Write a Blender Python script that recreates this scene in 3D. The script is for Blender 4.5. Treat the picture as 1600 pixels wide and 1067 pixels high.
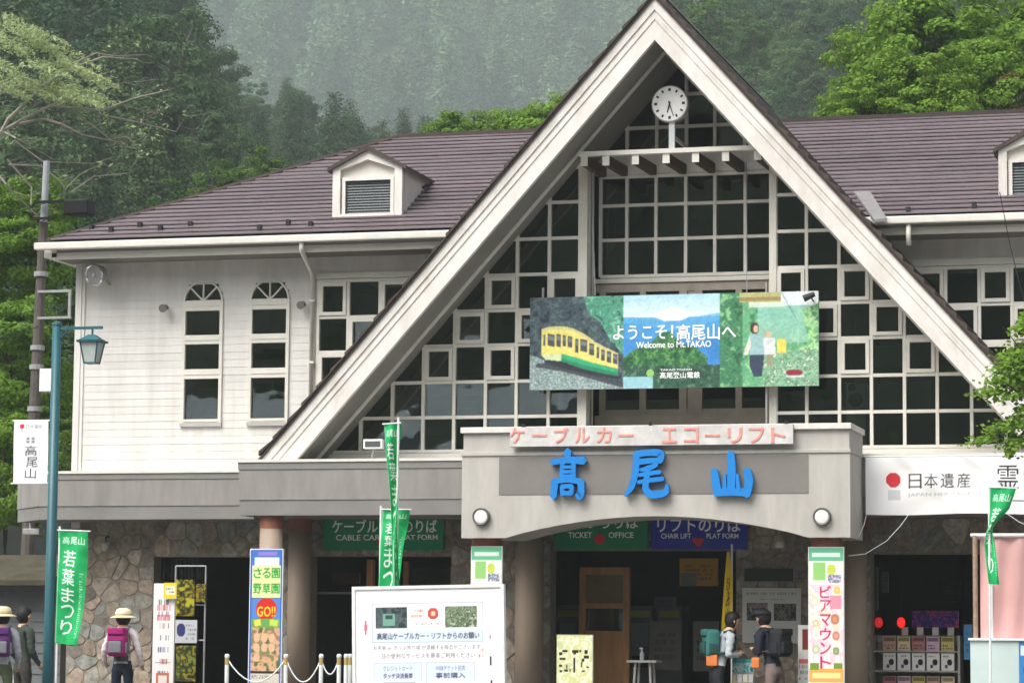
import bpy, bmesh, math, random
import numpy as np
from mathutils import Vector, Matrix

for o in list(bpy.data.objects):
    bpy.data.objects.remove(o)
SC = bpy.context.scene
COL = SC.collection
rnd = random.Random(7)
nrg = np.random.default_rng(11)

# ------------------------------------------------------------------ camera
W, H = 1600.0, 1067.0
FOC = 4500.0
PITCH = math.atan(480 / 4500)
YAW = math.atan(1230 / 4500)
ROLL = math.radians(0.5)
CAM = np.array([8.5925, -39.5346, 1.1])
FW = np.array([-math.sin(YAW) * math.cos(PITCH), math.cos(YAW) * math.cos(PITCH), math.sin(PITCH)])
RT0 = np.cross(FW, [0, 0, 1]); RT0 /= np.linalg.norm(RT0)
UP0 = np.cross(RT0, FW)
RT = math.cos(ROLL) * RT0 + math.sin(ROLL) * UP0
UP = -math.sin(ROLL) * RT0 + math.cos(ROLL) * UP0

def ray(x, y):
    return FW + RT * ((x - W / 2) / FOC) - UP * ((y - H / 2) / FOC)

def P(x, y, Y):
    """photo pixel -> point on the vertical plane Y = const of the building"""
    q = ray(x, y)
    return CAM + q * ((Y - CAM[1]) / q[1])

def PD(x, y, d):
    """photo pixel -> point at horizontal distance d from the camera"""
    q = ray(x, y)
    return CAM + q * (d / math.hypot(q[0], q[1]))

def RC(x0, y0, x1, y1, Y):
    a, b, c, d = P(x0, y0, Y), P(x1, y0, Y), P(x0, y1, Y), P(x1, y1, Y)
    return (a[0] + c[0]) / 2, (b[0] + d[0]) / 2, (c[2] + d[2]) / 2, (a[2] + b[2]) / 2

cam_data = bpy.data.cameras.new('camera')
cam_data.sensor_width = 36.0
cam_data.lens = FOC / W * 36.0
cam_data.clip_start = 0.5
cam_data.clip_end = 5000
cam = bpy.data.objects.new('camera', cam_data)
COL.objects.link(cam)
M = Matrix(((RT[0], UP[0], -FW[0], CAM[0]), (RT[1], UP[1], -FW[1], CAM[1]), (RT[2], UP[2], -FW[2], CAM[2]), (0, 0, 0, 1)))
cam.matrix_world = M
SC.camera = cam

# ------------------------------------------------------------------ sky, sun, exposure
SUN_EL, SUN_AZ = math.radians(52), math.radians(-152)   # azimuth from +Y, clockwise: behind the viewer, to the left
world = bpy.data.worlds.new('World')
SC.world = world
world.use_nodes = True
nt = world.node_tree
nt.nodes.clear()
sky = nt.nodes.new('ShaderNodeTexSky')
sky.sky_type = 'NISHITA'
sky.sun_disc = False
sky.sun_elevation = SUN_EL
sky.sun_rotation = SUN_AZ
sky.air_density = 1.0
sky.dust_density = 6.0
hs = nt.nodes.new('ShaderNodeHueSaturation')
hs.inputs['Saturation'].default_value = 0.32
bg = nt.nodes.new('ShaderNodeBackground')
bg.inputs['Strength'].default_value = 0.13
wo = nt.nodes.new('ShaderNodeOutputWorld')
nt.links.new(sky.outputs[0], hs.inputs['Color'])
nt.links.new(hs.outputs[0], bg.inputs['Color'])
nt.links.new(bg.outputs[0], wo.inputs['Surface'])
sd = bpy.data.lights.new('sun', 'SUN')
sd.energy = 1.4
sd.angle = math.radians(40)
sd.color = (1.0, 0.97, 0.93)
sun = bpy.data.objects.new('sun', sd)
COL.objects.link(sun)
sdir = Vector((math.sin(SUN_AZ) * math.cos(SUN_EL), math.cos(SUN_AZ) * math.cos(SUN_EL), math.sin(SUN_EL)))
sun.rotation_euler = sdir.to_track_quat('Z', 'Y').to_euler()
sun.location = (0, -20, 60)
SC.view_settings.view_transform = 'Standard'
SC.view_settings.look = 'None'
SC.view_settings.exposure = 0.98
SC.view_settings.gamma = 1.0
SC.cycles.max_bounces = 8
SC.cycles.transparent_max_bounces = 16
SC.cycles.volume_bounces = 1

# ------------------------------------------------------------------ materials
def lin(c):
    return tuple(((v / 12.92) if v <= 0.04045 else ((v + 0.055) / 1.055) ** 2.4) for v in c)

def s8(r, g, b):
    return lin((r / 255, g / 255, b / 255))

MATS = {}
def mat(name, col, rough=0.6, var=0.0, nscale=4.0, bump=0.0, bscale=30.0, spec=0.3, metal=0.0, objvar=0.0,
        stretch=(1, 1, 1), col2=None, island=0.0, emit=0.0):
    if name in MATS:
        return MATS[name]
    m = bpy.data.materials.new(name)
    m.use_nodes = True
    t = m.node_tree
    b = t.nodes['Principled BSDF']
    b.inputs['Roughness'].default_value = rough
    b.inputs['Specular IOR Level'].default_value = spec
    b.inputs['Metallic'].default_value = metal
    b.inputs['Base Color'].default_value = (*col, 1)
    src = None
    tc = t.nodes.new('ShaderNodeTexCoord')
    mp = t.nodes.new('ShaderNodeMapping')
    mp.inputs['Scale'].default_value = stretch
    t.links.new(tc.outputs['Object'], mp.inputs['Vector'])
    if var > 0 or col2:
        n = t.nodes.new('ShaderNodeTexNoise')
        n.inputs['Scale'].default_value = nscale
        n.inputs['Detail'].default_value = 6
        n.inputs['Roughness'].default_value = 0.65
        t.links.new(mp.outputs[0], n.inputs['Vector'])
        r = t.nodes.new('ShaderNodeValToRGB')
        r.color_ramp.elements[0].position = 0.3
        r.color_ramp.elements[1].position = 0.7
        c2 = col2 if col2 else tuple(v * (1 - var) for v in col)
        r.color_ramp.elements[0].color = (*c2, 1)
        r.color_ramp.elements[1].color = (*tuple(min(1, v * (1 + var * 0.4)) for v in col), 1)
        t.links.new(n.outputs['Fac'], r.inputs['Fac'])
        src = r.outputs['Color']
    if objvar > 0 or island > 0:
        h = t.nodes.new('ShaderNodeHueSaturation')
        if src is not None:
            t.links.new(src, h.inputs['Color'])
        else:
            h.inputs['Color'].default_value = (*col, 1)
        mr = t.nodes.new('ShaderNodeMapRange')
        amt = objvar if objvar > 0 else island
        mr.inputs['To Min'].default_value = 1 - amt
        mr.inputs['To Max'].default_value = 1 + amt
        if objvar > 0:
            oi = t.nodes.new('ShaderNodeObjectInfo')
            t.links.new(oi.outputs['Random'], mr.inputs['Value'])
        else:
            g = t.nodes.new('ShaderNodeNewGeometry')
            t.links.new(g.outputs['Random Per Island'], mr.inputs['Value'])
        t.links.new(mr.outputs[0], h.inputs['Value'])
        src = h.outputs[0]
    if src is not None:
        t.links.new(src, b.inputs['Base Color'])
    if bump > 0:
        n2 = t.nodes.new('ShaderNodeTexNoise')
        n2.inputs['Scale'].default_value = bscale
        n2.inputs['Detail'].default_value = 4
        t.links.new(mp.outputs[0], n2.inputs['Vector'])
        bp = t.nodes.new('ShaderNodeBump')
        bp.inputs['Strength'].default_value = bump
        bp.inputs['Distance'].default_value = 0.02
        t.links.new(n2.outputs['Fac'], bp.inputs['Height'])
        t.links.new(bp.outputs[0], b.inputs['Normal'])
    if emit > 0:
        b.inputs['Emission Color'].default_value = (*col, 1)
        b.inputs['Emission Strength'].default_value = emit
    MATS[name] = m
    return m

def glass_mat(name, tint, refl=1.0):
    m = bpy.data.materials.new(name)
    m.use_nodes = True
    t = m.node_tree
    t.nodes.clear()
    out = t.nodes.new('ShaderNodeOutputMaterial')
    mx = t.nodes.new('ShaderNodeMixShader')
    tr = t.nodes.new('ShaderNodeBsdfTransparent')
    tr.inputs[0].default_value = (*tint, 1)
    gl = t.nodes.new('ShaderNodeBsdfGlossy')
    gl.inputs['Roughness'].default_value = 0.02
    gl.inputs['Color'].default_value = (refl, refl, refl, 1)
    fr = t.nodes.new('ShaderNodeFresnel')
    fr.inputs['IOR'].default_value = 1.78
    tc = t.nodes.new('ShaderNodeTexCoord')
    nz = t.nodes.new('ShaderNodeTexNoise')
    nz.inputs['Scale'].default_value = 1.3
    bp = t.nodes.new('ShaderNodeBump')
    bp.inputs['Strength'].default_value = 0.3
    bp.inputs['Distance'].default_value = 0.02
    t.links.new(tc.outputs['Object'], nz.inputs['Vector'])
    t.links.new(nz.outputs['Fac'], bp.inputs['Height'])
    t.links.new(bp.outputs[0], gl.inputs['Normal'])
    t.links.new(fr.outputs[0], mx.inputs[0])
    t.links.new(tr.outputs[0], mx.inputs[1])
    t.links.new(gl.outputs[0], mx.inputs[2])
    t.links.new(mx.outputs[0], out.inputs['Surface'])
    return m

def leaf_mat(name, col, var=0.45, col2=None, transl=0.35):
    m = bpy.data.materials.new(name)
    m.use_nodes = True
    t = m.node_tree
    t.nodes.clear()
    out = t.nodes.new('ShaderNodeOutputMaterial')
    g = t.nodes.new('ShaderNodeNewGeometry')
    oi = t.nodes.new('ShaderNodeObjectInfo')
    mix = t.nodes.new('ShaderNodeMix'); mix.data_type = 'RGBA'
    c2 = col2 or tuple(v * 0.6 for v in col)
    mix.inputs['A'].default_value = (*col, 1)
    mix.inputs['B'].default_value = (*c2, 1)
    t.links.new(oi.outputs['Random'], mix.inputs['Factor'])
    h = t.nodes.new('ShaderNodeHueSaturation')
    mr = t.nodes.new('ShaderNodeMapRange')
    mr.inputs['To Min'].default_value = 1 - var
    mr.inputs['To Max'].default_value = 1 + var
    t.links.new(g.outputs['Random Per Island'], mr.inputs['Value'])
    t.links.new(mr.outputs[0], h.inputs['Value'])
    t.links.new(mix.outputs['Result'], h.inputs['Color'])
    d = t.nodes.new('ShaderNodeBsdfDiffuse')
    tl = t.nodes.new('ShaderNodeBsdfTranslucent')
    mx = t.nodes.new('ShaderNodeMixShader')
    mx.inputs[0].default_value = transl
    t.links.new(h.outputs[0], d.inputs[0]); t.links.new(h.outputs[0], tl.inputs[0])
    t.links.new(d.outputs[0], mx.inputs[1]); t.links.new(tl.outputs[0], mx.inputs[2])
    t.links.new(mx.outputs[0], out.inputs['Surface'])
    return m

def print_mat():
    if 'print' in MATS:
        return MATS['print']
    m = bpy.data.materials.new('printed_sheet')
    m.use_nodes = True
    t = m.node_tree
    b = t.nodes['Principled BSDF']
    a = t.nodes.new('ShaderNodeAttribute')
    a.attribute_name = 'ink'
    t.links.new(a.outputs['Color'], b.inputs['Base Color'])
    b.inputs['Roughness'].default_value = 0.55
    b.inputs['Specular IOR Level'].default_value = 0.2
    MATS['print'] = m
    return m

WHITE = mat('white_siding', (0.665, 0.65, 0.62), 0.6, 0.10, 1.7, 0.08, 60, objvar=0.045, stretch=(2.6, 1, .4), col2=(.55, .53, .495))
BARGE = mat('white_bargeboard', (0.71, 0.69, 0.655), 0.55, 0.08, 2.2, 0.08, 40, objvar=0.04, stretch=(2, 1, .8), col2=(.57, .53, .485))
FRAME = mat('cream_frame', (0.66, 0.635, 0.57), 0.45, 0.10, 6, 0.0)
FRAMED = mat('grey_brown_frame', (0.34, 0.30, 0.25), 0.5, 0.2, 5)
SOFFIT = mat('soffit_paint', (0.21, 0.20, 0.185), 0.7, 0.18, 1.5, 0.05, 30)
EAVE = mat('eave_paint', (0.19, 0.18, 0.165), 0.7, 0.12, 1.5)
TRIM = mat('trim_paint', (0.66, 0.64, 0.58), 0.45, 0.10, 3)
ROOF = mat('roof_slate', (0.150, 0.117, 0.130), 0.42, 0.22, 1.6, 0.25, 60, spec=0.5, objvar=0.07, stretch=(0.6, 1, 1))
ROOFD = mat('roof_edge_brown', (0.060, 0.043, 0.038), 0.6, 0.3, 5, 0.2, 40, objvar=0.2)
CONC = mat('canopy_render', (0.265, 0.25, 0.235), 0.75, 0.16, 1.6, 0.15, 50, stretch=(2.4, 1, .45), col2=(.20, .19, .175))
CONC2 = mat('canopy_render_grey', (0.22, 0.21, 0.20), 0.75, 0.16, 1.4, 0.15, 50)
BEAM = mat('beam_render', (0.46, 0.44, 0.405), 0.7, 0.12, 1.6, 0.15, 60, stretch=(2.2, 1, .5), col2=(.37, .35, .32))
PANELG = mat('beam_panel_grey', (0.20, 0.185, 0.17), 0.6, 0.1, 3)
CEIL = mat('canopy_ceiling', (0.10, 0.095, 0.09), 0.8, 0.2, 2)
BLUE = mat('blue_letter', s8(30, 126, 202), 0.35, 0.12, 8, spec=0.4)
COLUMN = mat('column_paint', (0.34, 0.265, 0.205), 0.55, 0.12, 3, 0.1, 30, stretch=(1, 1, 0.3))
COLRED = mat('column_terracotta', (0.26, 0.10, 0.065), 0.6, 0.25, 6)
WOOD = mat('rafter_wood', (0.075, 0.042, 0.026), 0.6, 0.35, 5, 0.2, 30, stretch=(1, 0.2, 1))
WOODL = mat('door_wood', (0.50, 0.25, 0.09), 0.45, 0.3, 4, 0.1, 30, stretch=(3, 1, 0.4))
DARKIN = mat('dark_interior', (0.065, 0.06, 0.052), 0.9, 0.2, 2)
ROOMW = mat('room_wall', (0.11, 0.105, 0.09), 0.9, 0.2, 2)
MORTAR = mat('mortar', (0.24, 0.205, 0.165), 0.9, 0.3, 8, 0.4, 40)
PAPER = mat('white_board', (0.82, 0.82, 0.82), 0.45, 0.04, 2)
BLACKM = mat('black_metal', (0.02, 0.02, 0.022), 0.5, 0.2, 9)
GREYM = mat('grey_metal', (0.30, 0.30, 0.30), 0.4, 0.2, 8, spec=0.5)
TEAL = mat('teal_post_paint', (0.012, 0.095, 0.115), 0.4, 0.2, 6, 0.05, 30, spec=0.5, stretch=(1, 1, 0.3))
STEELW = mat('white_pipe', (0.72, 0.73, 0.72), 0.35, 0.1, 8)
GLASS = glass_mat('window_glass', (0.55, 0.66, 0.58), 1.0)
LANTG = mat('lantern_glass', (0.42, 0.47, 0.45), 0.3, 0.15, 9)
SIGNG = mat('sign_green', s8(6, 126, 82), 0.4, 0.08, 3)
SIGNB = mat('sign_blue', s8(34, 48, 160), 0.4, 0.08, 3)
SIGNW = mat('sign_white_letter', (0.85, 0.87, 0.85), 0.5, 0.05, 5)
RED = mat('sign_red', s8(200, 30, 40), 0.5, 0.05, 5)
SALMON = mat('faded_red_letter', s8(238, 150, 135), 0.5, 0.3, 14)
INK = mat('ink_black', (0.03, 0.03, 0.035), 0.6, 0.1, 8)
INKG = mat('ink_grey', (0.45, 0.45, 0.46), 0.6, 0.1, 8)
STONE_COLS = [(0.34, 0.28, 0.22), (0.39, 0.335, 0.27), (0.28, 0.235, 0.195), (0.33, 0.31, 0.265), (0.265, 0.27, 0.24), (0.37, 0.295, 0.225), (0.34, 0.31, 0.27), (0.22, 0.19, 0.165)]
STONES = [mat('stone_%d' % i, c, 0.8, 0.55, 9, 0.5, 18, objvar=0.16) for i, c in enumerate(STONE_COLS)]
BARK = mat('bark', (0.10, 0.085, 0.07), 0.9, 0.4, 6, 0.4, 20)
BARKG = mat('pale_bark', (0.30, 0.27, 0.235), 0.9, 0.35, 4, 0.3, 20)

# ------------------------------------------------------------------ mesh helpers
class MB:
    def __init__(s):
        s.v = []; s.f = []
    def add(s, vs, fs):
        n = len(s.v)
        s.v += [tuple(map(float, q)) for q in vs]
        s.f += [tuple(i + n for i in q) for q in fs]
        return s
    def box(s, x0, x1, y0, y1, z0, z1):
        return s.add([(x0, y0, z0), (x1, y0, z0), (x1, y1, z0), (x0, y1, z0), (x0, y0, z1), (x1, y0, z1), (x1, y1, z1), (x0, y1, z1)],
                     [(0, 3, 2, 1), (4, 5, 6, 7), (0, 1, 5, 4), (1, 2, 6, 5), (2, 3, 7, 6), (3, 0, 4, 7)])
    def prism(s, poly, y0, y1):
        """poly in (x, z), counter-clockwise seen from -Y"""
        n = len(poly)
        vs = [(x, y0, z) for x, z in poly] + [(x, y1, z) for x, z in poly]
        fs = [tuple(range(n)), tuple(range(2 * n - 1, n - 1, -1))]
        for i in range(n):
            j = (i + 1) % n
            fs.append((i, i + n, j + n, j))
        return s.add(vs, fs)
    def plan(s, poly, z0, z1):
        """poly in (x, y), counter-clockwise from above"""
        n = len(poly)
        vs = [(x, y, z0) for x, y in poly] + [(x, y, z1) for x, y in poly]
        fs = [tuple(range(n - 1, -1, -1)), tuple(range(n, 2 * n))]
        for i in range(n):
            j = (i + 1) % n
            fs.append((i, j, j + n, i + n))
        return s.add(vs, fs)
    def tube(s, pts, rad, n=8, cap=True):
        pts = [Vector(p) for p in pts]
        if not hasattr(rad, '__len__'):
            rad = [rad] * len(pts)
        base = len(s.v)
        for i, p in enumerate(pts):
            d = (pts[min(i + 1, len(pts) - 1)] - pts[max(i - 1, 0)]).normalized()
            a = d.cross(Vector((0, 0, 1)))
            if a.length < 1e-3:
                a = Vector((1, 0, 0))
            a.normalize(); b = d.cross(a)
            for k in range(n):
                t = 2 * math.pi * k / n
                s.v.append(tuple(p + a * (math.cos(t) * rad[i]) + b * (math.sin(t) * rad[i])))
        for i in range(len(pts) - 1):
            for k in range(n):
                l = (k + 1) % n
                s.f.append((base + i * n + k, base + (i + 1) * n + k, base + (i + 1) * n + l, base + i * n + l))
        if cap:
            s.f.append(tuple(base + k for k in range(n)))
            s.f.append(tuple(base + (len(pts) - 1) * n + k for k in range(n - 1, -1, -1)))
        return s
    def lathe(s, prof, cx, cy, n=16):
        """prof: list of (r, z) from bottom to top"""
        base = len(s.v)
        for r, z in prof:
            for k in range(n):
                t = 2 * math.pi * k / n
                s.v.append((cx + r * math.cos(t), cy + r * math.sin(t), z))
        for i in range(len(prof) - 1):
            for k in range(n):
                l = (k + 1) % n
                s.f.append((base + i * n + k, base + i * n + l, base + (i + 1) * n + l, base + (i + 1) * n + k))
        s.f.append(tuple(base + k for k in range(n - 1, -1, -1)))
        s.f.append(tuple(base + (len(prof) - 1) * n + k for k in range(n)))
        return s
    def disc(s, cx, cz, r, y0, y1, n=28, rz=None):
        rz = rz or r
        return s.prism([(cx + r * math.cos(2 * math.pi * k / n), cz + rz * math.sin(2 * math.pi * k / n)) for k in range(n)], y0, y1)
    def build(s, name, m, parent=None, smooth=False, bevel=0.0, bseg=2):
        me = bpy.data.meshes.new(name)
        me.from_pydata(s.v, [], s.f)
        if bevel > 0:
            bm = bmesh.new(); bm.from_mesh(me)
            bmesh.ops.bevel(bm, geom=bm.edges[:], offset=bevel, segments=bseg, affect='EDGES', profile=0.6)
            bm.to_mesh(me); bm.free()
        me.validate()
        return obj(name, me, m, parent, smooth)

def obj(name, me, m=None, parent=None, smooth=False):
    if m is not None and not me.materials:
        me.materials.append(m)
    if smooth:
        me.polygons.foreach_set('use_smooth', [True] * len(me.polygons))
    o = bpy.data.objects.new(name, me)
    COL.objects.link(o)
    if parent is not None:
        o.parent = parent
        o.matrix_parent_inverse = Matrix.Translation(parent.location).inverted() if parent.parent is None and parent.location.length > 0 else Matrix()
    return o

def tag(o, label=None, cat=None, group=None, kind=None):
    if label: o['label'] = label
    if cat: o['category'] = cat
    if group: o['group'] = group
    if kind: o['kind'] = kind
    return o

def thing(name, label, cat, loc=(0, 0, 0), group=None):
    o = bpy.data.objects.new(name, None)
    o.empty_display_size = 0.2
    COL.objects.link(o)
    o.location = [float(v) for v in loc]
    return tag(o, label, cat, group)

def npmesh(name, verts, faces):
    """fast mesh from arrays: verts (n,3), faces (m,k)"""
    verts = np.asarray(verts, np.float32); faces = np.asarray(faces, np.int32)
    me = bpy.data.meshes.new(name)
    me.vertices.add(len(verts)); me.vertices.foreach_set('co', verts.ravel())
    k = faces.shape[1]
    me.loops.add(faces.size); me.loops.foreach_set('vertex_index', faces.ravel())
    me.polygons.add(len(faces))
    me.polygons.foreach_set('loop_start', np.arange(0, faces.size, k, dtype=np.int32))
    me.update(calc_edges=True)
    return me

# ------------------------------------------------------------------ text
def text_mesh(s, bold=0.0, extrude=0.0, res=3, vertical=False):
    cu = bpy.data.curves.new('lettering', 'FONT')
    if vertical:
        s = '\n'.join({'ー': '|'}.get(ch, ch) for ch in s)
    cu.body = s
    cu.align_x = 'CENTER'
    cu.resolution_u = res
    cu.offset = bold
    cu.extrude = extrude
    cu.space_line = 1.0
    o = bpy.data.objects.new('tmp', cu)
    COL.objects.link(o)
    dg = bpy.context.evaluated_depsgraph_get()
    me = bpy.data.meshes.new_from_object(o.evaluated_get(dg))
    bpy.data.objects.remove(o)
    bpy.data.curves.remove(cu)
    return me

def letters(s, x0, x1, z0, z1, Y, m, parent, bold=0.0, depth=0.006, name='lettering', vertical=False, res=3):
    """text fitted into the rectangle on the plane Y, facing -Y, its back on Y"""
    me = text_mesh(s, min(bold, .012), 0.5 if depth > 0 else 0, res, vertical)
    n = len(me.vertices)
    if n == 0:
        return None
    co = np.empty(n * 3, np.float32); me.vertices.foreach_get('co', co); co = co.reshape(-1, 3)
    lo, hi = co.min(0), co.max(0)
    out = np.empty_like(co)
    out[:, 0] = x0 + (co[:, 0] - lo[0]) / max(hi[0] - lo[0], 1e-6) * (x1 - x0)
    out[:, 2] = z0 + (co[:, 1] - lo[1]) / max(hi[1] - lo[1], 1e-6) * (z1 - z0)
    out[:, 1] = Y - depth / 2 - (co[:, 2]) * depth
    me.vertices.foreach_set('co', out.ravel())
    me.update()
    me.materials.clear()
    return obj(name, me, m, parent)

# ------------------------------------------------------------------ printed sheets (numpy canvas -> coloured grid)
def vnoise(h, w, cell, seed):
    r = np.random.default_rng(seed)
    gh, gw = int(h / cell) + 3, int(w / cell) + 3
    g = r.random((gh, gw))
    ys = np.arange(h) / cell; xs = np.arange(w) / cell
    y0 = ys.astype(int); x0 = xs.astype(int)
    fy = (ys - y0)[:, None]; fx = (xs - x0)[None, :]
    fy = fy * fy * (3 - 2 * fy); fx = fx * fx * (3 - 2 * fx)
    a = g[y0][:, x0]; b = g[y0][:, x0 + 1]; c = g[y0 + 1][:, x0]; d = g[y0 + 1][:, x0 + 1]
    return (a * (1 - fx) + b * fx) * (1 - fy) + (c * (1 - fx) + d * fx) * fy

class Canvas:
    def __init__(s, w, h, bgc):
        s.w, s.h = w, h
        s.a = np.empty((h, w, 3)); s.a[:] = np.array(bgc) / 255
        s.yy, s.xx = np.mgrid[0:h, 0:w] + 0.0
    def put(s, mask, col, alpha=1.0):
        s.a[mask] = s.a[mask] * (1 - alpha) + np.array(col) / 255 * alpha
        return s
    def rect(s, x0, y0, x1, y1, col, alpha=1.0):
        return s.put((s.xx >= x0) & (s.xx < x1) & (s.yy >= y0) & (s.yy < y1), col, alpha)
    def ell(s, cx, cy, rx, ry, col, alpha=1.0):
        return s.put(((s.xx - cx) / rx) ** 2 + ((s.yy - cy) / ry) ** 2 < 1, col, alpha)
    def pmask(s, pts):
        m = np.zeros((s.h, s.w), bool)
        n = len(pts)
        j = n - 1
        for i in range(n):
            xi, yi = pts[i]; xj, yj = pts[j]
            if yi != yj:
                m ^= ((yi > s.yy) != (yj > s.yy)) & (s.xx < (xj - xi) * (s.yy - yi) / (yj - yi) + xi)
            j = i
        return m
    def poly(s, pts, col, alpha=1.0):
        return s.put(s.pmask(pts), col, alpha)
    def speckle(s, mask, cols, cell, seed):
        n = vnoise(s.h, s.w, cell, seed) * 0.6 + vnoise(s.h, s.w, max(1.5, cell / 2.5), seed + 1) * 0.4
        n = np.clip((n - 0.25) / 0.5, 0, 0.999)
        cols = np.array(cols) / 255
        t = n * (len(cols) - 1); i = t.astype(int); f = (t - i)[..., None]
        c = cols[i] * (1 - f) + cols[np.minimum(i + 1, len(cols) - 1)] * f
        s.a[mask] = c[mask]
        return s
    def region(s, x0, y0, x1, y1):
        return (s.xx >= x0) & (s.xx < x1) & (s.yy >= y0) & (s.yy < y1)
    def text(s, t, x0, y0, x1, y1, col, bold=0.0, vertical=False, alpha=1.0):
        me = text_mesh(t, 0, 0, 2, vertical)
        n = len(me.vertices)
        if n == 0:
            return s
        co = np.empty(n * 3, np.float32); me.vertices.foreach_get('co', co); co = co.reshape(-1, 3)[:, :2]
        lo, hi = co.min(0), co.max(0)
        px = x0 + (co[:, 0] - lo[0]) / max(1e-6, hi[0] - lo[0]) * (x1 - x0)
        py = y1 - (co[:, 1] - lo[1]) / max(1e-6, hi[1] - lo[1]) * (y1 - y0)
        me.calc_loop_triangles()
        SS = 3
        cov = np.zeros((s.h * SS, s.w * SS), bool)
        for lt in me.loop_triangles:
            i, j, k = lt.vertices
            X = np.array([px[i], px[j], px[k]]) * SS; Y = np.array([py[i], py[j], py[k]]) * SS
            xa, xb = max(0, int(X.min())), min(s.w * SS, int(X.max()) + 2)
            ya, yb = max(0, int(Y.min())), min(s.h * SS, int(Y.max()) + 2)
            if xa >= xb or ya >= yb:
                continue
            gy, gx = np.mgrid[ya:yb, xa:xb] + 0.5
            def e(p, q):
                return (X[q] - X[p]) * (gy - Y[p]) - (Y[q] - Y[p]) * (gx - X[p])
            a, b, c = e(0, 1), e(1, 2), e(2, 0)
            cov[ya:yb, xa:xb] |= ((a >= 0) & (b >= 0) & (c >= 0)) | ((a <= 0) & (b <= 0) & (c <= 0))
        bpy.data.meshes.remove(me)
        for _ in range(int(round(bold * 60))):
            c2 = cov.copy(); c2[:, 1:] |= cov[:, :-1]; c2[1:] |= cov[:-1]; cov = c2
        al = cov.reshape(s.h, SS, s.w, SS).mean((1, 3))[..., None] * alpha
        s.a = s.a * (1 - al) + np.array(col) / 255 * al
        return s
    def scribble(s, x0, y0, x1, y1, col, rows, seed, alpha=0.8):
        """rows of tiny unreadable print"""
        r = np.random.default_rng(seed)
        hh = (y1 - y0) / rows
        for k in range(rows):
            x = x0
            while x < x1 - 1:
                wd = r.uniform(1.0, 3.0)
                if r.random() < 0.75:
                    s.rect(x, y0 + k * hh + hh * 0.2, min(x + wd, x1), y0 + k * hh + hh * 0.2 + max(1.0, hh * 0.55), col, alpha * r.uniform(0.5, 1))
                x += wd + r.uniform(0.4, 1.2)
        return s
    def grid(s, fn, name='print', parent=None):
        """fn(u, v) arrays in 0..1 (v down) -> (n,3) points"""
        u, v = (s.xx / (s.w - 1)).ravel(), (s.yy / (s.h - 1)).ravel()
        pts = fn(u, v)
        idx = np.arange(s.w * s.h).reshape(s.h, s.w)
        q = np.stack([idx[1:, :-1].ravel(), idx[1:, 1:].ravel(), idx[:-1, 1:].ravel(), idx[:-1, :-1].ravel()], 1)
        me = npmesh(name, pts, q)
        a = me.attributes.new('ink', 'FLOAT_COLOR', 'POINT')
        c = s.a.reshape(-1, 3).clip(0, 1)
        l = np.where(c <= 0.04045, c / 12.92, ((c + 0.055) / 1.055) ** 2.4) * 0.9
        a.data.foreach_set('color', np.concatenate([l, np.ones((len(l), 1))], 1).astype(np.float32).ravel())
        return obj(name, me, print_mat(), parent, smooth=True)
    def flat(s, x0, x1, z0, z1, Y, name='print', parent=None):
        return s.grid(lambda u, v: np.stack([x0 + u * (x1 - x0), np.full_like(u, Y), z1 - v * (z1 - z0)], 1), name, parent)

# ================================================================== GROUND
def ground_z(y):
    if y > -9: return 0.0
    if y < -39: return -0.5
    return -0.5 * (-9 - y) / 30
PAVE = mat('paving', (0.17, 0.16, 0.15), 0.85, 0.25, 0.8, 0.3, 12)
gy = [-1500, -200, -60, -39, -30, -20, -9, -4, 8, 40, 200, 1500]
gx = [-1500, -200, -60, -20, 0, 20, 60, 200, 1500]
gv = [(x, y, ground_z(y)) for y in gy for x in gx]
gf = [(j * len(gx) + i, j * len(gx) + i + 1, (j + 1) * len(gx) + i + 1, (j + 1) * len(gx) + i) for j in range(len(gy) - 1) for i in range(len(gx) - 1)]
tag(MB().add(gv, gf).build('ground', PAVE), kind='structure')

# ================================================================== STATION BUILDING
B = thing('station_building', 'white clapboard mountain railway station with tall triangular glazed gable and brown roofs', 'building', (0, 0, 0))
AX, AZ, SL = 0.12, 10.08, 1.12            # gable apex (outer line) and slope
BT = 0.58                                 # vertical thickness of the white bargeboard
FY = -1.2                                 # bargeboard front
XL, XR = -8.92, 9.6
ZW0, ZE = 3.72, 6.86
def zout(x): return AZ - SL * abs(x - AX)
def xout(z, side, off=0.0): return AX + side * (AZ + off - z) / SL

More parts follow.
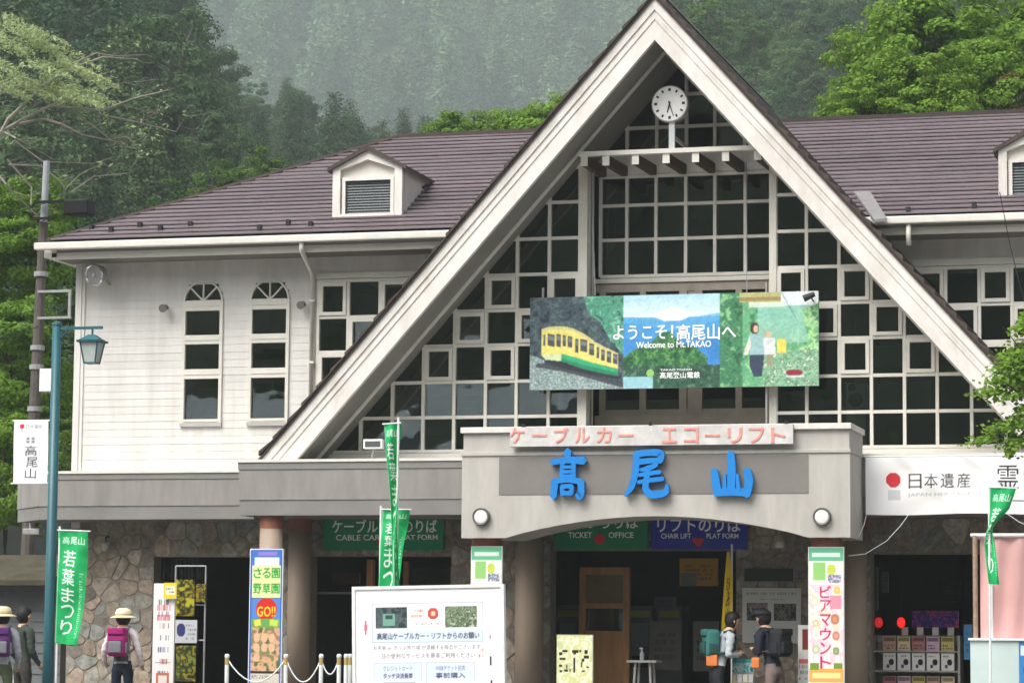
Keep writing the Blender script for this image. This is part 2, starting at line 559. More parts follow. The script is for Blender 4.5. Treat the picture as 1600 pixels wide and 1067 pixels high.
# --- gable roof slab, bargeboards, covering
ZB = 3.735
for sd_ in (-1, 1):
    def band(t0, t1, sd_=sd_):
        """vertical offsets below the outer line t0 < t1 as polygon cut at ZB"""
        a = [(AX, AZ - t0), (AX, AZ - t1), (xout(ZB, sd_, -t1), ZB), (xout(ZB, sd_, -t0), ZB)]
        return a if sd_ < 0 else a[::-1]
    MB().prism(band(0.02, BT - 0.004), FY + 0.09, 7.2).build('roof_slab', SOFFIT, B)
    bb = MB().prism(band(0.0, 0.155), FY, FY + 0.12).build('bargeboard', BARGE, B)
    MB().prism(band(0.157, 0.222), FY + 0.022, FY + 0.11).build('plank', BARGE, bb)
    MB().prism(band(0.224, 0.29), FY + 0.008, FY + 0.11).build('plank', BARGE, bb)
    MB().prism(band(0.292, BT), FY + 0.022, FY + 0.11).build('plank', BARGE, bb)
    # covering: underlay plus stepped courses
    MB().prism(band(-0.05, -0.002), FY - 0.03, 7.2).build('roof_underlay', ROOFD, B)
    n = 27 if sd_ < 0 else 40
    L = (AX - xout(ZB, -1)) 
    for i in range(n):
        xa, xb = AX + sd_ * L * i / n, AX + sd_ * (L * (i + 1) / n + 0.03)
        za, zb = AZ - SL * L * i / n, AZ - SL * (L * (i + 1) / n + 0.03)
        zb = max(zb, ZB); 
        lip = 0.15 if sd_ > 0 else 0.115
        poly = [(xa, za + 0.052), (xb, zb + 0.052), (xb, zb + lip), (xa, za + 0.065)]
        if sd_ < 0: poly = poly[::-1]
        MB().prism(poly, FY - 0.05 - (i % 2) * 0.006, 7.25).build('roof_course', ROOFD, B)
MB().prism([(AX - 0.14, AZ + 0.02), (AX, AZ + 0.06), (AX + 0.14, AZ + 0.02), (AX, AZ + 0.19)], FY - 0.06, 7.3).build('ridge_cap', ROOFD, B)
# white trim under the left and right soffit at the glass line
for sd_ in (-1, 1):
    a = [(AX, AZ - BT + 0.0), (AX, AZ - BT - 0.06), (xout(ZB, sd_, -BT - 0.06), ZB), (xout(ZB, sd_, -BT), ZB)]
    MB().prism(a if sd_ < 0 else a[::-1], -0.5, -0.46).build('soffit_trim', TRIM, B)

# --- wings: walls
def zline(y, x, Y): return float(P(x, y, Y)[2])
arches = []
for (xa, xb) in ((287.5, 346.5), (391.5, 450.5)):
    a0, a1 = P(xa, 560, 0)[0], P(xb, 560, 0)[0]
    arches.append((float(a0), float(a1)))
ARZ = zline(471, 318, 0); ARB = zline(659, 315, 0)
WGX0 = float(P(494, 520, 0)[0]); WGZ1 = zline(434, 540, 0)
wall_l = MB().box(XL - 0.03, XL + 0.10, -0.035, 6.75, ZW0 - 0.9, ZE + 0.15).build('side_wall', WHITE, B)
cb = MB().box(XL - 0.045, XL + 0.05, -0.05, 0.03, ZW0 - 0.05, ZE + 0.1).build('corner_board', WHITE, B)
wl = MB().box(XL, -3.0, 0.005, 0.06, ZE - 0.02, ZE + 0.15).build('front_wall', WHITE, B)
MB().box(XL - .04, -5.0, -0.022, 0.05, 3.4, ZW0 - .002).build('base_board', WHITE, wl)
nb = 28
for i in range(nb):
    z0 = ZW0 + (ZE - ZW0) * i / nb; z1 = ZW0 + (ZE - ZW0) * (i + 1) / nb
    zm = (z0 + z1) / 2
    xr = min(-2.9, xout(zm, -1, -0.25))
    cuts = []
    for a0, a1 in arches:
        r = (a1 - a0) / 2
        if ARB < zm < ARZ: cuts.append((a0 - 0.02, a1 + 0.02))
        elif ARZ <= zm < ARZ + r: 
            hw = math.sqrt(max(0, r * r - (zm - ARZ) ** 2)); c = (a0 + a1) / 2
            cuts.append((c - hw - 0.01, c + hw + 0.01))
    if zm < WGZ1: cuts.append((WGX0, 99))
    segs = []; x = XL + 0.05
    for c0, c1 in sorted(cuts):
        if c0 > x: segs.append((x, min(c0, xr)))
        x = max(x, c1)
    if x < xr: segs.append((x, xr))
    for (s0, s1) in segs:
        if s1 - s0 < 0.02: continue
        m = MB()
        yb = -0.0145 + rnd.uniform(-.002, .002)
        m.add([(s0, yb, z0), (s1, yb, z0), (s1, -0.010, z1 + 0.01), (s0, -0.010, z1 + 0.01), (s0, 0.03, z0), (s1, 0.03, z0), (s1, 0.03, z1), (s0, 0.03, z1)],
              [(0, 1, 2, 3), (4, 7, 6, 5), (0, 4, 5, 1), (3, 2, 6, 7), (0, 3, 7, 4), (1, 5, 6, 2)])
        m.build('clapboard', WHITE, wl)
# right wing wall above its windows
wr = MB().box(3.0, XR, 0.005, 0.06, ZE - 0.02, ZE + 0.15).build('front_wall', WHITE, B)
zr1 = zline(413, 1500, 0)
for i in range(nb):
    z0 = ZW0 + (ZE - ZW0) * i / nb; z1 = ZW0 + (ZE - ZW0) * (i + 1) / nb
    if z0 < zr1 - 0.02: continue
    x0 = xout(z0, 1, -0.25)
    MB().add([(x0, -.0145, z0), (XR, -.0145, z0), (XR, -.008, z1 + .01), (x0, -.008, z1 + .01), (x0, .03, z0), (XR, .03, z0), (XR, .03, z1), (x0, .03, z1)],
             [(0, 1, 2, 3), (4, 7, 6, 5), (0, 4, 5, 1), (3, 2, 6, 7), (0, 3, 7, 4), (1, 5, 6, 2)]).build('clapboard', WHITE, wr)
MB().box(XR - 0.1, XR, -0.03, 6.75, 0, ZE + 0.15).build('side_wall', WHITE, B)
MB().box(XL, XR, 6.7, 6.8, 0, ZE + 0.15).build('rear_wall', WHITE, B)

# --- generic glazing
def clip_poly(poly, a, b, c):
    """keep a*x + b*z <= c"""
    out = []
    for i in range(len(poly)):
        p, q = poly[i], poly[(i + 1) % len(poly)]
        dp, dq = a * p[0] + b * p[1] - c, a * q[0] + b * q[1] - c
        if dp <= 0: out.append(p)
        if (dp < 0) != (dq < 0) and dp != dq:
            t = dp / (dp - dq)
            out.append((p[0] + t * (q[0] - p[0]), p[1] + t * (q[1] - p[1])))
    return out
def area(p):
    return abs(sum(p[i][0] * p[(i + 1) % len(p)][1] - p[(i + 1) % len(p)][0] * p[i][1] for i in range(len(p)))) / 2
GC = 0.30                                  # glazing runs this far up into the slab
def glazing(parent, xs, zs, Y, casements=(), gable=0, bw=0.0225, fmat=FRAME, skip=()):
    """xs, zs sorted lines; gable -1 / +1 clips at that roof slope, 2 at both"""
    sides = {0: (), -1: (-1,), 1: (1,), 2: (-1, 1), -3: (), 3: ()}[gable]
    og = {-3: -1, 3: 1}.get(gable, 0)      # wing windows: keep only what lies outside the gable roof
    def top(x):
        t = 99.0
        for s_ in sides: t = min(t, AZ - GC - SL * s_ * (x - AX))
        return t
    for i, x in enumerate(xs):
        z1 = min(zs[-1], top(x)); z0 = zs[0]
        if og: z0 = max(z0, AZ - GC - SL * og * (x - AX))
        if z1 > z0 + 0.05:
            MB().box(x - bw, x + bw, Y - 0.045, Y + 0.05, z0, z1).build('mullion', fmat, parent)
    for z in zs:
        x0, x1 = xs[0], xs[-1]
        if -1 in sides: x0 = max(x0, AX - (AZ - GC - z) / SL)
        if 1 in sides: x1 = min(x1, AX + (AZ - GC - z) / SL)
        if og < 0: x1 = min(x1, AX - (AZ - GC - z) / SL)
        if og > 0: x0 = max(x0, AX + (AZ - GC - z) / SL)
        if x1 > x0 + 0.05:
            MB().box(x0, x1, Y - 0.038, Y + 0.045, z - bw, z + bw).build('transom', fmat, parent)
    for i in range(len(xs) - 1):
        for j in range(len(zs) - 1):
            if (i, j) in skip: continue
            poly = [(xs[i] + bw, zs[j] + bw), (xs[i + 1] - bw, zs[j] + bw), (xs[i + 1] - bw, zs[j + 1] - bw), (xs[i] + bw, zs[j + 1] - bw)]
            for s_ in sides: poly = clip_poly(poly, SL * s_, 1, AZ - GC + SL * s_ * AX)
            if og: poly = clip_poly(poly, -SL * og, -1, -(AZ - GC) - SL * og * AX)
            if len(poly) < 3 or area(poly) < 0.004: continue
            if og and area(poly) < 0.06 and (i, j) in casements: continue
            yj = Y + rnd.uniform(0, 0.006)
            tl = rnd.uniform(-0.012, 0.012)
            pn = MB().prism(poly, yj, yj + 0.008)
            zc = (zs[j] + zs[j + 1]) / 2
            pn.v = [(x, y + tl * (z - zc) * 2, z) for x, y, z in pn.v]
            pn.build('pane', GLASS, parent)
            if (i, j) in casements:
                x0, x1, z0, z1 = xs[i] + bw + .004, xs[i + 1] - bw - .004, zs[j] + bw + .004, zs[j + 1] - bw - .004
                w = 0.05
                m = MB()
                m.box(x0, x0 + w, Y - .062, Y - .006, z0, z1).box(x1 - w, x1, Y - .062, Y - .006, z0, z1)
                m.box(x0 + w, x1 - w, Y - .0615, Y - .006, z0, z0 + w).box(x0 + w, x1 - w, Y - .0615, Y - .006, z1 - w, z1)
                m.build('casement_frame', fmat, parent)
def PXs(lst, y, Y): return [float(P(x, y, Y)[0]) for x in lst]
# row heights of the gable glazing
ROWS_L = [(703.5, 640), (650.5, 680), (596, 690), (539, 740), (483.6, 780), (428, 830), (371.3, 890), (315, 890)]
ROWS_R = [(700, 1400), (644.5, 1440), (587, 1440), (528, 1400), (474, 1360), (418, 1300), (362.5, 1240), (306, 1230)]
ROWS = [(zline(a[0], a[1], 0) + zline(b[0], b[1], 0)) / 2 for a, b in zip(ROWS_L, ROWS_R)]
ROWS.append(ROWS[-1] + 0.5)
gl_l = MB().box(-5.3, -1.15, -0.07, 0.06, ROWS[0] - 0.13, ROWS[0] - 0.03).build('gable_window', TRIM, B)
gl_r = MB().box(1.55, 5.5, -0.07, 0.06, ROWS[0] - 0.13, ROWS[0] - 0.03).build('gable_window', TRIM, B)
cl = PXs([566, 615, 663, 711, 760, 808, 858, 908], 560, 0)
cl = [cl[0] - 0.46] + cl
glazing(gl_l, cl, ROWS, 0, casements={(5, 5 - 1 + 0), (7, 4), (4, 3), (6, 3), (3, 2), (5, 2), (7, 2)}, gable=-1)
cr = PXs([1213, 1261, 1312, 1362, 1413.5, 1464.5, 1518], 560, 0)
cr = cr + [cr[-1] + 0.46, cr[-1] + 0.92]
glazing(gl_r, cr, ROWS, 0, casements={(0, 4), (2, 4), (1, 3), (3, 3), (0, 2), (2, 2), (4, 2)}, gable=1)
# posts either side of the recessed centre
RX0, RX1 = float(P(918, 500, 0)[0]), float(P(1203, 500, 0)[0])
RY = 0.6
ZPG = zline(240, 920, -0.6)
MB().box(RX0 - 0.13, RX0, -0.06, 0.06, ZW0, ZPG + 0.05).build('post', FRAME, B)
MB().box(RX1, RX1 + 0.10, -0.06, 0.06, ZW0, ZPG + 0.05).build('post', FRAME, B)
# side returns of the recess (narrow glazing on the left one)
ret = MB().box(RX0 - 0.05, RX0 - 0.01, 0.06, RY, ZW0, ROWS[0]).build('recess_return', FRAME, B)
for yy in (0.18, 0.38):
    MB().box(RX0 - 0.05, RX0 - 0.008, yy - 0.02, yy + 0.02, ROWS[0], ZPG).build('mullion', FRAME, ret)
MB().box(RX0 - 0.035, RX0 - 0.028, 0.06, RY, ROWS[0], ZPG).build('pane', GLASS, ret)
MB().box(RX1 + 0.01, RX1 + 0.05, 0.06, RY, ZW0, ZPG).build('recess_return', FRAME, B)
# centre glazing, upper part
zc0, zc1 = zline(430, 1060, RY), zline(274, 1060, RY)
cx_ = PXs([939, 980, 1025.5, 1072, 1117.5, 1165, 1206], 380, RY)
zcr = [zc0, zline(373, 1060, RY), zline(319, 1060, RY), zc1]
ct = MB().box(RX0 - 0.02, RX1 + 0.02, RY - 0.06, RY + 0.06, zc0 - 0.10, zc0 - 0.035).build('centre_window', FRAME, B)
glazing(ct, cx_, zcr, RY)
MB().box(RX0 - 0.02, RX1 + 0.02, RY - 0.02, RY + 0.05, zc1 + 0.03, zc1 + 0.30).build('soffit_panel', BARGE, ct)
# dark lintel and the sliding windows under it
zd1 = zc0 - 0.10; zd0 = ZW0 + 0.05
MB().box(RX0 - 0.02, RX1 + 0.02, RY - 0.03, RY + 0.06, zd1 - 0.13, zd1).build('lintel', FRAMED, ct)
sl = MB().box(RX0 - 0.02, RX1 + 0.02, RY - 0.05, RY + 0.08, zd0, zline(648, 1060, RY)).build('sliding_window', FRAMED, B)
dx = PXs([942, 1005, 1068, 1092, 1155, 1206], 600, RY)
zs0, zs1 = zline(648, 1060, RY), zd1 - 0.13
for i, x in enumerate(dx):
    w = 0.055 if i in (2, 3) else 0.045
    MB().box(x - w, x + w, RY - 0.05, RY + 0.05, zs0, zs1).build('stile', FRAMED, sl)
MB().box(dx[2] + .06, dx[3] - .06, RY - 0.02, RY + 0.03, zs0, zs1).build('panel', FRAMED, sl)
MB().box(dx[0], dx[-1], RY - 0.04, RY + 0.04, zs0 - 0.001, zs0 + 0.08).build('bottom_rail', FRAMED, sl)
for i in (0, 1, 3, 4):
    MB().box(dx[i] + .05, dx[i + 1] - .05, RY, RY + 0.008, zs0 + 0.07, zs1).build('pane', GLASS, sl)
# upper triangle above the rafters
zt0 = zline(238, 1060, RY); zt1 = zline(196, 1120, RY)
up = MB().box(RX0 - 0.1, RX1 + 0.1, RY - 0.05, RY + 0.05, zc1 + 0.30, zt0 - 0.03).build('upper_window', FRAME, B)
gx_ = PXs([934.5, 980.5, 1027, 1073, 1117.5, 1164], 220, RY)
gx_ = gx_ + [gx_[-1] + 0.43]
glazing(up, gx_, [zt0, zt1, zt1 + 0.47, zt1 + 0.94, zt1 + 1.41], RY, gable=2)
# rafters over the recess
pg = MB().box(float(P(905, 240, -0.6)[0]), float(P(1180, 240, -0.6)[0]), -0.64, -0.54, zline(240, 1040, -0.6), zline(233, 1040, -0.6)).build('rafter_canopy', TRIM, B)
for x in (913, 947, 993, 1041, 1087, 1134, 1184):
    xa = float(P(x, 246, -0.6)[0])
    zt, zb = zline(240, 1040, -0.6) - 0.003, zline(255, 1040, -0.6)
    MB().add([(xa - .045, -.60, zb), (xa + .045, -.60, zb), (xa + .045, RY - .03, zb + .03), (xa - .045, RY - .03, zb + .03),
              (xa - .045, -.60, zt), (xa + .045, -.60, zt), (xa + .045, RY - .03, zt + .04), (xa - .045, RY - .03, zt + .04)],
             [(0, 3, 2, 1), (4, 5, 6, 7), (0, 1, 5, 4), (1, 2, 6, 5), (2, 3, 7, 6), (3, 0, 4, 7)]).build('rafter', WOOD, pg)
    MB().box(xa - .05, xa + .05, -.615, -.602, zb - .005, zt + .005).build('rafter_end', TRIM, pg)
# left wing square windows and right wing windows
wz = [zline(604, 520, 0) - 0.5, zline(604, 520, 0), zline(550.5, 520, 0), zline(495.7, 540, 0), zline(439, 540, 0)]
wx = PXs([498, 545, 594.6, 642], 500, 0); wx = wx + [wx[-1] + .46]
lw = MB().box(WGX0, -2.9, -0.05, 0.05, WGZ1 - 0.015, WGZ1 + 0.07).build('wing_window', TRIM, B)
glazing(lw, wx, wz, 0, casements={(0, 3), (2, 3), (1, 2), (0, 1)}, gable=-3)
MB().box(WGX0 + .0, wx[0] - 0.03, -0.045, 0.05, wz[0], WGZ1 - 0.02).build('jamb', TRIM, lw)
rz = [zline(418, 1520, 0)]
for k in range(5): rz.append(rz[-1] - 0.515)
rz = rz[::-1]
rx = PXs([1427, 1478, 1530.5, 1581.5], 470, 0)
while rx[-1] < XR - 0.5: rx.append(rx[-1] + 0.455)
rw = MB().box(rx[0], XR - .1, -0.05, 0.05, rz[-1] + .03, rz[-1] + 0.12).build('wing_window', TRIM, B)
glazing(rw, rx, rz, 0, casements={(i, j) for i in range(12) for j in range(5) if (i + j) % 2 == 0 and j >= 2}, gable=3)
# arched windows
for (a0, a1) in arches:
    c, r = (a0 + a1) / 2, (a1 - a0) / 2
    n = 16
    aw = MB()
    for k in range(n):
        t0, t1 = math.pi * k / n, math.pi * (k + 1) / n
        aw.prism([(c + r * math.cos(t0) * .96, ARZ + r * math.sin(t0) * .96), (c + (r + .012) * math.cos(t0), ARZ + (r + .012) * math.sin(t0)),
                  (c + (r + .012) * math.cos(t1), ARZ + (r + .012) * math.sin(t1)), (c + r * math.cos(t1) * .96, ARZ + r * math.sin(t1) * .96)], -0.045, 0.03)
    aw = aw.build('arched_window', FRAME, B)
    MB().prism([(c + r * math.cos(math.pi * k / n), ARZ + r * math.sin(math.pi * k / n)) for k in range(n + 1)], 0.0, 0.008).build('pane', GLASS, aw)
    for t in (45, 90, 135):
        t = math.radians(t)
        dxx, dzz = math.cos(t), math.sin(t); w = 0.010
        MB().prism([(c - dzz * w, ARZ + dxx * w), (c + dzz * w, ARZ - dxx * w), (c + dxx * r * .95 + dzz * w, ARZ + dzz * r * .95 - dxx * w), (c + dxx * r * .95 - dzz * w, ARZ + dzz * r * .95 + dxx * w)], -0.035, 0.0).build('glazing_bar', FRAME, aw)
    rows = [(486, 524), (538, 577), (592, 655)]
    pz = [(zline(b, 315, 0), zline(t, 315, 0)) for t, b in rows]
    MB().box(a0 - .02, a0 + .028, -0.05, 0.04, ARB - .02, ARZ).build('jamb', FRAME, aw)
    MB().box(a1 - .028, a1 + .02, -0.05, 0.04, ARB - .02, ARZ).build('jamb', FRAME, aw)
    rails = [(pz[0][1], ARZ + .012), (pz[1][1], pz[0][0]), (pz[2][1], pz[1][0]), (ARB - .02, pz[2][0])]
    for z0, z1 in rails:
        MB().box(a0 + .028, a1 - .028, -0.046, 0.04, z0, z1).build('rail', FRAME, aw)
        MB().box(a0 + .024, a1 - .024, -0.056, -0.044, (z0 + z1) / 2 - .012, (z0 + z1) / 2 + .012).build('rail', FRAME, aw)
    for z0, z1 in pz:
        MB().box(a0 + .024, a1 - .024, 0.0, 0.008, z0 - .01, z1 + .01).build('pane', GLASS, aw)
    MB().box(a0 - .03, a1 + .03, -0.06, 0.0, ARB - .07, ARB - .02).build('sill', mat('sill_grey', (0.42, 0.41, 0.39), 0.6, 0.15, 4), aw)

# --- upper rooms behind the glass
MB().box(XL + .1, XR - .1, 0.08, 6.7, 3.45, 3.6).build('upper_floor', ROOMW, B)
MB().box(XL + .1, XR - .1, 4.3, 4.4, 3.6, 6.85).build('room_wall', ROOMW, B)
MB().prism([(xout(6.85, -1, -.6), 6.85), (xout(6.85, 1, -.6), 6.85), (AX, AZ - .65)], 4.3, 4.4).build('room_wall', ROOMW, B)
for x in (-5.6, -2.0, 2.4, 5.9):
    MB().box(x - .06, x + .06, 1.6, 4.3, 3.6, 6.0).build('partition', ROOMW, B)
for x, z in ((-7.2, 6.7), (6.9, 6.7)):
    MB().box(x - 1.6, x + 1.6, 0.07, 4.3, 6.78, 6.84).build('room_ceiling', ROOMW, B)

# --- main roof
EY, EZ = -0.78, 7.0
RYY, RZZ = 3.36, 9.12
EXL = float(P(75, 371, EY)[0])
DEP = RYY - EY
def roof_course(i, n, side):
    t0, t1 = i / n, (i + 1) / n + 0.012
    y0, z0 = EY + DEP * t0, EZ + (RZZ - EZ) * t0
    y1, z1 = EY + DEP * min(1, t1), EZ + (RZZ - EZ) * min(1, t1)
    if side < 0:
        xa0, xa1 = EXL + DEP * t0, EXL + DEP * min(1, t1)
        xb0, xb1 = xout(z0, -1, -.3), xout(z1, -1, -.3)
    else:
        xa0, xa1 = xout(z0, 1, -.3), xout(z1, 1, -.3)
        xb0 = xb1 = XR + 1.2
    y0 -= .012
    jz = rnd.uniform(-.004, .004); z0 += jz
    vs = [(xa0, y0, z0 + .022), (xb0, y0, z0 + .022), (xb0, y0, z0 + .042), (xa0, y0, z0 + .042), (xa1, y1, z1 - .012), (xb1, y1, z1 - .012), (xb1, y1, z1 + .003), (xa1, y1, z1 + .003)]
    return MB().add(vs, [(0, 1, 2, 3), (4, 7, 6, 5), (3, 2, 6, 7), (0, 4, 5, 1), (0, 3, 7, 4), (1, 5, 6, 2)])
NR = 25
def on_roof(px_, py_, lift=.03):
    q = ray(px_, py_); k = (RZZ - EZ) / DEP
    t = (EZ + lift - CAM[2] + k * (CAM[1] - EY)) / (q[2] - k * q[1])
    return CAM + q * t
for sd_, nm in ((-1, 'left'), (1, 'right')):
    mr = MB()
    if sd_ < 0: mr.add([(EXL, 2 * RYY - EY, EZ), (EXL + DEP, RYY, RZZ), (EXL, EY, EZ), (EXL, 2 * RYY - EY, EZ - .08), (EXL, EY, EZ - .08)], [(0, 1, 2), (0, 2, 4, 3)])
    x0, x1 = (EXL + DEP, AX) if sd_ < 0 else (AX, XR + 1.2)
    xe0 = EXL if sd_ < 0 else AX
    mr.add([(x0, RYY, RZZ), (x1, RYY, RZZ), (x1, 2 * RYY - EY, EZ), (xe0, 2 * RYY - EY, EZ)], [(0, 1, 2, 3)])
    mr = mr.build('main_roof', ROOF, B)
    for i in range(NR):
        roof_course(i, NR, sd_).build('roof_course', ROOF, mr)
    a, b = ((EXL + DEP - .05, xout(RZZ, -1, -.3)) if sd_ < 0 else (xout(RZZ, 1, -.3), XR + 1.2))
    MB().box(a, b, RYY - .09, RYY + .09, RZZ - .02, RZZ + .045).build('ridge_cap', ROOFD, mr)
    if sd_ < 0:
        MB().tube([(EXL, EY, EZ + .02), (EXL + DEP, RYY, RZZ + .03)], 0.045, 6).build('hip_cap', ROOFD, mr)
    # snow guards
    for (px_, py_) in (((142, 357), (173, 361), (218, 353), (250, 358), (297, 352), (405, 357), (450, 349), (485, 352)) if sd_ < 0 else ((1522, 322), (1419, 330))):
        q = on_roof(px_, py_, .05)
        MB().box(q[0] - .03, q[0] + .03, q[1] - .02, q[1] + .05, q[2] - .05, q[2] + .055).build('snow_guard', BLACKM, mr)
    # eaves: gutter, fascia, soffit
    a, b = ((EXL - .18, xout(6.9, -1, -.3)) if sd_ < 0 else (xout(7.0, 1, -.1), XR + 1.3))
    MB().box(a, b, EY - .10, EY + .02, EZ - .125, EZ - .02).build('gutter', TRIM, mr, bevel=0.018)
    MB().box(a + .2, b, EY + .10, EY + .16, EZ - .25, EZ - .155).build('fascia', TRIM, mr)
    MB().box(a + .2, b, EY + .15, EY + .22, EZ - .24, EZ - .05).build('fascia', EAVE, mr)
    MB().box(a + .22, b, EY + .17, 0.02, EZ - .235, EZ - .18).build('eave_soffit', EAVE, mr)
if True:
    MB().box(EXL - .1, EXL + .1, EY + .1, 2 * RYY - EY, EZ - .22, EZ - .02).build('fascia', TRIM, B)
    MB().box(EXL, XL, EY + .2, 6.8, EZ - .172, EZ - .122).build('eave_soffit', EAVE, B)
# light metal flashing where the right roof meets the gable
q = [on_roof(1334, 299, .07), on_roof(1359, 298, .07), on_roof(1386, 341, .07), on_roof(1366, 343, .07)]
MB().add([tuple(p) for p in q] + [tuple(p - np.array([0, 0, .04])) for p in q], [(3, 2, 1, 0), (0, 1, 5, 4), (1, 2, 6, 5), (2, 3, 7, 6), (3, 0, 4, 7)]).build('flashing', mat('flashing_grey', (.22, .21, .21), .55, .2, 5), B)
# downpipes
def pipe(name, pts, r, parent, m=TRIM): return MB().tube(pts, r, 8).build(name, m, parent, smooth=True)
x0 = float(P(472, 390, EY)[0]); x1 = float(P(489, 420, -.07)[0])
pipe('downpipe', [(x0, EY - .03, EZ - .1), (x0, EY - .03, EZ - .24), (x1, -.08, EZ - .50), (x1, -.08, 3.75)], .035, B)
for zz in (6.1, 5.2): MB().box(x1 - .05, x1 + .05, -.12, -.02, zz, zz + .03).build('pipe_bracket', TRIM, B)
x0 = float(P(1420, 360, EY)[0])
pipe('downpipe', [(x0, EY - .03, EZ - .1), (x0, EY - .03, EZ - .42)], .035, B)

# --- dormers
def dormer(xl, xr, ytop_l, ybot, yapex, Y, label=None):
    x0, x1, z0, z1 = RC(xl, ytop_l, xr, ybot, Y)
    c = (x0 + x1) / 2
    za = zline(yapex, (xl + xr) / 2, Y)
    def roofy(z): return EY + DEP * (z - EZ) / (RZZ - EZ)
    d = MB()
    # cheeks and body
    body = [(x0, z0), (x1, z0), (x1, z1), (c, za), (x0, z1)]
    w = 0.115
    d.prism([(x0, z0), (x0 + w, z0), (x0 + w, z1 - .02), (x0, z1)], Y, Y + .12)
    d.prism([(x1 - w, z0), (x1, z0), (x1, z1), (x1 - w, z1 - .02)], Y, Y + .12)
    d.prism([(x0 + w, z1 - .02), (c, za - w * 1.15), (c, za), (x0, z1)], Y + .002, Y + .12)
    d.prism([(c, za - w * 1.15), (x1 - w, z1 - .02), (x1, z1), (c, za)], Y + .002, Y + .12)
    o = d.build('dormer', BARGE, B)
    for xx in (x0, x1 - .05):
        MB().add([(xx, Y + .1, z0), (xx + .05, Y + .1, z0), (xx + .05, Y + .1, z1), (xx, Y + .1, z1), (xx, roofy(z1) + .1, z1), (xx + .05, roofy(z1) + .1, z1)],
                 [(0, 1, 2, 3), (0, 3, 4), (1, 5, 2), (3, 2, 5, 4), (0, 4, 5, 1)]).build('cheek', BARGE, o)
    MB().prism([(x0 + w, z0), (x1 - w, z0), (x1 - w, z1 - .02), (c, za - w * 1.15), (x0 + w, z1 - .02)], Y + .085, Y + .11).build('tympanum', FRAME, o)
    fx0, fx1 = x0 + w + .02, x1 - w - .02
    fz1 = z1 - .13
    m = MB()
    m.box(fx0, fx0 + .05, Y + .03, Y + .083, z0 + .03, fz1).box(fx1 - .05, fx1, Y + .03, Y + .083, z0 + .03, fz1)
    m.box(fx0 + .05, fx1 - .05, Y + .031, Y + .083, fz1 - .05, fz1).box(fx0 - .03, fx1 + .03, Y - .01, Y + .083, z0 - .01, z0 + .06)
    fr = m.build('window', BARGE, o)
    MB().box(fx0 + .045, fx1 - .045, Y + .079, Y + .084, z0 + .05, fz1 - .04).build('backing', mat('louvre_back', (0.05, 0.065, 0.07), .4), fr)
    for k in range(12):
        za_ = z0 + .07 + (fz1 - .05 - z0 - .07) * k / 12
        MB().add([(fx0 + .05, Y + .06, za_), (fx1 - .05, Y + .06, za_), (fx1 - .05, Y + .078, za_ + .032), (fx0 + .05, Y + .078, za_ + .032)], [(0, 1, 2, 3)]).build('louvre', mat('louvre_grey', (0.06, 0.075, 0.08), .3, .1, 5), fr)
    # roof
    yb = roofy(za) + .15
    for s_ in (-1, 1):
        xe = x0 - .07 if s_ < 0 else x1 + .07
        ze = z1 - .02 - .03
        yb2 = roofy(ze) + .12
        vs = [(c, Y - .05, za + .0), (xe, Y - .05, ze), (xe, yb2, ze), (c, yb, za), (c, Y - .05, za + .075), (xe, Y - .05, ze + .055), (xe, yb2, ze + .055), (c, yb, za + .075)]
        fs = [(0, 3, 2, 1), (4, 5, 6, 7), (0, 1, 5, 4), (1, 2, 6, 5), (2, 3, 7, 6)]
        MB().add(vs, fs).build('dormer_roof', ROOFD, o)
    q0 = Vector((x1 + .09, roofy(z1 - .05) + .10, z1 - .02)); q1 = Vector((c + .05, yb + .1, za + .06))
    MB().add([q0, q0 + Vector((.16, -.02, .0)), q1 + Vector((.14, 0, .0)), q1], [(0, 1, 2, 3)]).build('valley_flashing', GREYM, o)
    return o
DY = EY + 0.55
dormer(519.5, 628, 262, 340, 235, DY)
# small bracket with brushes on the right cheek
q = P(660, 294, DY + .55)
MB().tube([q, q + np.array([.12, -.05, .06])], .02, 6).tube([q + np.array([.05, 0, -.05]), q + np.array([.1, -.02, .1])], .025, 6).build('bracket', BLACKM, B)
dormer(1560, 1668, 232, 314, 205, DY)

# ================================================================== CANOPIES, BEAM, COLUMNS
ZC0, ZC1 = 2.93, 3.70
def canopy(poly, zb, zt, name, m=CONC):
    """plan polygon (x, y) ccw; stacked bands of rendered fascia"""
    def shr(d):
        cx0 = sum(p[0] for p in poly) / len(poly); cy0 = sum(p[1] for p in poly) / len(poly)
        return [(p[0] + (d if p[0] < cx0 else -d), p[1] + (d if p[1] < cy0 else 0)) for p in poly]
    h = zt - zb
    o = MB().plan(poly, zb + .28 * h, zt - .17 * h).build(name, m, B)
    MB().plan(shr(.012), zb, zb + .28 * h - .004).build('fascia_band', CONC2, o)
    MB().plan(shr(-.012), zt - .17 * h + .004, zt - .03).build('fascia_band', CONC2, o)
    MB().plan(shr(-.03), zt - .028, zt + .012).build('coping', TRIM, o)
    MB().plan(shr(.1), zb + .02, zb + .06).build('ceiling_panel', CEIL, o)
    return o
xa, xb = float(P(373, 760, -1.5)[0]), -2.15
canopy([(xa, -1.5), (xb, -1.5), (xb, 0.0), (xa, 0.0)], ZC0, ZC1, 'canopy')
x0 = float(P(60, 770, -.9)[0])
canopy([(x0, -.9), (xa + .02, -.9), (xa + .02, 0.0), (x0 - .75, 0.0)], ZC0 - .02, ZC1 - .10, 'canopy', CONC)
canopy([(3.0, -1.5), (XR, -1.5), (XR, 0.0), (3.0, 0.0)], ZC0, ZC1, 'canopy')
MB().box(xb, 3.0, -1.5, 0.0, ZC0, ZC1 - .1).build('canopy', CONC2, B)

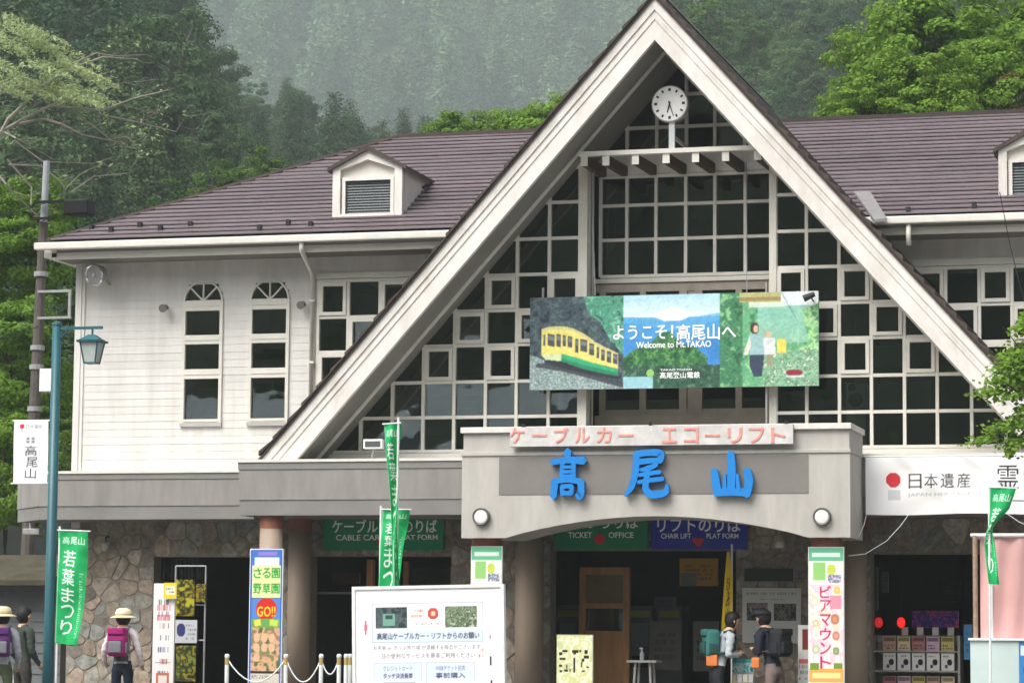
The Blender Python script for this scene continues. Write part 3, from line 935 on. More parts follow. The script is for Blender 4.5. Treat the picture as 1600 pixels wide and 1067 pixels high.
BY = -2.6
bx0, bx1 = -2.18, 3.03
bz0, bz1 = 2.565, 4.04
arc = [(bx0, bz0), (float(P(790, 838, BY)[0]), bz0)]
ca, cb_ = float(P(790, 838, BY)[0]), float(P(1262, 838, BY)[0])
zm_ = zline(806, 1025, BY)
for k in range(1, 16):
    t = k / 16
    arc.append((ca + (cb_ - ca) * t, bz0 + (zm_ - bz0) * math.sin(math.pi * t) ** 0.85))
arc += [(cb_, bz0), (bx1, bz0), (bx1, bz1 - .34), (bx0, bz1 - .34)]
bm_ = MB().prism(arc, BY, -1.5).build('entrance_beam', BEAM, B)
MB().box(bx0 + .012, bx1 - .012, BY + .02, -1.4, bz1 - .338, bz1 - .08).build('beam_course', BEAM, bm_)
MB().box(bx0 - .012, bx1 + .012, BY - .02, -1.4, bz1 - .385, bz1 - .335).build('beam_ledge', BEAM, bm_, bevel=.008)
MB().box(bx0 - .02, bx1 + .02, BY - .03, -1.4, bz1 - .078, bz1).build('coping', BARGE, bm_, bevel=.008)
x0, x1, z0, z1 = RC(780, 712, 1263, 771.5, BY)
MB().box(x0, x1, BY - .008, BY + .02, z0, z1).build('sign_panel', PANELG, bm_)
def brush(strokes, x0, x1, z0, z1, Y, depth, m, parent):
    """one brush-written letter: strokes are (points, widths) in a unit square, y down"""
    mb = MB()
    for si, (pts, ws) in enumerate(strokes):
        # resample with a smooth curve
        P_ = np.array(pts, float); k = len(P_)
        tt = np.linspace(0, k - 1, 7 * (k - 1) + 1)
        out = []
        for t in tt:
            i = min(int(t), k - 2); f = t - i
            p0, p1, p2, p3 = P_[max(i - 1, 0)], P_[i], P_[i + 1], P_[min(i + 2, k - 1)]
            out.append(.5 * (2 * p1 + (p2 - p0) * f + (2 * p0 - 5 * p1 + 4 * p2 - p3) * f * f + (3 * p1 - p0 - 3 * p2 + p3) * f ** 3))
        out = np.array(out); wv = np.interp(tt, np.linspace(0, k - 1, len(ws)), ws)
        d = np.gradient(out, axis=0); d /= np.linalg.norm(d, axis=1)[:, None] + 1e-9
        nrm = np.stack([-d[:, 1], d[:, 0]], 1)
        A = out + nrm * wv[:, None] / 2; Bq = out - nrm * wv[:, None] / 2
        cap0 = out[0] - d[0] * wv[0] * .38; cap1 = out[-1] + d[-1] * wv[-1] * .38
        def w3(p, dd): return (x0 + p[0] * (x1 - x0), Y - dd, z1 - p[1] * (z1 - z0))
        dd = depth + .0016 * si
        n = len(out)
        ring = [cap0] + list(A) + [cap1] + list(Bq[::-1])
        vs = [w3(p, dd) for p in ring] + [w3(p, 0) for p in ring]
        N = len(ring)
        fs = []
        front = []
        # quads across the stroke
        fs.append((0, 2 * n + 1, 1)); fs.append((n, n + 2, n + 1))
        for i in range(n - 1):
            fs.append((1 + i, 2 * n + 1 - i, 2 * n - i, 2 + i))
        for i in range(N):
            j = (i + 1) % N
            fs.append((i, j, N + j, N + i))
        mb.add(vs, fs)
    o = mb.build('letter', m, parent)
    bm2 = bmesh.new(); bm2.from_mesh(o.data); bmesh.ops.recalc_face_normals(bm2, faces=bm2.faces[:]); bm2.to_mesh(o.data); bm2.free()
    return o
T = .15
KANJI = {
 '高': [([(.50, .02), (.50, .14)], (.2, .16)), ([(.06, .25), (.5, .21), (.95, .22)], (.12, .13, .17)),
        ([(.36, .27), (.34, .58)], (.12, .13)), ([(.66, .27), (.66, .58)], (.12, .13)),
        ([(.36, .36), (.64, .35)], (.07, .07)), ([(.36, .455), (.64, .45)], (.07, .07)), ([(.34, .555), (.66, .55)], (.09, .09)),
        ([(.16, .66), (.12, .98)], (.2, .17)), ([(.10, .66), (.5, .625), (.88, .66)], (.12, .11, .14)), ([(.87, .66), (.88, .86), (.84, .97), (.74, .93)], (.17, .18, .17, .06)),
        ([(.36, .76), (.37, .93)], (.12, .12)), ([(.36, .765), (.62, .755)], (.09, .1)), ([(.63, .76), (.61, .92)], (.12, .12)), ([(.36, .905), (.63, .90)], (.1, .1))],
 '尾': [([(.26, .08), (.55, .05), (.80, .07), (.80, .22)], (.15, .14, .16, .14)), ([(.28, .25), (.55, .225), (.82, .22)], (.13, .12, .13)),
        ([(.27, .08), (.25, .45), (.16, .78), (.02, .97)], (.15, .15, .14, .05)),
        ([(.72, .31), (.55, .38), (.36, .42)], (.10, .11, .07)), ([(.33, .53), (.58, .49), (.80, .47)], (.08, .10, .09)), ([(.31, .68), (.58, .64), (.86, .61)], (.08, .10, .10)),
        ([(.53, .36), (.50, .62), (.48, .82), (.60, .94), (.82, .93), (.93, .88), (.95, .72)], (.12, .13, .14, .17, .16, .14, .04))],
 '山': [([(.49, .03), (.51, .35), (.50, .88)], (.15, .19, .18)), ([(.12, .40), (.15, .65), (.20, .90)], (.14, .19, .18)),
        ([(.14, .90), (.5, .885), (.86, .90)], (.17, .16, .17)), ([(.86, .40), (.90, .65), (.85, .97)], (.15, .2, .16)),
        ([(.36, .5), (.35, .84)], (.06, .1)), ([(.64, .5), (.67, .84)], (.06, .1))],
}
for ch, r in (('高', (861, 704, 918, 778)), ('尾', (978, 704, 1048, 777)), ('山', (1110, 706, 1179, 777))):
    x0, x1, z0, z1 = RC(*r, BY)
    brush(KANJI[ch], x0, x1, z0, z1, BY - .03, .07, BLUE, bm_)
# red katakana sign board
x0, x1, z0, z1 = RC(797, 665, 1239, 695.5, BY - .1)
sg = thing('fascia_sign', 'long white sign with faded salmon katakana above blue letters', 'sign', ((x0 + x1) / 2, BY - .1, z0))
MB().box(x0, x1, BY - .11, BY - .035, z0, z1).build('board', mat('aged_white_board', (0.60, 0.59, 0.57), .5, .25, 5, col2=(.46, .44, .43)), sg)
n1 = 'ケーブルカー'; n2 = 'エコーリフト'
def rowtext(chars, centers, yt, yb, w, Y, m, parent, bold, depth=.008):
    for ch, c in zip(chars, centers):
        dy = 0
        if ch == 'ー': r = (c - w * .5, (yt + yb) / 2 - 1.8, c + w * .5, (yt + yb) / 2 + 1.8)
        else: r = (c - w / 2, yt, c + w / 2, yb)
        a = RC(*r, Y)
        letters(ch, *a, Y, m, parent, bold=bold, depth=depth, name='letter', res=2)
rowtext(n1, [808, 843, 877, 910, 944, 978], 668, 692, 23, BY - .112, SALMON, sg, .03)
rowtext(n2, [1046, 1080, 1113, 1148, 1182, 1216], 668, 692, 23, BY - .112, SALMON, sg, .03)
for px_ in (817, 1016, 1228):
    xx = float(P(px_, 664, BY - .07)[0])
    MB().box(xx - .02, xx + .02, BY - .07, BY - .03, z1 - .01, z1 + .05).build('bracket', BLACKM, sg)
# round lamps on the beam
for px_, py_, lab in ((753, 807, 'round white bulkhead lamp with grey rim on the beam above the green poster'), (1285, 807, 'round white bulkhead lamp with grey rim on the beam above the beer mount poster')):
    c = P(px_, py_, BY)
    l = thing('bulkhead_lamp', lab, 'lamp', (c[0], BY, c[2]), 'lamps on the entrance beam')
    n = 28
    prof = [(.118, 0), (.118, .06), (.108, .075), (.094, .068), (.092, 0)]
    m = MB()
    for (r0, d0), (r1, d1) in zip(prof[:-1], prof[1:]):
        for k in range(n):
            t0, t1 = 2 * math.pi * k / n, 2 * math.pi * (k + 1) / n
            m.add([(c[0] + r0 * math.cos(t0), BY - d0, c[2] + r0 * math.sin(t0)), (c[0] + r0 * math.cos(t1), BY - d0, c[2] + r0 * math.sin(t1)),
                   (c[0] + r1 * math.cos(t1), BY - d1, c[2] + r1 * math.sin(t1)), (c[0] + r1 * math.cos(t0), BY - d1, c[2] + r1 * math.sin(t0))], [(3, 2, 1, 0)])
    m.build('rim', mat('lamp_rim', (0.13, 0.125, 0.12), .45, .1, 6), l, smooth=True)
    m = MB()
    pr = [(.094, .055), (.085, .064), (.045, .068), (.015, .069)]
    for (r0, d0), (r1, d1) in zip(pr[:-1], pr[1:]):
        for k in range(n):
            t0, t1 = 2 * math.pi * k / n, 2 * math.pi * (k + 1) / n
            m.add([(c[0] + r0 * math.cos(t0), BY - d0, c[2] + r0 * math.sin(t0)), (c[0] + r0 * math.cos(t1), BY - d0, c[2] + r0 * math.sin(t1)),
                   (c[0] + r1 * math.cos(t1), BY - d1, c[2] + r1 * math.sin(t1)), (c[0] + r1 * math.cos(t0), BY - d1, c[2] + r1 * math.sin(t0))], [(0, 1, 2, 3)])
    m.disc(c[0], c[2], .016, BY - .069, BY - .066, 12)
    m.build('diffuser', mat('lamp_diffuser', (0.74, 0.73, 0.70), .4, .04, 5), l)

# columns
def column(px_, Y, r, ztop, redtop=True):
    x = float(P(px_, 950, Y)[0])
    o = MB().lathe([(r, .42), (r, ztop - .17)], x, Y, 24).build('column', COLUMN, B, smooth=False)
    for p in o.data.polygons: p.use_smooth = len(p.vertices) == 4
    MB().lathe([(r + .012, 0), (r + .012, .42)], x, Y, 24).build('column_base', COLRED, o)
    MB().lathe([(r + .006, ztop - .17), (r + .006, ztop)], x, Y, 24).build('column_head', COLRED, o)
    return x
column(422, -1.25, .165, ZC0)
column(467, -0.25, .165, ZC0)
column(827, -0.35, .20, ZC0)
column(760, -2.25, .20, bz0)
column(1292, -2.25, .20, bz0)
column(1338, -0.45, .15, ZC0)

# ================================================================== GROUND FLOOR STONE WALL
rects = [(-9.0, -7.64, 0, 2.93), (-7.64, -5.21, 2.40, 2.93), (-6.0, -5.21, 0, 2.40), (-5.21, -3.09, 2.41, 2.93), (-3.09, -1.62, 0, 2.93),
         (-1.62, 1.04, 2.49, 2.93), (1.04, 2.92, 0, 2.93), (2.92, 4.45, 2.44, 2.93), (4.45, 5.6, 0, 2.93)]
gw = MB()
for a, b, c, d in rects: gw.box(a, b, 0.007, 0.32, c, d)
gw.box(5.6, XR - .1, 0.02, .32, 0, 2.93)
gw = gw.build('stone_wall', MORTAR, B)
MB().box(XL, XL + .2, .32, 6.7, 0, 2.93).build('side_wall', MORTAR, B)
srng = random.Random(5)
def stones(x0, x1, z0, z1, cell):
    nx, nz = max(1, round((x1 - x0) / cell)), max(1, round((z1 - z0) / cell))
    seeds = []
    for i in range(nx):
        for j in range(nz):
            seeds.append((x0 + (i + .5 + srng.uniform(-.42, .42)) * (x1 - x0) / nx, z0 + (j + .5 + srng.uniform(-.42, .42)) * (z1 - z0) / nz))
    for i, (sx, sz) in enumerate(seeds):
        poly = [(x0, z0), (x1, z0), (x1, z1), (x0, z1)]
        for j, (tx, tz) in enumerate(seeds):
            if i == j or abs(tx - sx) > 4 * cell or abs(tz - sz) > 4 * cell: continue
            nx_, nz_ = tx - sx, tz - sz
            poly = clip_poly(poly, nx_, nz_, (tx * tx + tz * tz - sx * sx - sz * sz) / 2)
            if len(poly) < 3: break
        if len(poly) < 3 or area(poly) < .004: continue
        cx0 = sum(p[0] for p in poly) / len(poly); cz0 = sum(p[1] for p in poly) / len(poly)
        # rounded corners: cut every corner, shrink for the joint
        rp = []
        n = len(poly)
        for k in range(n):
            p, q, r = poly[k - 1], poly[k], poly[(k + 1) % n]
            rp.append((q[0] + .2 * (p[0] - q[0]), q[1] + .2 * (p[1] - q[1]))); rp.append((q[0] + .2 * (r[0] - q[0]), q[1] + .2 * (r[1] - q[1])))
        sc = 1 - .009 / math.sqrt(area(poly))
        rp = [(cx0 + (p[0] - cx0) * sc, cz0 + (p[1] - cz0) * sc) for p in rp]
        ip = [(cx0 + (p[0] - cx0) * .93, cz0 + (p[1] - cz0) * .93) for p in rp]
        n = len(rp); d = srng.uniform(.004, .022)
        tx, tz = srng.uniform(-.03, .03), srng.uniform(-.03, .03)
        vs = [(x, .03, z) for x, z in rp] + [(x, .012, z) for x, z in rp] + [(x, .01 - d + tx * (x - cx0) + tz * (z - cz0), z) for x, z in ip]
        fs = [tuple(range(2 * n, 3 * n))]
        for k in range(n):
            l = (k + 1) % n
            fs.append((k, l, n + l, n + k)); fs.append((n + k, n + l, 2 * n + l, 2 * n + k))
        MB().add(vs, fs).build('stone', srng.choice(STONES), gw)
for (a, b, c, d), cell in zip(rects, (.225, .25, .34, .27, .30, .3, .27, .28, .36)):
    stones(a, b, c, d, cell)

# interiors of the ground floor
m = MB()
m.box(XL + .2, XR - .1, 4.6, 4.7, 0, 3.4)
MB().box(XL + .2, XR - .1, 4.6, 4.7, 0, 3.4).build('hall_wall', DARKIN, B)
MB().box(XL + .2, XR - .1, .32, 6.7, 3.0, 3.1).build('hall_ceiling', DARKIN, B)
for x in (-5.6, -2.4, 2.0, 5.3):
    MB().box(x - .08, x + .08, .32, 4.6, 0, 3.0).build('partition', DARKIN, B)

# hanging signs on the spandrels
def spandrel_sign(name, label, r, Y, m, jp, jr, en, er, dot=None, small=None):
    x0, x1, z0, z1 = RC(*r, Y)
    o = thing(name, label, 'sign', ((x0 + x1) / 2, Y, z0))
    MB().box(x0, x1, Y, Y + .05, z0, z1).build('panel', m, o)
    letters(jp, *RC(*jr, Y), Y, SIGNW, o, bold=.012, depth=.006)
    for t, e in zip(en, er): letters(t, *RC(*e, Y), Y, SIGNW, o, bold=.018, depth=.004)
    if small:
        for t, e in small: letters(t, *RC(*e, Y), Y, mat('sign_faint_letter', (.28, .36, .33), .5), o, depth=.003, res=2)
    if dot:
        c = P(dot[0], dot[1], Y); r_ = dot[2]
        if dot[3]:
            q = MB().prism([(c[0], c[2] - r_ * 1.1), (c[0] + r_, c[2] + .01), (c[0] + r_ * .6, c[2] + r_ * .6), (c[0], c[2] + r_ * .3), (c[0] - r_ * .6, c[2] + r_ * .6), (c[0] - r_, c[2] + .01)], Y - .006, Y)
        else: q = MB().disc(c[0], c[2], r_, Y - .006, Y)
        q.build('red_mark', RED, o)
SY = -0.12
spandrel_sign('cable_car_sign', 'green sign reading cable car platform in white over the doorway', (505, 805, 693, 859), SY, SIGNG, 'ケーブルカーのりば', (519, 811, 683, 832), ('CABLE CAR', 'PLAT FORM'), ((525, 835, 594, 844), (622, 835, 684, 843)), (594, 848, .05, False))
spandrel_sign('ticket_office_sign', 'green ticket office sign with a red dot under the arched beam', (865, 800, 1012, 858), SY, SIGNG, 'キップうりば', (876, 806, 998, 826), ('TICKET', 'OFFICE'), ((888, 831, 925, 840), (951, 831, 990, 840)), (937, 842, .075, False))
spandrel_sign('chair_lift_sign', 'dark blue chair lift sign with a red mark under the arched beam', (1018, 800, 1167, 858), SY, SIGNB, 'リフトのりば', (1027, 808, 1158, 831), ('CHAIR LIFT', 'PLAT FORM'), ((1033, 833, 1080, 841), (1104, 833, 1154, 841)), (1091, 845, .085, True))

# ================================================================== THINGS ON THE FACADE
# clock
CY = -0.55
c = P(1047, 163, CY); cr_ = float(P(1075.5, 163, CY)[0] - c[0])
ck = thing('wall_clock', 'round white clock on a short post high in the gable', 'clock', (c[0], CY, c[2]))
MB().disc(c[0], c[2], cr_, CY - .03, CY + .1, 40).build('case', mat('clock_rim', (0.30, 0.29, 0.27), .4), ck)
MB().disc(c[0], c[2], cr_ * .94, CY - .036, CY - .031, 40).build('face', mat('clock_face', (0.85, 0.85, 0.83), .4, .03, 3), ck)
for k in range(12):
    a = math.pi / 2 - k * math.pi / 6
    L0, L1, w = cr_ * .68, cr_ * .84, cr_ * (.05 if k % 3 else .07)
    ux, uz = math.cos(a), math.sin(a)
    MB().prism([(c[0] + ux * L0 - uz * w, c[2] + uz * L0 + ux * w), (c[0] + ux * L0 + uz * w, c[2] + uz * L0 - ux * w), (c[0] + ux * L1 + uz * w, c[2] + uz * L1 - ux * w), (c[0] + ux * L1 - uz * w, c[2] + uz * L1 + ux * w)], CY - .041, CY - .035).build('hour_mark', INK, ck)
for ang, L, w, y in ((6.45 * 30, .50, .045, .047), (27 * 6, .74, .032, .052)):
    a = math.pi / 2 - math.radians(ang)
    ux, uz = math.cos(a), math.sin(a); L *= cr_; w *= cr_
    MB().prism([(c[0] - ux * .2 * L - uz * w, c[2] - uz * .2 * L + ux * w), (c[0] - ux * .2 * L + uz * w, c[2] - uz * .2 * L - ux * w), (c[0] + ux * L + uz * w * .6, c[2] + uz * L - ux * w * .6), (c[0] + ux * L - uz * w * .6, c[2] + uz * L + ux * w * .6)], CY - y, CY - y + .004).build('clock_hand', INK, ck)
x0, x1, z0, z1 = RC(1045, 188, 1054, 236, CY)
MB().box(x0, x1, CY, CY + .06, z0, c[2] - cr_ * .9).build('post', mat('pale_post', (0.55, 0.58, 0.60), .5), ck)
MB().box(x0 + .02, x1 - .02, CY + .06, RY - .02, z0 + .2, z0 + .24).build('bracket', TRIM, ck)

# billboard ------------------------------------------------------------------
BBY = -0.32
cv = Canvas(452, 148, (90, 120, 110))
R_ = cv.region
cv.speckle(R_(0, 0, 150, 148), [(38, 50, 62), (70, 86, 96), (52, 70, 74), (96, 108, 118), (60, 84, 80)], 9, 3)
cv.speckle(cv.pmask([(85, 0), (150, 0), (150, 95), (128, 70), (112, 40), (95, 30)]), [(40, 92, 78), (90, 170, 140), (60, 128, 104), (120, 190, 160)], 7, 5)
cv.speckle(cv.pmask([(0, 90), (40, 108), (150, 140), (150, 148), (0, 148)]), [(110, 128, 134), (190, 205, 205), (86, 110, 104), (160, 190, 180)], 4, 9)
cv.poly([(12, 104), (60, 112), (150, 138), (150, 146), (60, 120), (10, 110)], (48, 50, 60), .8)
roofp = [(18.5, 50), (31, 47), (51.5, 46), (69, 50), (87, 59), (104, 72), (122, 82), (141, 91)]
cv.poly(roofp + [(141, 116), (100, 105), (69, 95), (51, 90), (18.5, 92)], (230, 218, 118))
cv.poly(roofp + [(141, 95), (122, 87), (104, 77), (87, 65), (69, 55), (51, 51), (31, 52), (18.5, 55)], (206, 200, 136))
cv.poly([(51, 90), (69, 95), (100, 105), (141, 117), (141, 126), (110, 122), (81, 113), (51, 102)], (52, 170, 116))
cv.poly([(51, 97), (81, 107), (141, 122), (141, 126), (110, 122), (81, 113), (51, 102)], (36, 132, 94))
cv.poly([(18.5, 92), (51, 90), (51, 102), (25, 99)], (206, 222, 168))
for (a, c_, b, d) in ((97, 110, 275, 335), (122, 160, 270, 335), (170, 195, 272, 340), (205, 220, 280, 340), (232, 255, 285, 345), (272, 288, 300, 375), (300, 335, 302, 368), (345, 375, 325, 388), (388, 400, 348, 408), (410, 430, 360, 420), (440, 465, 370, 430), (475, 500, 385, 438)):
    a, c_, b, d = (a - 25) / 3.4, (c_ - 25) / 3.4, (b - 75) / 3.4, (d - 75) / 3.4
    k_ = (c_ - a) * .25
    cv.poly([(a, b), (c_, b + k_), (c_, d + k_), (a, d)], (70, 74, 76)); cv.poly([(a + .6, b + 3), (c_ - 1, b + k_ + 3), (c_ - 1, (b + d) / 2 + k_), (a + .6, (b + d) / 2)], (136, 146, 150), .7)
cv.poly([(24, 100), (51, 103), (81, 114), (141, 128), (141, 133), (78, 120), (24, 106)], (40, 42, 50), .85)
for y in range(0, 148):
    t = y / 148
    cv.rect(149, y, 300, y + 1, (170 + 40 * min(1, y / 30), 212 + 22 * min(1, y / 30), 232) if y < 36 else (96 - 30 * min(1, (y - 36) / 40), 172 - 40 * min(1, (y - 36) / 40), 220 - 8 * min(1, (y - 36) / 40)))
cv.poly([(149, 34), (185, 36), (225, 46), (262, 36), (300, 30), (300, 70), (149, 70)], (84, 164, 214), .7)
cv.poly([(190, 32), (222, 21), (232, 20), (262, 32), (236, 42), (214, 42)], (246, 240, 236))
cv.poly([(149, 44), (190, 50), (228, 58), (262, 50), (300, 42), (300, 100), (149, 100)], (60, 140, 200), .6)
cv.speckle(cv.pmask([(149, 98), (165, 86), (190, 78), (206, 62), (222, 58), (238, 76), (262, 84), (280, 100), (282, 148), (149, 148)]), [(30, 72, 48), (58, 120, 66), (34, 84, 58), (104, 164, 84), (44, 96, 62)], 8, 13)
cv.speckle(R_(149, 112, 300, 148), [(30, 60, 48), (54, 96, 72), (36, 72, 58), (90, 130, 100)], 6, 17)
cv.rect(149, 129, 196, 148, (150, 200, 210))
cv.poly([(278, 74), (300, 68), (300, 104), (284, 104)], (52, 128, 196))
cv.speckle(R_(300, 0, 452, 148), [(60, 130, 90), (110, 180, 130), (84, 156, 110), (150, 205, 150)], 10, 21)
cv.speckle(R_(300, 0, 335, 148), [(40, 92, 66), (74, 136, 92), (52, 110, 80), (130, 190, 130)], 8, 23)
for y in range(18, 80):
    cv.rect(358, y, 452, y + 1, (150, 214 - .2 * y, 208 - .4 * y), .75)
cv.rect(330, 0, 396, 16, (176, 178, 120)); cv.rect(330, 8, 396, 14, (156, 132, 82)); cv.rect(394, 0, 452, 22, (226, 236, 236)); cv.rect(345, 16, 400, 24, (208, 228, 206))
cv.speckle(cv.pmask([(425, 30), (452, 18), (452, 148), (370, 148), (372, 110), (410, 96), (436, 80)]), [(90, 168, 110), (150, 206, 140), (190, 225, 160), (70, 140, 100)], 7, 27)
cv.speckle(R_(366, 92, 452, 148), [(96, 160, 120), (170, 206, 170), (70, 124, 96), (210, 220, 190)], 5, 29)
# two walkers, small
cv.ell(353, 56, 7, 9, (70, 50, 44)); cv.ell(355, 57, 4, 6, (214, 176, 150)); cv.poly([(344, 66), (366, 66), (370, 98), (346, 98)], (150, 190, 190)); cv.poly([(346, 68), (338, 88), (336, 98), (342, 98), (348, 84)], (222, 218, 206)); cv.poly([(345, 98), (368, 98), (364, 132), (352, 132), (346, 116)], (50, 62, 84))
cv.ell(374, 66, 6, 6, (200, 180, 150)); cv.poly([(366, 72), (384, 72), (386, 98), (368, 98)], (214, 220, 220)); cv.rect(388, 74, 402, 96, (226, 206, 90)); cv.rect(372, 98, 382, 116, (150, 150, 120))
cv.ell(414, 126, 13, 5, (150, 42, 60)); cv.rect(402, 131, 430, 134, (200, 215, 220))
for k in range(40):
    cv.put((abs(cv.yy - 2 - k) < .8) & (abs(cv.xx - 395 - k * .55) < 1), (90, 120, 130), .6)
fine = vnoise(148, 452, 2.2, 301)[..., None] * .6 + vnoise(148, 452, 5, 303)[..., None] * .4
cv.a = np.clip(cv.a * (.90 + .20 * fine), 0, 1)
cv.a = cv.a * .5 + (np.roll(cv.a, 1, 0) + np.roll(cv.a, -1, 0) + np.roll(cv.a, 1, 1) + np.roll(cv.a, -1, 1)) * .125
cv.a = cv.a * .93 + .05
x0, x1, z0, z1 = RC(828, 460, 1279, 606, BBY)
bb_ = thing('billboard', 'wide printed billboard of a yellow cable car, a mountain and walkers', 'billboard', ((x0 + x1) / 2, BBY, z0))
MB().box(x0, x1, BBY + .004, BBY + .06, z0, z1).build('panel', GREYM, bb_)
cv.flat(x0, x1, z0, z1, BBY, 'printed_sheet', bb_)
WL = mat('billboard_white_letter', (0.85, 0.86, 0.86), .5)
for t, r, bd in (('ようこそ！', (958, 508, 1052, 530), .02), ('高尾山へ', (1057, 506, 1150, 531), .012), ('Welcome to Mt.TAKAO', (994, 533, 1111, 543), .022), ('髙尾登山電鉄', (1031, 581, 1094, 591), .02), ('TAKAO TOZAN', (1032, 576, 1081, 579), .02)):
    letters(t, *RC(*r, BBY), BBY - .002, WL, bb_, bold=bd, depth=.002, name='lettering')
e = P(1016, 583, BBY)
MB().disc(e[0], e[2], .055, BBY - .004, BBY - .001, 20).build('emblem', mat('emblem_green', (.25, .5, .12), .5), bb_)
for px_ in (845, 1196):
    xx = float(P(px_, 600, BBY)[0])
    MB().tube([(xx, BBY + .09, z0 - (.6 if px_ > 1000 else .05)), (xx, BBY + .09, z1 + .15)], .018, 6).build('support_pole', GREYM, bb_)
for zz in (z0 + .25, z1 - .2):
    MB().box(x0 + .3, x1 - .3, BBY + .06, BBY + .10, zz - .02, zz + .02).build('rail', GREYM, bb_)
# spotlight clamped to the billboard's corner
c = P(1266, 463, BBY - .15)
sp = thing('clamp_spotlight', 'small dark spotlight on the upper right corner of the billboard', 'spotlight', (c[0], c[1], c[2]))
MB().tube([c + np.array([-.09, 0, -.03]), c + np.array([.06, 0, .03])], [.05, .035], 10).build('lamp_head', BLACKM, sp)
MB().tube([c, c + np.array([.02, .15, -.05])], .012, 6).build('arm', BLACKM, sp)
# cable down from the rafters
for nm, pts in (('cable', [(1166, 238, -.2), (1166, 330, -.2), (1167, 460, -.3)]), ('cable', [(929, 250, -.1), (926, 340, -.1), (930, 462, -.25)])):
    tag(MB().tube([P(*q) for q in pts], .008, 5).build(nm, GREYM), 'thin grey cable hanging from the rafters to the billboard' if pts[0][0] > 1000 else 'thin grey cable hanging beside the left post of the recess', 'cable')

# floodlight and spotlights on the left wall
c = P(147, 430, -.4)
fl = thing('floodlight', 'round silver floodlight high on the corner of the white wall', 'floodlight', (c[0], -.4, c[2]))
m = MB(); n = 24; d_ = Vector((-.25, -.9, -.2)).normalized(); a_ = d_.cross(Vector((0, 0, 1))).normalized(); b_ = d_.cross(a_)
for (r0, o0), (r1, o1) in zip([(.165, 0), (.155, .02), (.12, -.02), (.04, -.05)][:-1], [(.155, .02), (.12, -.02), (.04, -.05)]):
    for k in range(n):
        t0, t1 = 2 * math.pi * k / n, 2 * math.pi * (k + 1) / n
        f_ = lambda r, o, t: Vector(c) + d_ * o + a_ * (r * math.cos(t)) + b_ * (r * math.sin(t))
        m.add([f_(r0, o0, t0), f_(r0, o0, t1), f_(r1, o1, t1), f_(r1, o1, t0)], [(0, 1, 2, 3)])
m.build('reflector', mat('reflector', (.62, .64, .64), .18, .1, 6, metal=.7), fl, smooth=True)
MB().tube([Vector(c) + d_ * .0, Vector(c) - d_ * .16, Vector(c) - d_ * .26], [.165, .13, .05], 20).build('housing', GREYM, fl)
MB().tube([Vector(c) - d_ * .02, Vector(c) + d_ * .0], [.045, .035], 12).build('bulb', mat('bulb_glass', (.85, .86, .85), .15), fl)
MB().tube([Vector(c) - d_ * .2, (c[0] + .1, -.03, c[2] - .1)], .02, 6).build('arm', GREYM, fl)
for px_, py_, lab in ((258, 480, 'small grey spotlight on clapboards left of the arched windows'), (473, 475, 'small grey spotlight between the arched windows and the downpipe')):
    c = P(px_, py_, -.12)
    s_ = thing('wall_spotlight', lab, 'spotlight', tuple(c), 'spotlights beside the arched windows')
    MB().tube([c + np.array([0, .02, .0]), c + np.array([0, -.1, -.03])], [.045, .062], 14).build('lamp_head', mat('spot_grey', (.16, .15, .14), .5), s_)
    MB().tube([c + np.array([0, .02, 0]), c + np.array([0, .12, .01])], .018, 8).build('stem', mat('spot_grey', (0, 0, 0)), s_)
# work light standing on the canopy
x0, x1, z0, z1 = RC(568, 686, 598, 701, -1.2)
wl_ = thing('work_light', 'boxy white floodlight on a stem on the left canopy roof', 'floodlight', ((x0 + x1) / 2, -1.2, 3.7))
MB().box(x0, x1, -1.22, -1.12, z0, z1).build('casing', STEELW, wl_, bevel=.008)
MB().box(x0 + .03, x1 - .03, -1.226, -1.221, z0 + .025, z1 - .03).build('lens', mat('lens_dark', (.09, .095, .10), .2), wl_)
MB().tube([((x0 + x1) / 2, -1.17, z0), ((x0 + x1) / 2 - .03, -1.17, 3.70)], .015, 6).build('stem', GREYM, wl_)
MB().box((x0 + x1) / 2 - .09, (x0 + x1) / 2 + .03, -1.22, -1.12, 3.712, 3.73).build('foot', GREYM, wl_)

# white cloth banner on the right canopy --------------------------------------
NY = -1.62
cv = Canvas(330, 92, (238, 237, 236))
fold = vnoise(92, 330, 40, 51)
cv.a *= 1.0
cv.ell(44, 36, 12, 12, (206, 54, 66)); cv.poly([(33, 40), (40, 47), (34, 44)], (240, 240, 240))
cv.rect(36, 52, 56, 68, (200, 202, 204))
for i, ch in enumerate('日本遺産'):
    cv.text(ch, 69 + i * 25.5, 27, 90 + i * 25.5, 50, (52, 50, 54), 0)
cv.text('JAPAN HERITAGE', 68, 57, 168, 64, (170, 168, 170), 0)
cv.text('霊', 209, 15, 242, 52, (44, 42, 46), .004); cv.text('気満山', 250, 15, 325, 52, (44, 42, 46), .004)
cv.text('ール', 232, 64, 275, 78, (60, 58, 60), 0)
x0, x1, z0, z1 = RC(1352.5, 713, 1680, 803, NY)
bn = thing('cloth_banner', 'white cloth banner with red disc and black Japanese lettering on the right canopy', 'banner', ((x0 + x1) / 2, NY, z0))
def bfn(u, v):
    x = x0 + u * (x1 - x0); z = z1 - v * (z1 - z0)
    y = NY - .012 * np.sin(u * 19 + v * 5) * np.sin(v * 3.1) - .02 * np.exp(-((u * 3.2 - .6 - v * .9) ** 2) * 40) - .015 * np.exp(-((u * 3.2 - 1.6 - v * 1.2) ** 2) * 50)
    return np.stack([x, y, z - .01 * np.sin(u * 9) * v], 1)
cv.grid(bfn, 'cloth', bn)
for zz in (z1, ):
    MB().tube([(x0 - .02, NY + .02, zz + .01), (x1, NY + .02, zz + .01)], .012, 6).build('hanging_rope', STEELW, bn)

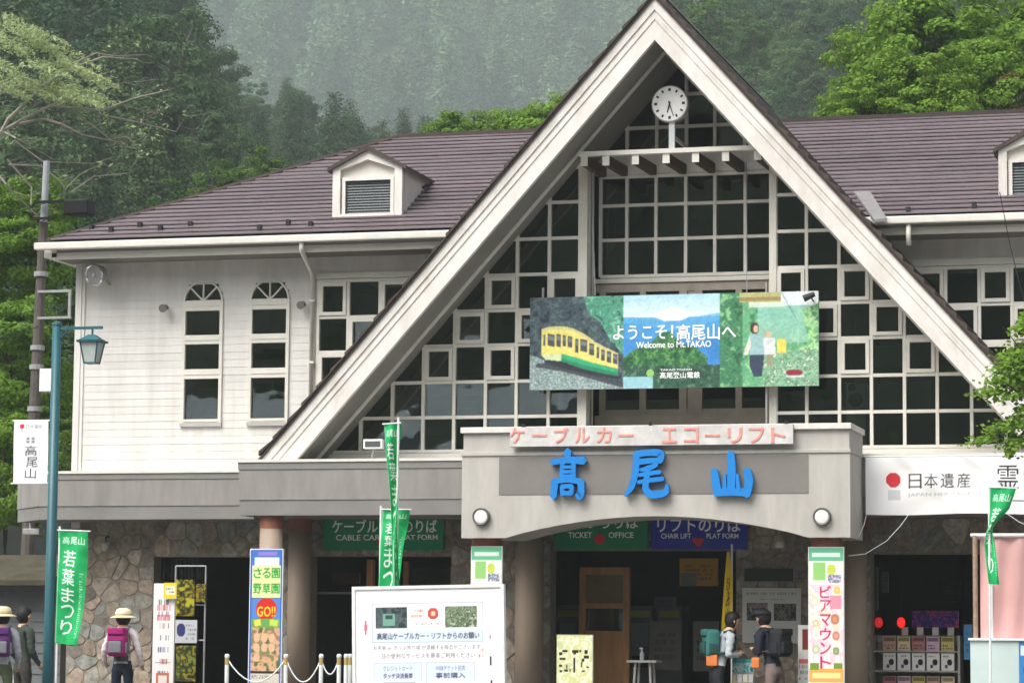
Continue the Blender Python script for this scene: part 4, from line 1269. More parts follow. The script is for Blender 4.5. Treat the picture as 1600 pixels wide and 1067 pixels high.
# ================================================================== FRONT: LAMP POST, POLE, FLAGS
LY = -5.0
pt, pb = P(91, 508, LY), P(73, 1067, LY)
lx = float((pt[0] + pb[0]) / 2); lz = float(pt[2])
lp = thing('lamp_post', 'tall teal street lamp post with square lantern on a side arm', 'street lamp', (lx, LY, 0))
MB().tube([(lx, LY, 0), (lx, LY, 1.0), (lx, LY, lz)], [.085, .07, .058], 14).build('post', TEAL, lp, smooth=True)
MB().lathe([(.13, 0), (.13, .12), (.09, .2)], lx, LY, 14).build('base', TEAL, lp)
MB().lathe([(.065, lz), (.06, lz + .03), (.02, lz + .05)], lx, LY, 14).build('cap', TEAL, lp)
ax = float(P(160, 513, LY)[0]); az = lz - .045; cxl = float(P(144, 540, LY)[0])
MB().box(lx, ax, LY - .02, LY + .02, az - .018, az + .018).build('arm', TEAL, lp)
MB().tube([(lx + .03, LY, az - .16), (lx + .16, LY, az - .02)], .014, 6).build('brace', TEAL, lp)
zt_, zb_ = float(P(144, 535, LY)[2]), float(P(144, 566, LY)[2])
ln = MB().tube([(cxl, LY, az - .015), (cxl, LY, zt_ + .07)], .015, 8).build('lantern', TEAL, lp)
def frust(r0, z0, r1, z1, cx=cxl, cy=LY):
    return MB().add([(cx - r0, cy - r0, z0), (cx + r0, cy - r0, z0), (cx + r0, cy + r0, z0), (cx - r0, cy + r0, z0), (cx - r1, cy - r1, z1), (cx + r1, cy - r1, z1), (cx + r1, cy + r1, z1), (cx - r1, cy + r1, z1)],
                    [(0, 3, 2, 1), (4, 5, 6, 7), (0, 1, 5, 4), (1, 2, 6, 5), (2, 3, 7, 6), (3, 0, 4, 7)])
frust(.155, zt_ - .005, .16, zt_ + .022).build('lantern_roof', TEAL, ln)
frust(.14, zt_ + .024, .04, zt_ + .10).build('lantern_roof', TEAL, ln)
frust(.075, zb_, .118, zt_ - .006).build('lantern_pane', LANTG, ln)
for sx in (-1, 1):
    for sy in (-1, 1):
        MB().tube([(cxl + sx * .078, LY + sy * .078, zb_), (cxl + sx * .121, LY + sy * .121, zt_)], .010, 5).build('lantern_bar', TEAL, ln)
frust(.085, zb_ - .02, .085, zb_ - .002).build('lantern_base', TEAL, ln)
# white hanging banner on the lamp post
x0, x1, z0, z1 = RC(21.5, 657, 75, 755, LY)
cv = Canvas(56, 100, (236, 236, 238))
cv.ell(13, 9, 4, 4, (206, 50, 62)); cv.rect(11, 13, 15, 18, (190, 190, 194)); cv.text('日本遺産', 20, 7, 46, 13, (140, 138, 142), 0)
cv.rect(21, 27, 26, 36, (150, 150, 154)); cv.rect(29, 27, 34, 36, (150, 150, 154)); cv.rect(20, 31, 36, 32, (236, 236, 238))
for i, ch in enumerate('高尾山'): cv.text(ch, 19 + (i % 2) * 2, 40 + i * 18, 37 + (i % 2) * 2, 56 + i * 18, (40, 40, 44), .004)
wb = thing('hanging_banner', 'narrow white vertical banner with black brush lettering hung from the teal lamp post', 'banner', ((x0 + x1) / 2, LY, z0))
cv.grid(lambda u, v: np.stack([x0 + u * (x1 - x0), LY - .004 - .01 * np.sin(v * 5 + u * 2), z1 - v * (z1 - z0)], 1), 'cloth', wb)
for zz in (z0, z1):
    MB().tube([(x0 - .03, LY + .004, zz), (lx + .06, LY + .004, zz)], .011, 6).build('rod', STEELW, wb)

def lerp_edges(pts, v):
    ys = np.array([p[1] for p in pts]); xs = np.array([p[0] for p in pts])
    t = np.linspace(0, 1, len(pts))
    return np.interp(v, t, xs), np.interp(v, t, ys)
def flag_canvas(main, head, side, seed):
    c = Canvas(64, 214, (28, 164, 92))
    c.speckle(c.region(0, 0, 64, 214), [(20, 150, 80), (34, 172, 98), (26, 162, 90)], 30, seed)
    for i, ch in enumerate(head): c.text(ch, 9 + i * 17, 10, 23 + i * 17, 23, (230, 244, 234), .01)
    n = len(main); h = 165 / n
    for i, ch in enumerate(main):
        c.text(ch, 12, 34 + i * h, 40, 34 + i * h + h * .86, (240, 248, 242), .022)
    c.scribble(50, 70, 57, 200, (200, 236, 210), 30, seed, .9)
    c.rect(0, 0, 3, 214, (200, 236, 210), .5)
    return c
def flag(name, label, L, Rr, Y, wave, cvs, polepx, ztop=None, rod=True, ph=0.0, shift=0.0, group=None):
    top = P(*polepx[0], Y); bot = P(*polepx[1], Y)
    xx = float((top[0] + bot[0]) / 2)
    f = thing(name, label, 'flag', (xx, Y, ground_z(Y)), group)
    MB().tube([(xx, Y, ground_z(Y)), (xx, Y, float(top[2]))], .014, 7).build('pole', STEELW, f)
    def fn(u, v):
        la, lb = lerp_edges(L, v); ra, rb = lerp_edges(Rr, v)
        px_ = la + (ra - la) * u; py_ = lb + (rb - lb) * u
        base = np.array([P(a, b, Y) for a, b in zip(px_, py_)])
        base[:, 1] = Y + wave * (np.sin(u * 5 + v * 7 + ph) * .5 + np.sin(v * 11 + ph) * .3) * (.3 + u) - .02
        return base
    cvs.grid(fn, 'cloth', f)
    if rod:
        a, b = P(L[0][0] - 2, L[0][1], Y), P(Rr[0][0] + 2, Rr[0][1], Y)
        MB().tube([(a[0], Y - .01, a[2] + .01), (b[0], Y - .01, b[2] + .01)], .009, 6).build('top_rod', STEELW, f)
    return f
flag('banner_flag', 'green festival flag with white lettering strapped to the teal lamp post', [(92, 829), (90, 920), (87, 1004)], [(140, 831), (133, 930), (124, 1008)], -5.2, .05, flag_canvas('若葉まつり', '高尾山', '', 3), ((93, 822), (88, 1067)))
flag('banner_flag', 'green festival flag with lettering hanging over the cable car sign', [(598, 797), (595, 860), (588, 990)], [(641, 797), (630, 860), (618, 990)], -7.6, .06, flag_canvas('若葉まつり', '高尾山', '', 5), ((597, 790), (590, 1067)), ph=1.0)
flag('banner_flag', 'green flag twisted to a narrow strip rising above the canopy', [(600, 664), (604, 700), (608, 740), (611, 790), (613, 850), (615, 990)], [(625, 662), (623, 700), (624, 740), (623, 790), (624, 850), (625, 990)], -7.9, .12, flag_canvas('若葉まつり', '高尾山', '', 7), ((618, 652), (622, 1067)), ph=2.0)
flag('banner_flag', 'green flag pinched in the middle in front of the pink curtain', [(1547, 762), (1546, 795), (1545, 822), (1541, 832), (1538, 850), (1541, 880), (1545, 912)], [(1588, 764), (1577, 795), (1552, 822), (1551, 832), (1555, 850), (1559, 880), (1562, 913)], -7.2, .05, flag_canvas('若葉まつり', '高尾山', '', 9), ((1545, 757), (1548, 1067)), ph=.5)

# utility pole ---------------------------------------------------------------
UY = 4.5
a, b = P(73, 252, UY), P(48, 760, UY)
up_ = thing('utility_pole', 'dark utility pole with pale top and brackets behind the lamp post', 'utility pole', (b[0] - .25, UY, 0))
foot = a + (b - a) * (a[2] / (a[2] - b[2]))
midp = a + (b - a) * .19
MB().tube([a, midp], [.055, .06], 10).build('pole_top', mat('pole_grey', (.30, .32, .34), .5, .2, 5), up_)
MB().tube([midp, foot], [.075, .13], 10).build('pole_shaft', mat('pole_dark', (.10, .085, .075), .7, .3, 5, .2, 20), up_)
for py_, w in ((318, 60), (344, 30)):
    q = P(62 + (w > 40) * 8, py_, UY)
    MB().box(q[0] - .1, q[0] + w / 96, UY - .2, UY - .12, q[2] - .018, q[2] + .018).build('cross_arm', mat('transformer_grey', (0, 0, 0)), up_)
q = P(128, 326, UY)
MB().box(q[0] - .24, q[0] + .2, UY - .22, UY + .1, q[2] - .13, q[2] + .13).build('transformer', mat('transformer_grey', (.14, .145, .14), .6, .3, 5), up_, bevel=.03)
for dy in (0, 55):
    q0, q1 = P(60, 456 + dy * .75, UY - .1), P(112, 454 + dy * .75, UY - .1)
    MB().box(q0[0], q1[0], UY - .14, UY - .09, q0[2] - .02, q0[2] + .02).build('bracket', GREYM, up_)
q0, q1 = P(110, 454, UY - .1), P(110, 496, UY - .1)
MB().box(q0[0] - .02, q0[0] + .02, UY - .135, UY - .095, q1[2], q0[2]).build('bracket', GREYM, up_)
q = P(72, 595, UY - .3)
MB().box(q[0] - .1, q[0] + .12, UY - .35, UY - .1, q[2] - .18, q[2] + .2).build('junction_box', STEELW, up_, bevel=.01)
for py_ in (430, 545, 575, 640):
    q = a + (b - a) * ((py_ - 252) / 508)
    MB().tube([q + np.array([0, 0, -.04]), q + np.array([0, 0, .04])], .12, 10).build('band', GREYM, up_)
# thin wires from the pole
for i, (p0, p1) in enumerate((((70, 318), (-200, 300)), ((70, 344), (-200, 350)), ((60, 510), (-200, 505)))):
    A, Bq = P(*p0, UY - .15), P(*p1, UY - 4)
    pts = [A + (Bq - A) * t - np.array([0, 0, .3 * 4 * t * (1 - t)]) for t in np.linspace(0, 1, 9)]
    tag(MB().tube(pts, .008, 5).build('overhead_wire', BLACKM), ['thin black wire leaving the top arm of the utility pole', 'thin black wire leaving the lower arm of the utility pole', 'thin black wire leaving the middle of the utility pole'][i], 'wire')
# wire over the right roof
A, Bq = P(1562, 300, -2.0), P(1600, 470, -2.0)
tag(MB().tube([A, A + (Bq - A) * .5 + np.array([-.02, 0, 0]), Bq, Bq + np.array([.3, 0, -1.6])], .006, 5).build('wire', BLACKM), 'thin dark wire running down beside the right dormer', 'wire')

# small shed left of the stone wall -------------------------------------------
SHY = 2.2
x0, x1, z0, z1 = RC(-140, 905, 95, 1067, SHY)
sh = thing('shed', 'low dark shed with grey siding and mossy sloping roof beside the stone wall', 'shed', ((x0 + x1) / 2, SHY, 0))
SIDE = mat('shed_siding', (.14, .15, .155), .6, .2, 4, objvar=.08)
wsh = MB().box(x0, x1, SHY + .02, SHY + 2, 0, z1).build('wall', SIDE, sh)
for k in range(13):
    a_, b_ = z1 * k / 13, z1 * (k + 1) / 13
    MB().add([(x0, SHY - .005, a_), (x1, SHY - .005, a_), (x1, SHY + .012, b_), (x0, SHY + .012, b_), (x0, SHY + .019, a_), (x1, SHY + .019, a_), (x1, SHY + .019, b_), (x0, SHY + .019, b_)], [(0, 1, 2, 3), (0, 4, 5, 1), (3, 2, 6, 7), (0, 3, 7, 4), (1, 5, 6, 2)]).build('siding_board', SIDE, wsh)
zt = float(P(20, 866, SHY + 1.2)[2])
MB().add([(x0, SHY - .5, z1 - .02), (x1, SHY - .5, z1 - .02), (x1, SHY + 1.4, zt), (x0, SHY + 1.4, zt), (x0, SHY - .5, z1 - .1), (x1, SHY - .5, z1 - .1), (x1, SHY + 1.4, zt - .08), (x0, SHY + 1.4, zt - .08)], [(0, 1, 2, 3), (7, 6, 5, 4), (0, 4, 5, 1), (1, 5, 6, 2), (2, 6, 7, 3), (3, 7, 4, 0)]).build('roof', mat('mossy_roof', (.065, .058, .036), .9, .45, 3, .5, 20), sh)
# grey lamp under the canopy corner, and a lamp on the stones
for (px_, py_, Y, lab, big) in ((52, 832, -.4, 'grey floodlight hanging under the left corner of the canopy', 1), (165, 850, -.12, 'small grey lamp on the stone wall left of the shop opening', 0)):
    c = P(px_, py_, Y)
    l = thing('wall_lamp', lab, 'lamp', tuple(c))
    if big:
        MB().box(c[0] - .13, c[0] + .14, Y - .1, Y + .08, c[2] - .03, c[2] + .06).build('lamp_head', GREYM, l, bevel=.015)
        MB().tube([(c[0] - .05, Y, c[2] + .05), (c[0] - .05, Y, 2.95)], .02, 6).build('stem', GREYM, l)
    else:
        MB().lathe([(.03, c[2] - .1), (.06, c[2] - .06), (.06, c[2]), (.03, c[2] + .03)], c[0], Y, 12).build('shade', mat('lamp_shade_grey', (.35, .34, .32), .4), l)
        MB().tube([(c[0], Y, c[2] + .02), (c[0], Y, c[2] + .1), (c[0], .0, c[2] + .12)], .014, 6).build('arm', BLACKM, l)
# ================================================================== SIGNS AND BOARDS AT GROUND LEVEL
def board(name, label, cat, r, Y, cv, zb=None, thick=.04, frame=PAPER, group=None, legs=False, fw=.0):
    x0, x1, z0, z1 = RC(*r, Y)
    if zb is not None: z0 = zb
    o = thing(name, label, cat, ((x0 + x1) / 2, Y, ground_z(Y)), group)
    MB().box(x0, x1, Y, Y + thick, z0, z1).build('panel', frame, o)
    cv.flat(x0 + fw, x1 - fw, z0 + fw, z1 - fw, Y - .004, 'printed_sheet', o)
    if legs:
        for xx in (x0 + .08, x1 - .08):
            MB().box(xx - .025, xx + .025, Y + .045, Y + .085, ground_z(Y), z1 - .1).build('leg', GREYM, o)
            MB().box(xx - .03, xx + .03, Y - .3, Y + .4, ground_z(Y), ground_z(Y) + .04).build('foot', GREYM, o)
    return o, (x0, x1, z0, z1)
# monkey park poster on the first column
cv = Canvas(60, 270, (60, 110, 200))
cv.rect(3, 0, 57, 270, (70, 120, 205)); cv.rect(14, 4, 50, 10, (150, 130, 210)); cv.rect(8, 13, 54, 26, (226, 240, 236)); cv.rect(4, 26, 57, 78, (232, 240, 170))
for i, ch in enumerate('さる園'): cv.text(ch, 6 + i * 17, 30, 21 + i * 17, 46, (40, 160, 60), .03)
for i, ch in enumerate('野草園'): cv.text(ch, 6 + i * 17, 55, 21 + i * 17, 71, (40, 160, 60), .03)
cv.rect(4, 80, 57, 118, (90, 140, 214)); cv.ell(31, 96, 20, 18, (214, 50, 36)); cv.text('GO!!', 14, 92, 48, 108, (250, 214, 60), .03)
cv.rect(4, 112, 57, 128, (110, 170, 90)); cv.poly([(8, 114), (20, 112), (22, 122), (10, 124)], (230, 220, 90)); cv.poly([(38, 112), (54, 114), (52, 124), (38, 122)], (200, 220, 90))
cv.speckle(cv.region(4, 126, 57, 196), [(90, 110, 70), (206, 160, 120), (224, 186, 146), (180, 130, 96), (120, 140, 90)], 11, 61)
for k in range(7): cv.ell(14 + (k % 3) * 14, 142 + (k // 3) * 16, 6, 7, (228, 186, 150))
cv.rect(4, 196, 57, 200, (60, 40, 40)); cv.rect(4, 200, 57, 270, (214, 206, 192)); cv.scribble(6, 202, 40, 208, (60, 60, 60), 2, 4); cv.speckle(cv.region(6, 214, 55, 262), [(220, 212, 198), (200, 190, 170), (226, 220, 206), (150, 130, 110)], 5, 63)
board('column_poster', 'tall blue and green poster with red burst and food photos on a column', 'poster', (389, 857, 441, 1067), -1.47, cv, zb=.12, fw=.012)
# twin beer posters
def beer(seed):
    cv = Canvas(62, 262, (236, 240, 224))
    cv.rect(0, 0, 62, 20, (110, 190, 150)); cv.rect(6, 8, 56, 14, (220, 240, 230)); cv.rect(8, 22, 30, 48, (150, 205, 120)); cv.ell(40, 32, 8, 8, (200, 214, 90)); cv.speckle(cv.region(34, 40, 58, 52), [(220, 200, 220), (90, 110, 130), (230, 230, 240)], 5, seed)
    cv.speckle(cv.region(0, 54, 62, 175), [(240, 226, 226), (226, 200, 210), (246, 240, 232), (230, 214, 196)], 16, seed + 1)
    cv.rect(38, 70, 58, 90, (238, 150, 170))
    for (a, b, r, c_) in ((46, 104, 8, (196, 130, 100)), (10, 78, 7, (226, 216, 190)), (12, 110, 6, (210, 200, 160)), (48, 128, 7, (200, 140, 120)), (12, 148, 7, (190, 200, 170)), (48, 150, 6, (140, 160, 110)), (50, 62, 6, (230, 190, 110))): cv.ell(a, b, r, r, c_).ell(a, b, r * .5, r * .5, tuple(min(255, int(v * 1.12)) for v in c_))
    for i, ch in enumerate('ビアマウント'): cv.text(ch, 20, 56 + i * 20.5, 39, 73 + i * 20.5, (196, 40, 96), .03)
    cv.rect(0, 176, 62, 196, (240, 170, 90)); cv.rect(6, 182, 56, 190, (250, 220, 150)); cv.rect(0, 196, 62, 206, (250, 240, 230)); cv.rect(0, 206, 62, 222, (160, 214, 70)); cv.rect(0, 222, 62, 262, (40, 120, 90)); cv.speckle(cv.region(4, 224, 58, 258), [(60, 150, 110), (200, 220, 180), (30, 90, 70)], 8, seed + 2)
    cv.rect(2, 168, 18, 178, (120, 150, 60)); cv.rect(44, 168, 60, 176, (120, 150, 60))
    return cv
board('beer_poster', 'tall pale poster with magenta katakana and green header on the right front pillar', 'poster', (1263, 854, 1319, 1067), -2.48, beer(70), zb=.12, frame=STEELW, group='twin pillar posters', fw=.01)
board('beer_poster', 'tall pale poster with green header on the pillar behind the white notice board', 'poster', (735, 853, 784, 1067), -2.48, beer(75), zb=.12, frame=STEELW, group='twin pillar posters', fw=.01)
# white info strip beside the right pillar poster
cv = Canvas(20, 90, (226, 226, 220)); cv.rect(8, 4, 18, 22, (130, 50, 50)); cv.scribble(2, 28, 18, 60, (120, 130, 140), 6, 5); cv.ell(10, 74, 6, 7, (150, 170, 80)); cv.rect(2, 30, 18, 34, (220, 110, 120))
board('info_strip', 'narrow white information board beside the right pillar poster', 'board', (1247, 976, 1264, 1067), -1.5, cv, zb=.1, legs=True)
# left narrow white sign
cv = Canvas(40, 200, (232, 230, 228)); 
for i in range(9): cv.scribble(10, 22 + i * 18, 30, 36 + i * 18, [(90, 90, 100), (70, 80, 110), (150, 90, 80)][i % 3], 1, 10 + i)
cv.rect(6, 120, 34, 121, (150, 90, 80)); cv.rect(8, 136, 32, 160, (190, 110, 80)); cv.rect(12, 140, 28, 156, (226, 216, 210)); cv.rect(0, 184, 40, 200, (200, 210, 90)); cv.scribble(8, 30, 32, 60, (200, 70, 80), 2, 33)
board('narrow_sign', 'narrow white upright sign with small print beside the shop opening', 'sign', (239, 911, 272, 1067), -1.9, cv, zb=.15, legs=True)
cv = Canvas(24, 30, (226, 206, 60)); cv.rect(4, 6, 20, 22, (240, 236, 210)); cv.scribble(5, 8, 19, 20, (60, 50, 50), 2, 3)
board('yellow_card', 'small yellow framed card on top of the narrow white sign', 'card', (256, 910, 276, 935), -1.96, cv, thick=.02)
# main notice board
cv = Canvas(240, 210, (243, 243, 245))
cv.rect(28, 22, 210, 82, (170, 172, 176)); cv.rect(29, 23, 209, 81, (240, 241, 246)); cv.rect(29, 64, 209, 81, (214, 226, 240))
cv.speckle(cv.region(34, 28, 86, 60), [(50, 62, 66), (92, 104, 108), (70, 84, 84)], 8, 81); cv.rect(46, 38, 66, 56, (120, 170, 150)); cv.rect(50, 40, 62, 46, (60, 80, 80))
cv.speckle(cv.region(148, 28, 200, 60), [(90, 110, 86), (150, 168, 136), (66, 84, 62), (190, 196, 170)], 6, 83)
cv.scribble(92, 30, 112, 46, (220, 120, 80), 2, 8); cv.ell(128, 38, 9, 9, (206, 84, 74)); cv.ell(128, 38, 4, 4, (240, 200, 180)); cv.scribble(100, 52, 142, 56, (150, 120, 110), 1, 9)
cv.text('高尾山ケーブルカー・リフトからのお願い', 36, 67, 203, 77, (50, 56, 74), .01)
cv.text('お天気 or きっぷ売り場 が混雑する場合がございます', 30, 86, 205, 93, (96, 90, 96), 0)
cv.text('1日の便利なサービスを是非ご利用ください', 40, 98, 196, 106, (90, 84, 90), 0)
cv.scribble(198, 90, 212, 108, (220, 100, 70), 2, 12)
for a, h1, h2 in ((30, 'クレジットカード', 'タッチ決済乗車'), (116, 'WEBチケット前売', '事前購入')):
    cv.rect(a, 112, a + 80, 208, (176, 186, 200)); cv.rect(a + 1, 113, a + 79, 208, (240, 242, 246)); cv.rect(a + 1, 113, a + 79, 138, (216, 226, 242))
    cv.text(h1, a + 16, 117, a + 64, 125, (100, 110, 130), 0); cv.text(h2, a + 16, 128, a + 64, 136, (70, 76, 100), .01)
cv.rect(46, 142, 98, 196, (76, 106, 190)); cv.rect(72, 142, 98, 196, (110, 140, 205)); cv.ell(86, 152, 8, 7, (236, 240, 246)); cv.ell(54, 152, 3, 3, (226, 232, 250)); cv.ell(62, 148, 2, 2, (226, 232, 250))
cv.rect(136, 144, 176, 150, (214, 220, 226)); cv.scribble(140, 145, 172, 149, (160, 170, 180), 1, 15)
cv.ell(17, 58, 2.2, 12, (216, 110, 130)); cv.rect(220, 104, 223, 118, (60, 60, 64)); cv.rect(221, 140, 224, 148, (60, 60, 64)); cv.rect(220, 72, 222, 78, (120, 120, 124))
x0, x1, z0, z1 = RC(554, 914, 792, 1140, -9.0)
nb_ = thing('notice_board', 'large white freestanding notice board with photos and Japanese notices', 'notice board', ((x0 + x1) / 2, -9.0, 0))
MB().box(x0, x1, -9.0, -8.95, z0, z1).build('panel', PAPER, nb_)
for a_ in ((x0, x0 + .035, z0, z1), (x1 - .035, x1, z0, z1), (x0 + .035, x1 - .035, z1 - .035, z1), (x0 + .035, x1 - .035, z0, z0 + .035)):
    MB().box(a_[0], a_[1], -9.022, -9.002, a_[2], a_[3]).build('frame', STEELW, nb_)
cv.flat(x0 + .035, x1 - .035, z0 + .035, z1 - .035, -9.005, 'printed_sheet', nb_)
for xx in (x0 + .1, x1 - .1): MB().box(xx - .025, xx + .025, -8.94, -8.9, 0, z1 - .1).build('leg', GREYM, nb_)
for xx in (x0 + .1, x1 - .1): MB().box(xx - .03, xx + .03, -9.3, -8.5, 0, .04).build('foot', GREYM, nb_)
nb_.rotation_euler = (0, math.radians(-1.2), 0)
# cream sign with black brush marks
cv = Canvas(56, 110, (222, 222, 176)); cv.speckle(cv.region(0, 0, 56, 110), [(228, 230, 196), (206, 208, 140), (232, 232, 206), (196, 206, 150)], 14, 91)

for (a, b, c_, d) in ((9, 20, 17, 23), (4, 23, 9, 27), (5, 30, 14, 33), (4, 39, 9, 42), (5, 46, 9, 49), (12, 45, 18, 48), (15, 39, 17, 44), (20, 44, 22, 48), (24, 20, 34, 24), (26, 24, 30, 26), (26, 30, 29, 49), (35, 20, 38, 23), (43, 20, 48, 25), (42, 27, 50, 31), (39, 31, 43, 35), (38, 35, 40, 42), (46, 41, 50, 43), (39, 46, 44, 48)): cv.rect(a, b, c_, d, (44, 34, 32))
cv.rect(0, 0, 56, 2, (190, 190, 150))
board('cream_sign', 'cream standing sign with bold black brush marks before the ticket hall', 'sign', (870, 991, 926, 1067), -3.2, cv, zb=.2, legs=True)
# wooden door inside the hall
WY = 0.9
x0, x1, z0, z1 = RC(905, 886, 983, 1067, WY)
wd = thing('wooden_door', 'warm brown wooden door with a pane and window inside the ticket hall', 'door', ((x0 + x1) / 2, WY, 0))
w = .09
MB().box(x0, x0 + w, WY, WY + .1, 0, z1).build('jamb', WOODL, wd); MB().box(x1 - w, x1, WY, WY + .1, 0, z1).build('jamb', WOODL, wd)
MB().box(x0 + w, x1 - w, WY, WY + .1, z1 - .1, z1).build('head', WOODL, wd)
za, zb2 = float(P(940, 942, WY)[2]), float(P(940, 950, WY)[2])
MB().box(x0 + w, x1 - w, WY + .01, WY + .1, zb2, za).build('rail', WOODL, wd)
MB().box(x0 + w, x1 - w, WY + .05, WY + .06, za, z1 - .1).build('upper_panel', mat('tan_panel', (.20, .14, .07), .5, .2, 3), wd)
zc = float(P(940, 985, WY)[2])
MB().box(x0 + w, x1 - w, WY + .04, WY + .07, 0, zc).build('lower_panel', WOODL, wd)
MB().box(x0 + w, x1 - w, WY + .05, WY + .056, zc, zb2).build('pane', GLASS, wd)
# small table with a tray on it
TY = -.8
x0, x1, z0, z1 = RC(984, 1031, 1030, 1067, TY)
tb = thing('small_table', 'small pale table with splayed legs in the ticket hall entrance', 'table', ((x0 + x1) / 2, TY, 0))
PALE = mat('pale_table', (.42, .41, .38), .5, .1, 5)
MB().box(x0, x1, TY - .2, TY + .2, z1 - .03, z1).build('table_top', PALE, tb)
for sx in (-1, 1):
    for sy in (-1, 1):
        cx0 = (x0 + x1) / 2
        MB().tube([(cx0 + sx * .10, TY + sy * .12, z1 - .03), (cx0 + sx * .15, TY + sy * .16, 0)], .018, 6).build('leg', PALE, tb)
MB().box((x0 + x1) / 2 - .12, (x0 + x1) / 2 + .12, TY - .01, TY + .01, z1 * .6, z1 * .6 + .03).build('stretcher', PALE, tb)
c = P(1003, 1029, TY)
bt = thing('spray_bottle', 'small clear spray bottle standing on the pale table', 'bottle', (c[0], TY, z1))
MB().lathe([(.03, z1 + .001), (.03, z1 + .09), (.012, z1 + .12), (.012, z1 + .15)], c[0], TY, 10).build('bottle_body', mat('clear_plastic', (.4, .42, .44), .3), bt)
MB().box(c[0] - .035, c[0] + .012, TY - .01, TY + .01, z1 + .15, z1 + .175).build('nozzle', PALE, bt)
# notices inside the ticket hall
def flatboard(label, r, Y, bgc, seed, name='hall_notice', rows=4, cat='notice', extra=None, group=None):
    cv = Canvas(50, 50, bgc); cv.scribble(8, 10, 42, 40, tuple(int(v * .55) for v in bgc), rows, seed)
    if extra: extra(cv)
    return board(name, label, cat, r, Y, cv, thick=.02, group=group)
flatboard('yellow notice with a white patch on the dark hall wall', (1062, 872, 1122, 915), 1.2, (190, 140, 30), 3, extra=lambda c_: c_.rect(2, 26, 22, 50, (120, 120, 110)))
flatboard('pale paper notice low in the hall beside the wooden door', (1015, 970, 1064, 1046), 1.3, (110, 108, 100), 5)
flatboard('pale paper notice low in the hall behind the walkers', (1083, 970, 1122, 1048), 1.3, (120, 116, 108), 7)
flatboard('small grey screen in the dark of the ticket hall', (1022, 932, 1056, 950), 1.6, (90, 96, 100), 9)
flatboard('red framed board above the left doorway in the dark', (520, 895, 562, 912), .9, (80, 26, 30), 11, rows=1)
flatboard('dark hanging board just inside the left doorway', (640, 886, 703, 915), .9, (34, 34, 34), 13, rows=2)
for px_, w_, lab in ((578, .05, 'brown wooden post standing inside the left doorway'), (634, .04, 'thin brown wooden post deep inside the left doorway')):
    c = P(px_, 1000, .7 if px_ < 600 else 1.4)
    o = thing('wooden_post', lab, 'post', (c[0], c[1], 0))
    MB().box(c[0] - w_, c[0] + w_, c[1] - w_, c[1] + w_, .06, 2.38).build('shaft', WOODL, o)
    MB().box(c[0] - w_ - .03, c[0] + w_ + .03, c[1] - w_ - .03, c[1] + w_ + .03, 0, .06).build('foot', BLACKM, o)
x0, x1, z0, z1 = RC(488, 922, 560, 926, .6)
o = thing('crowd_rail', 'pale metal rail across the left doorway', 'rail', ((x0 + x1) / 2, .6, 0))
MB().tube([(x0, .6, z0), (x1, .6, z0)], .018, 8).build('rail', GREYM, o)
for xx in (x0, x1): MB().tube([(xx, .6, 0), (xx, .6, z0)], .016, 8).build('leg', GREYM, o)
# ticket machines along the hall wall
for k, (px_, lab) in enumerate(((888, 'grey ticket machine left of the wooden door'), (1000, 'grey ticket machine right of the wooden door'), (1046, 'grey ticket machine under the small grey screen'))):
    c = P(px_, 1000, 1.9)
    o = thing('ticket_machine', lab, 'ticket machine', (c[0], 1.9, 0), 'ticket machines in the hall')
    MB().box(c[0] - .19, c[0] + .19, 1.9, 2.4, 0, 1.75).build('casing', mat('machine_grey', (.20, .21, .21), .5, .15, 3), o, bevel=.015)
    MB().box(c[0] - .13, c[0] + .13, 1.885, 1.899, 1.15, 1.5).build('screen', mat('machine_screen', (.30, .36, .40), .2), o)
    MB().box(c[0] - .12, c[0] + .12, 1.885, 1.899, .85, 1.02).build('slot_panel', BLACKM, o)
    MB().box(c[0] - .15, c[0] + .15, 1.885, 1.899, 1.58, 1.68).build('header', mat('machine_header', (.5, .42, .10), .4), o)
# yellow banner flag
cvy = Canvas(24, 120, (222, 190, 30))
cvy.speckle(cvy.region(7, 34, 17, 100), [(222, 190, 30), (214, 182, 30), (60, 52, 20), (222, 190, 30)], 4, 41)
cvy.rect(0, 104, 24, 107, (60, 50, 20))
flag('yellow_flag', 'narrow yellow flag with black lettering beside the ticket map board', [(1136, 862), (1132, 910), (1128, 972), (1127, 990)], [(1141, 862), (1145, 910), (1145, 972), (1146, 990)], -1.0, .02, cvy, ((1141, 850), (1146, 1067)), rod=False)
# map board on the stones
cv = Canvas(100, 94, (206, 206, 200)); cv.scribble(8, 6, 92, 14, (110, 112, 110), 1, 31, .7); cv.scribble(30, 18, 70, 21, (130, 130, 130), 1, 3)
cv.speckle(cv.region(8, 26, 44, 56), [(70, 76, 76), (130, 140, 136), (50, 56, 60), (170, 150, 150)], 7, 95); cv.speckle(cv.region(54, 27, 92, 56), [(70, 66, 60), (130, 126, 116), (56, 54, 50)], 7, 97); cv.rect(10, 28, 42, 34, (170, 120, 130), .7)
board('map_board', 'white panel with two dark photographs on the stone wall behind the walkers', 'board', (1160, 918, 1251, 1004), -.06, cv, thick=.045)
cv = Canvas(60, 24, (60, 64, 58)); board('dark_plate', 'dark grey plate on the stones above the white photo panel', 'plate', (1163, 888, 1240, 908), -.05, cv, thick=.03)
c = P(1218, 852, -.7)
dl = thing('downlight', 'small pale downlight under the entrance beam near the right pillar', 'lamp', tuple(c))
MB().lathe([(.06, c[2] - .03), (.065, c[2] + .01), (.05, c[2] + .05)], c[0], -.7, 14).build('lamp_body', mat('downlight_white', (.6, .6, .58), .4), dl)
MB().tube([(c[0], -.7, c[2] + .05), (c[0], -.7, 2.94)], .012, 6).build('stem', GREYM, dl)
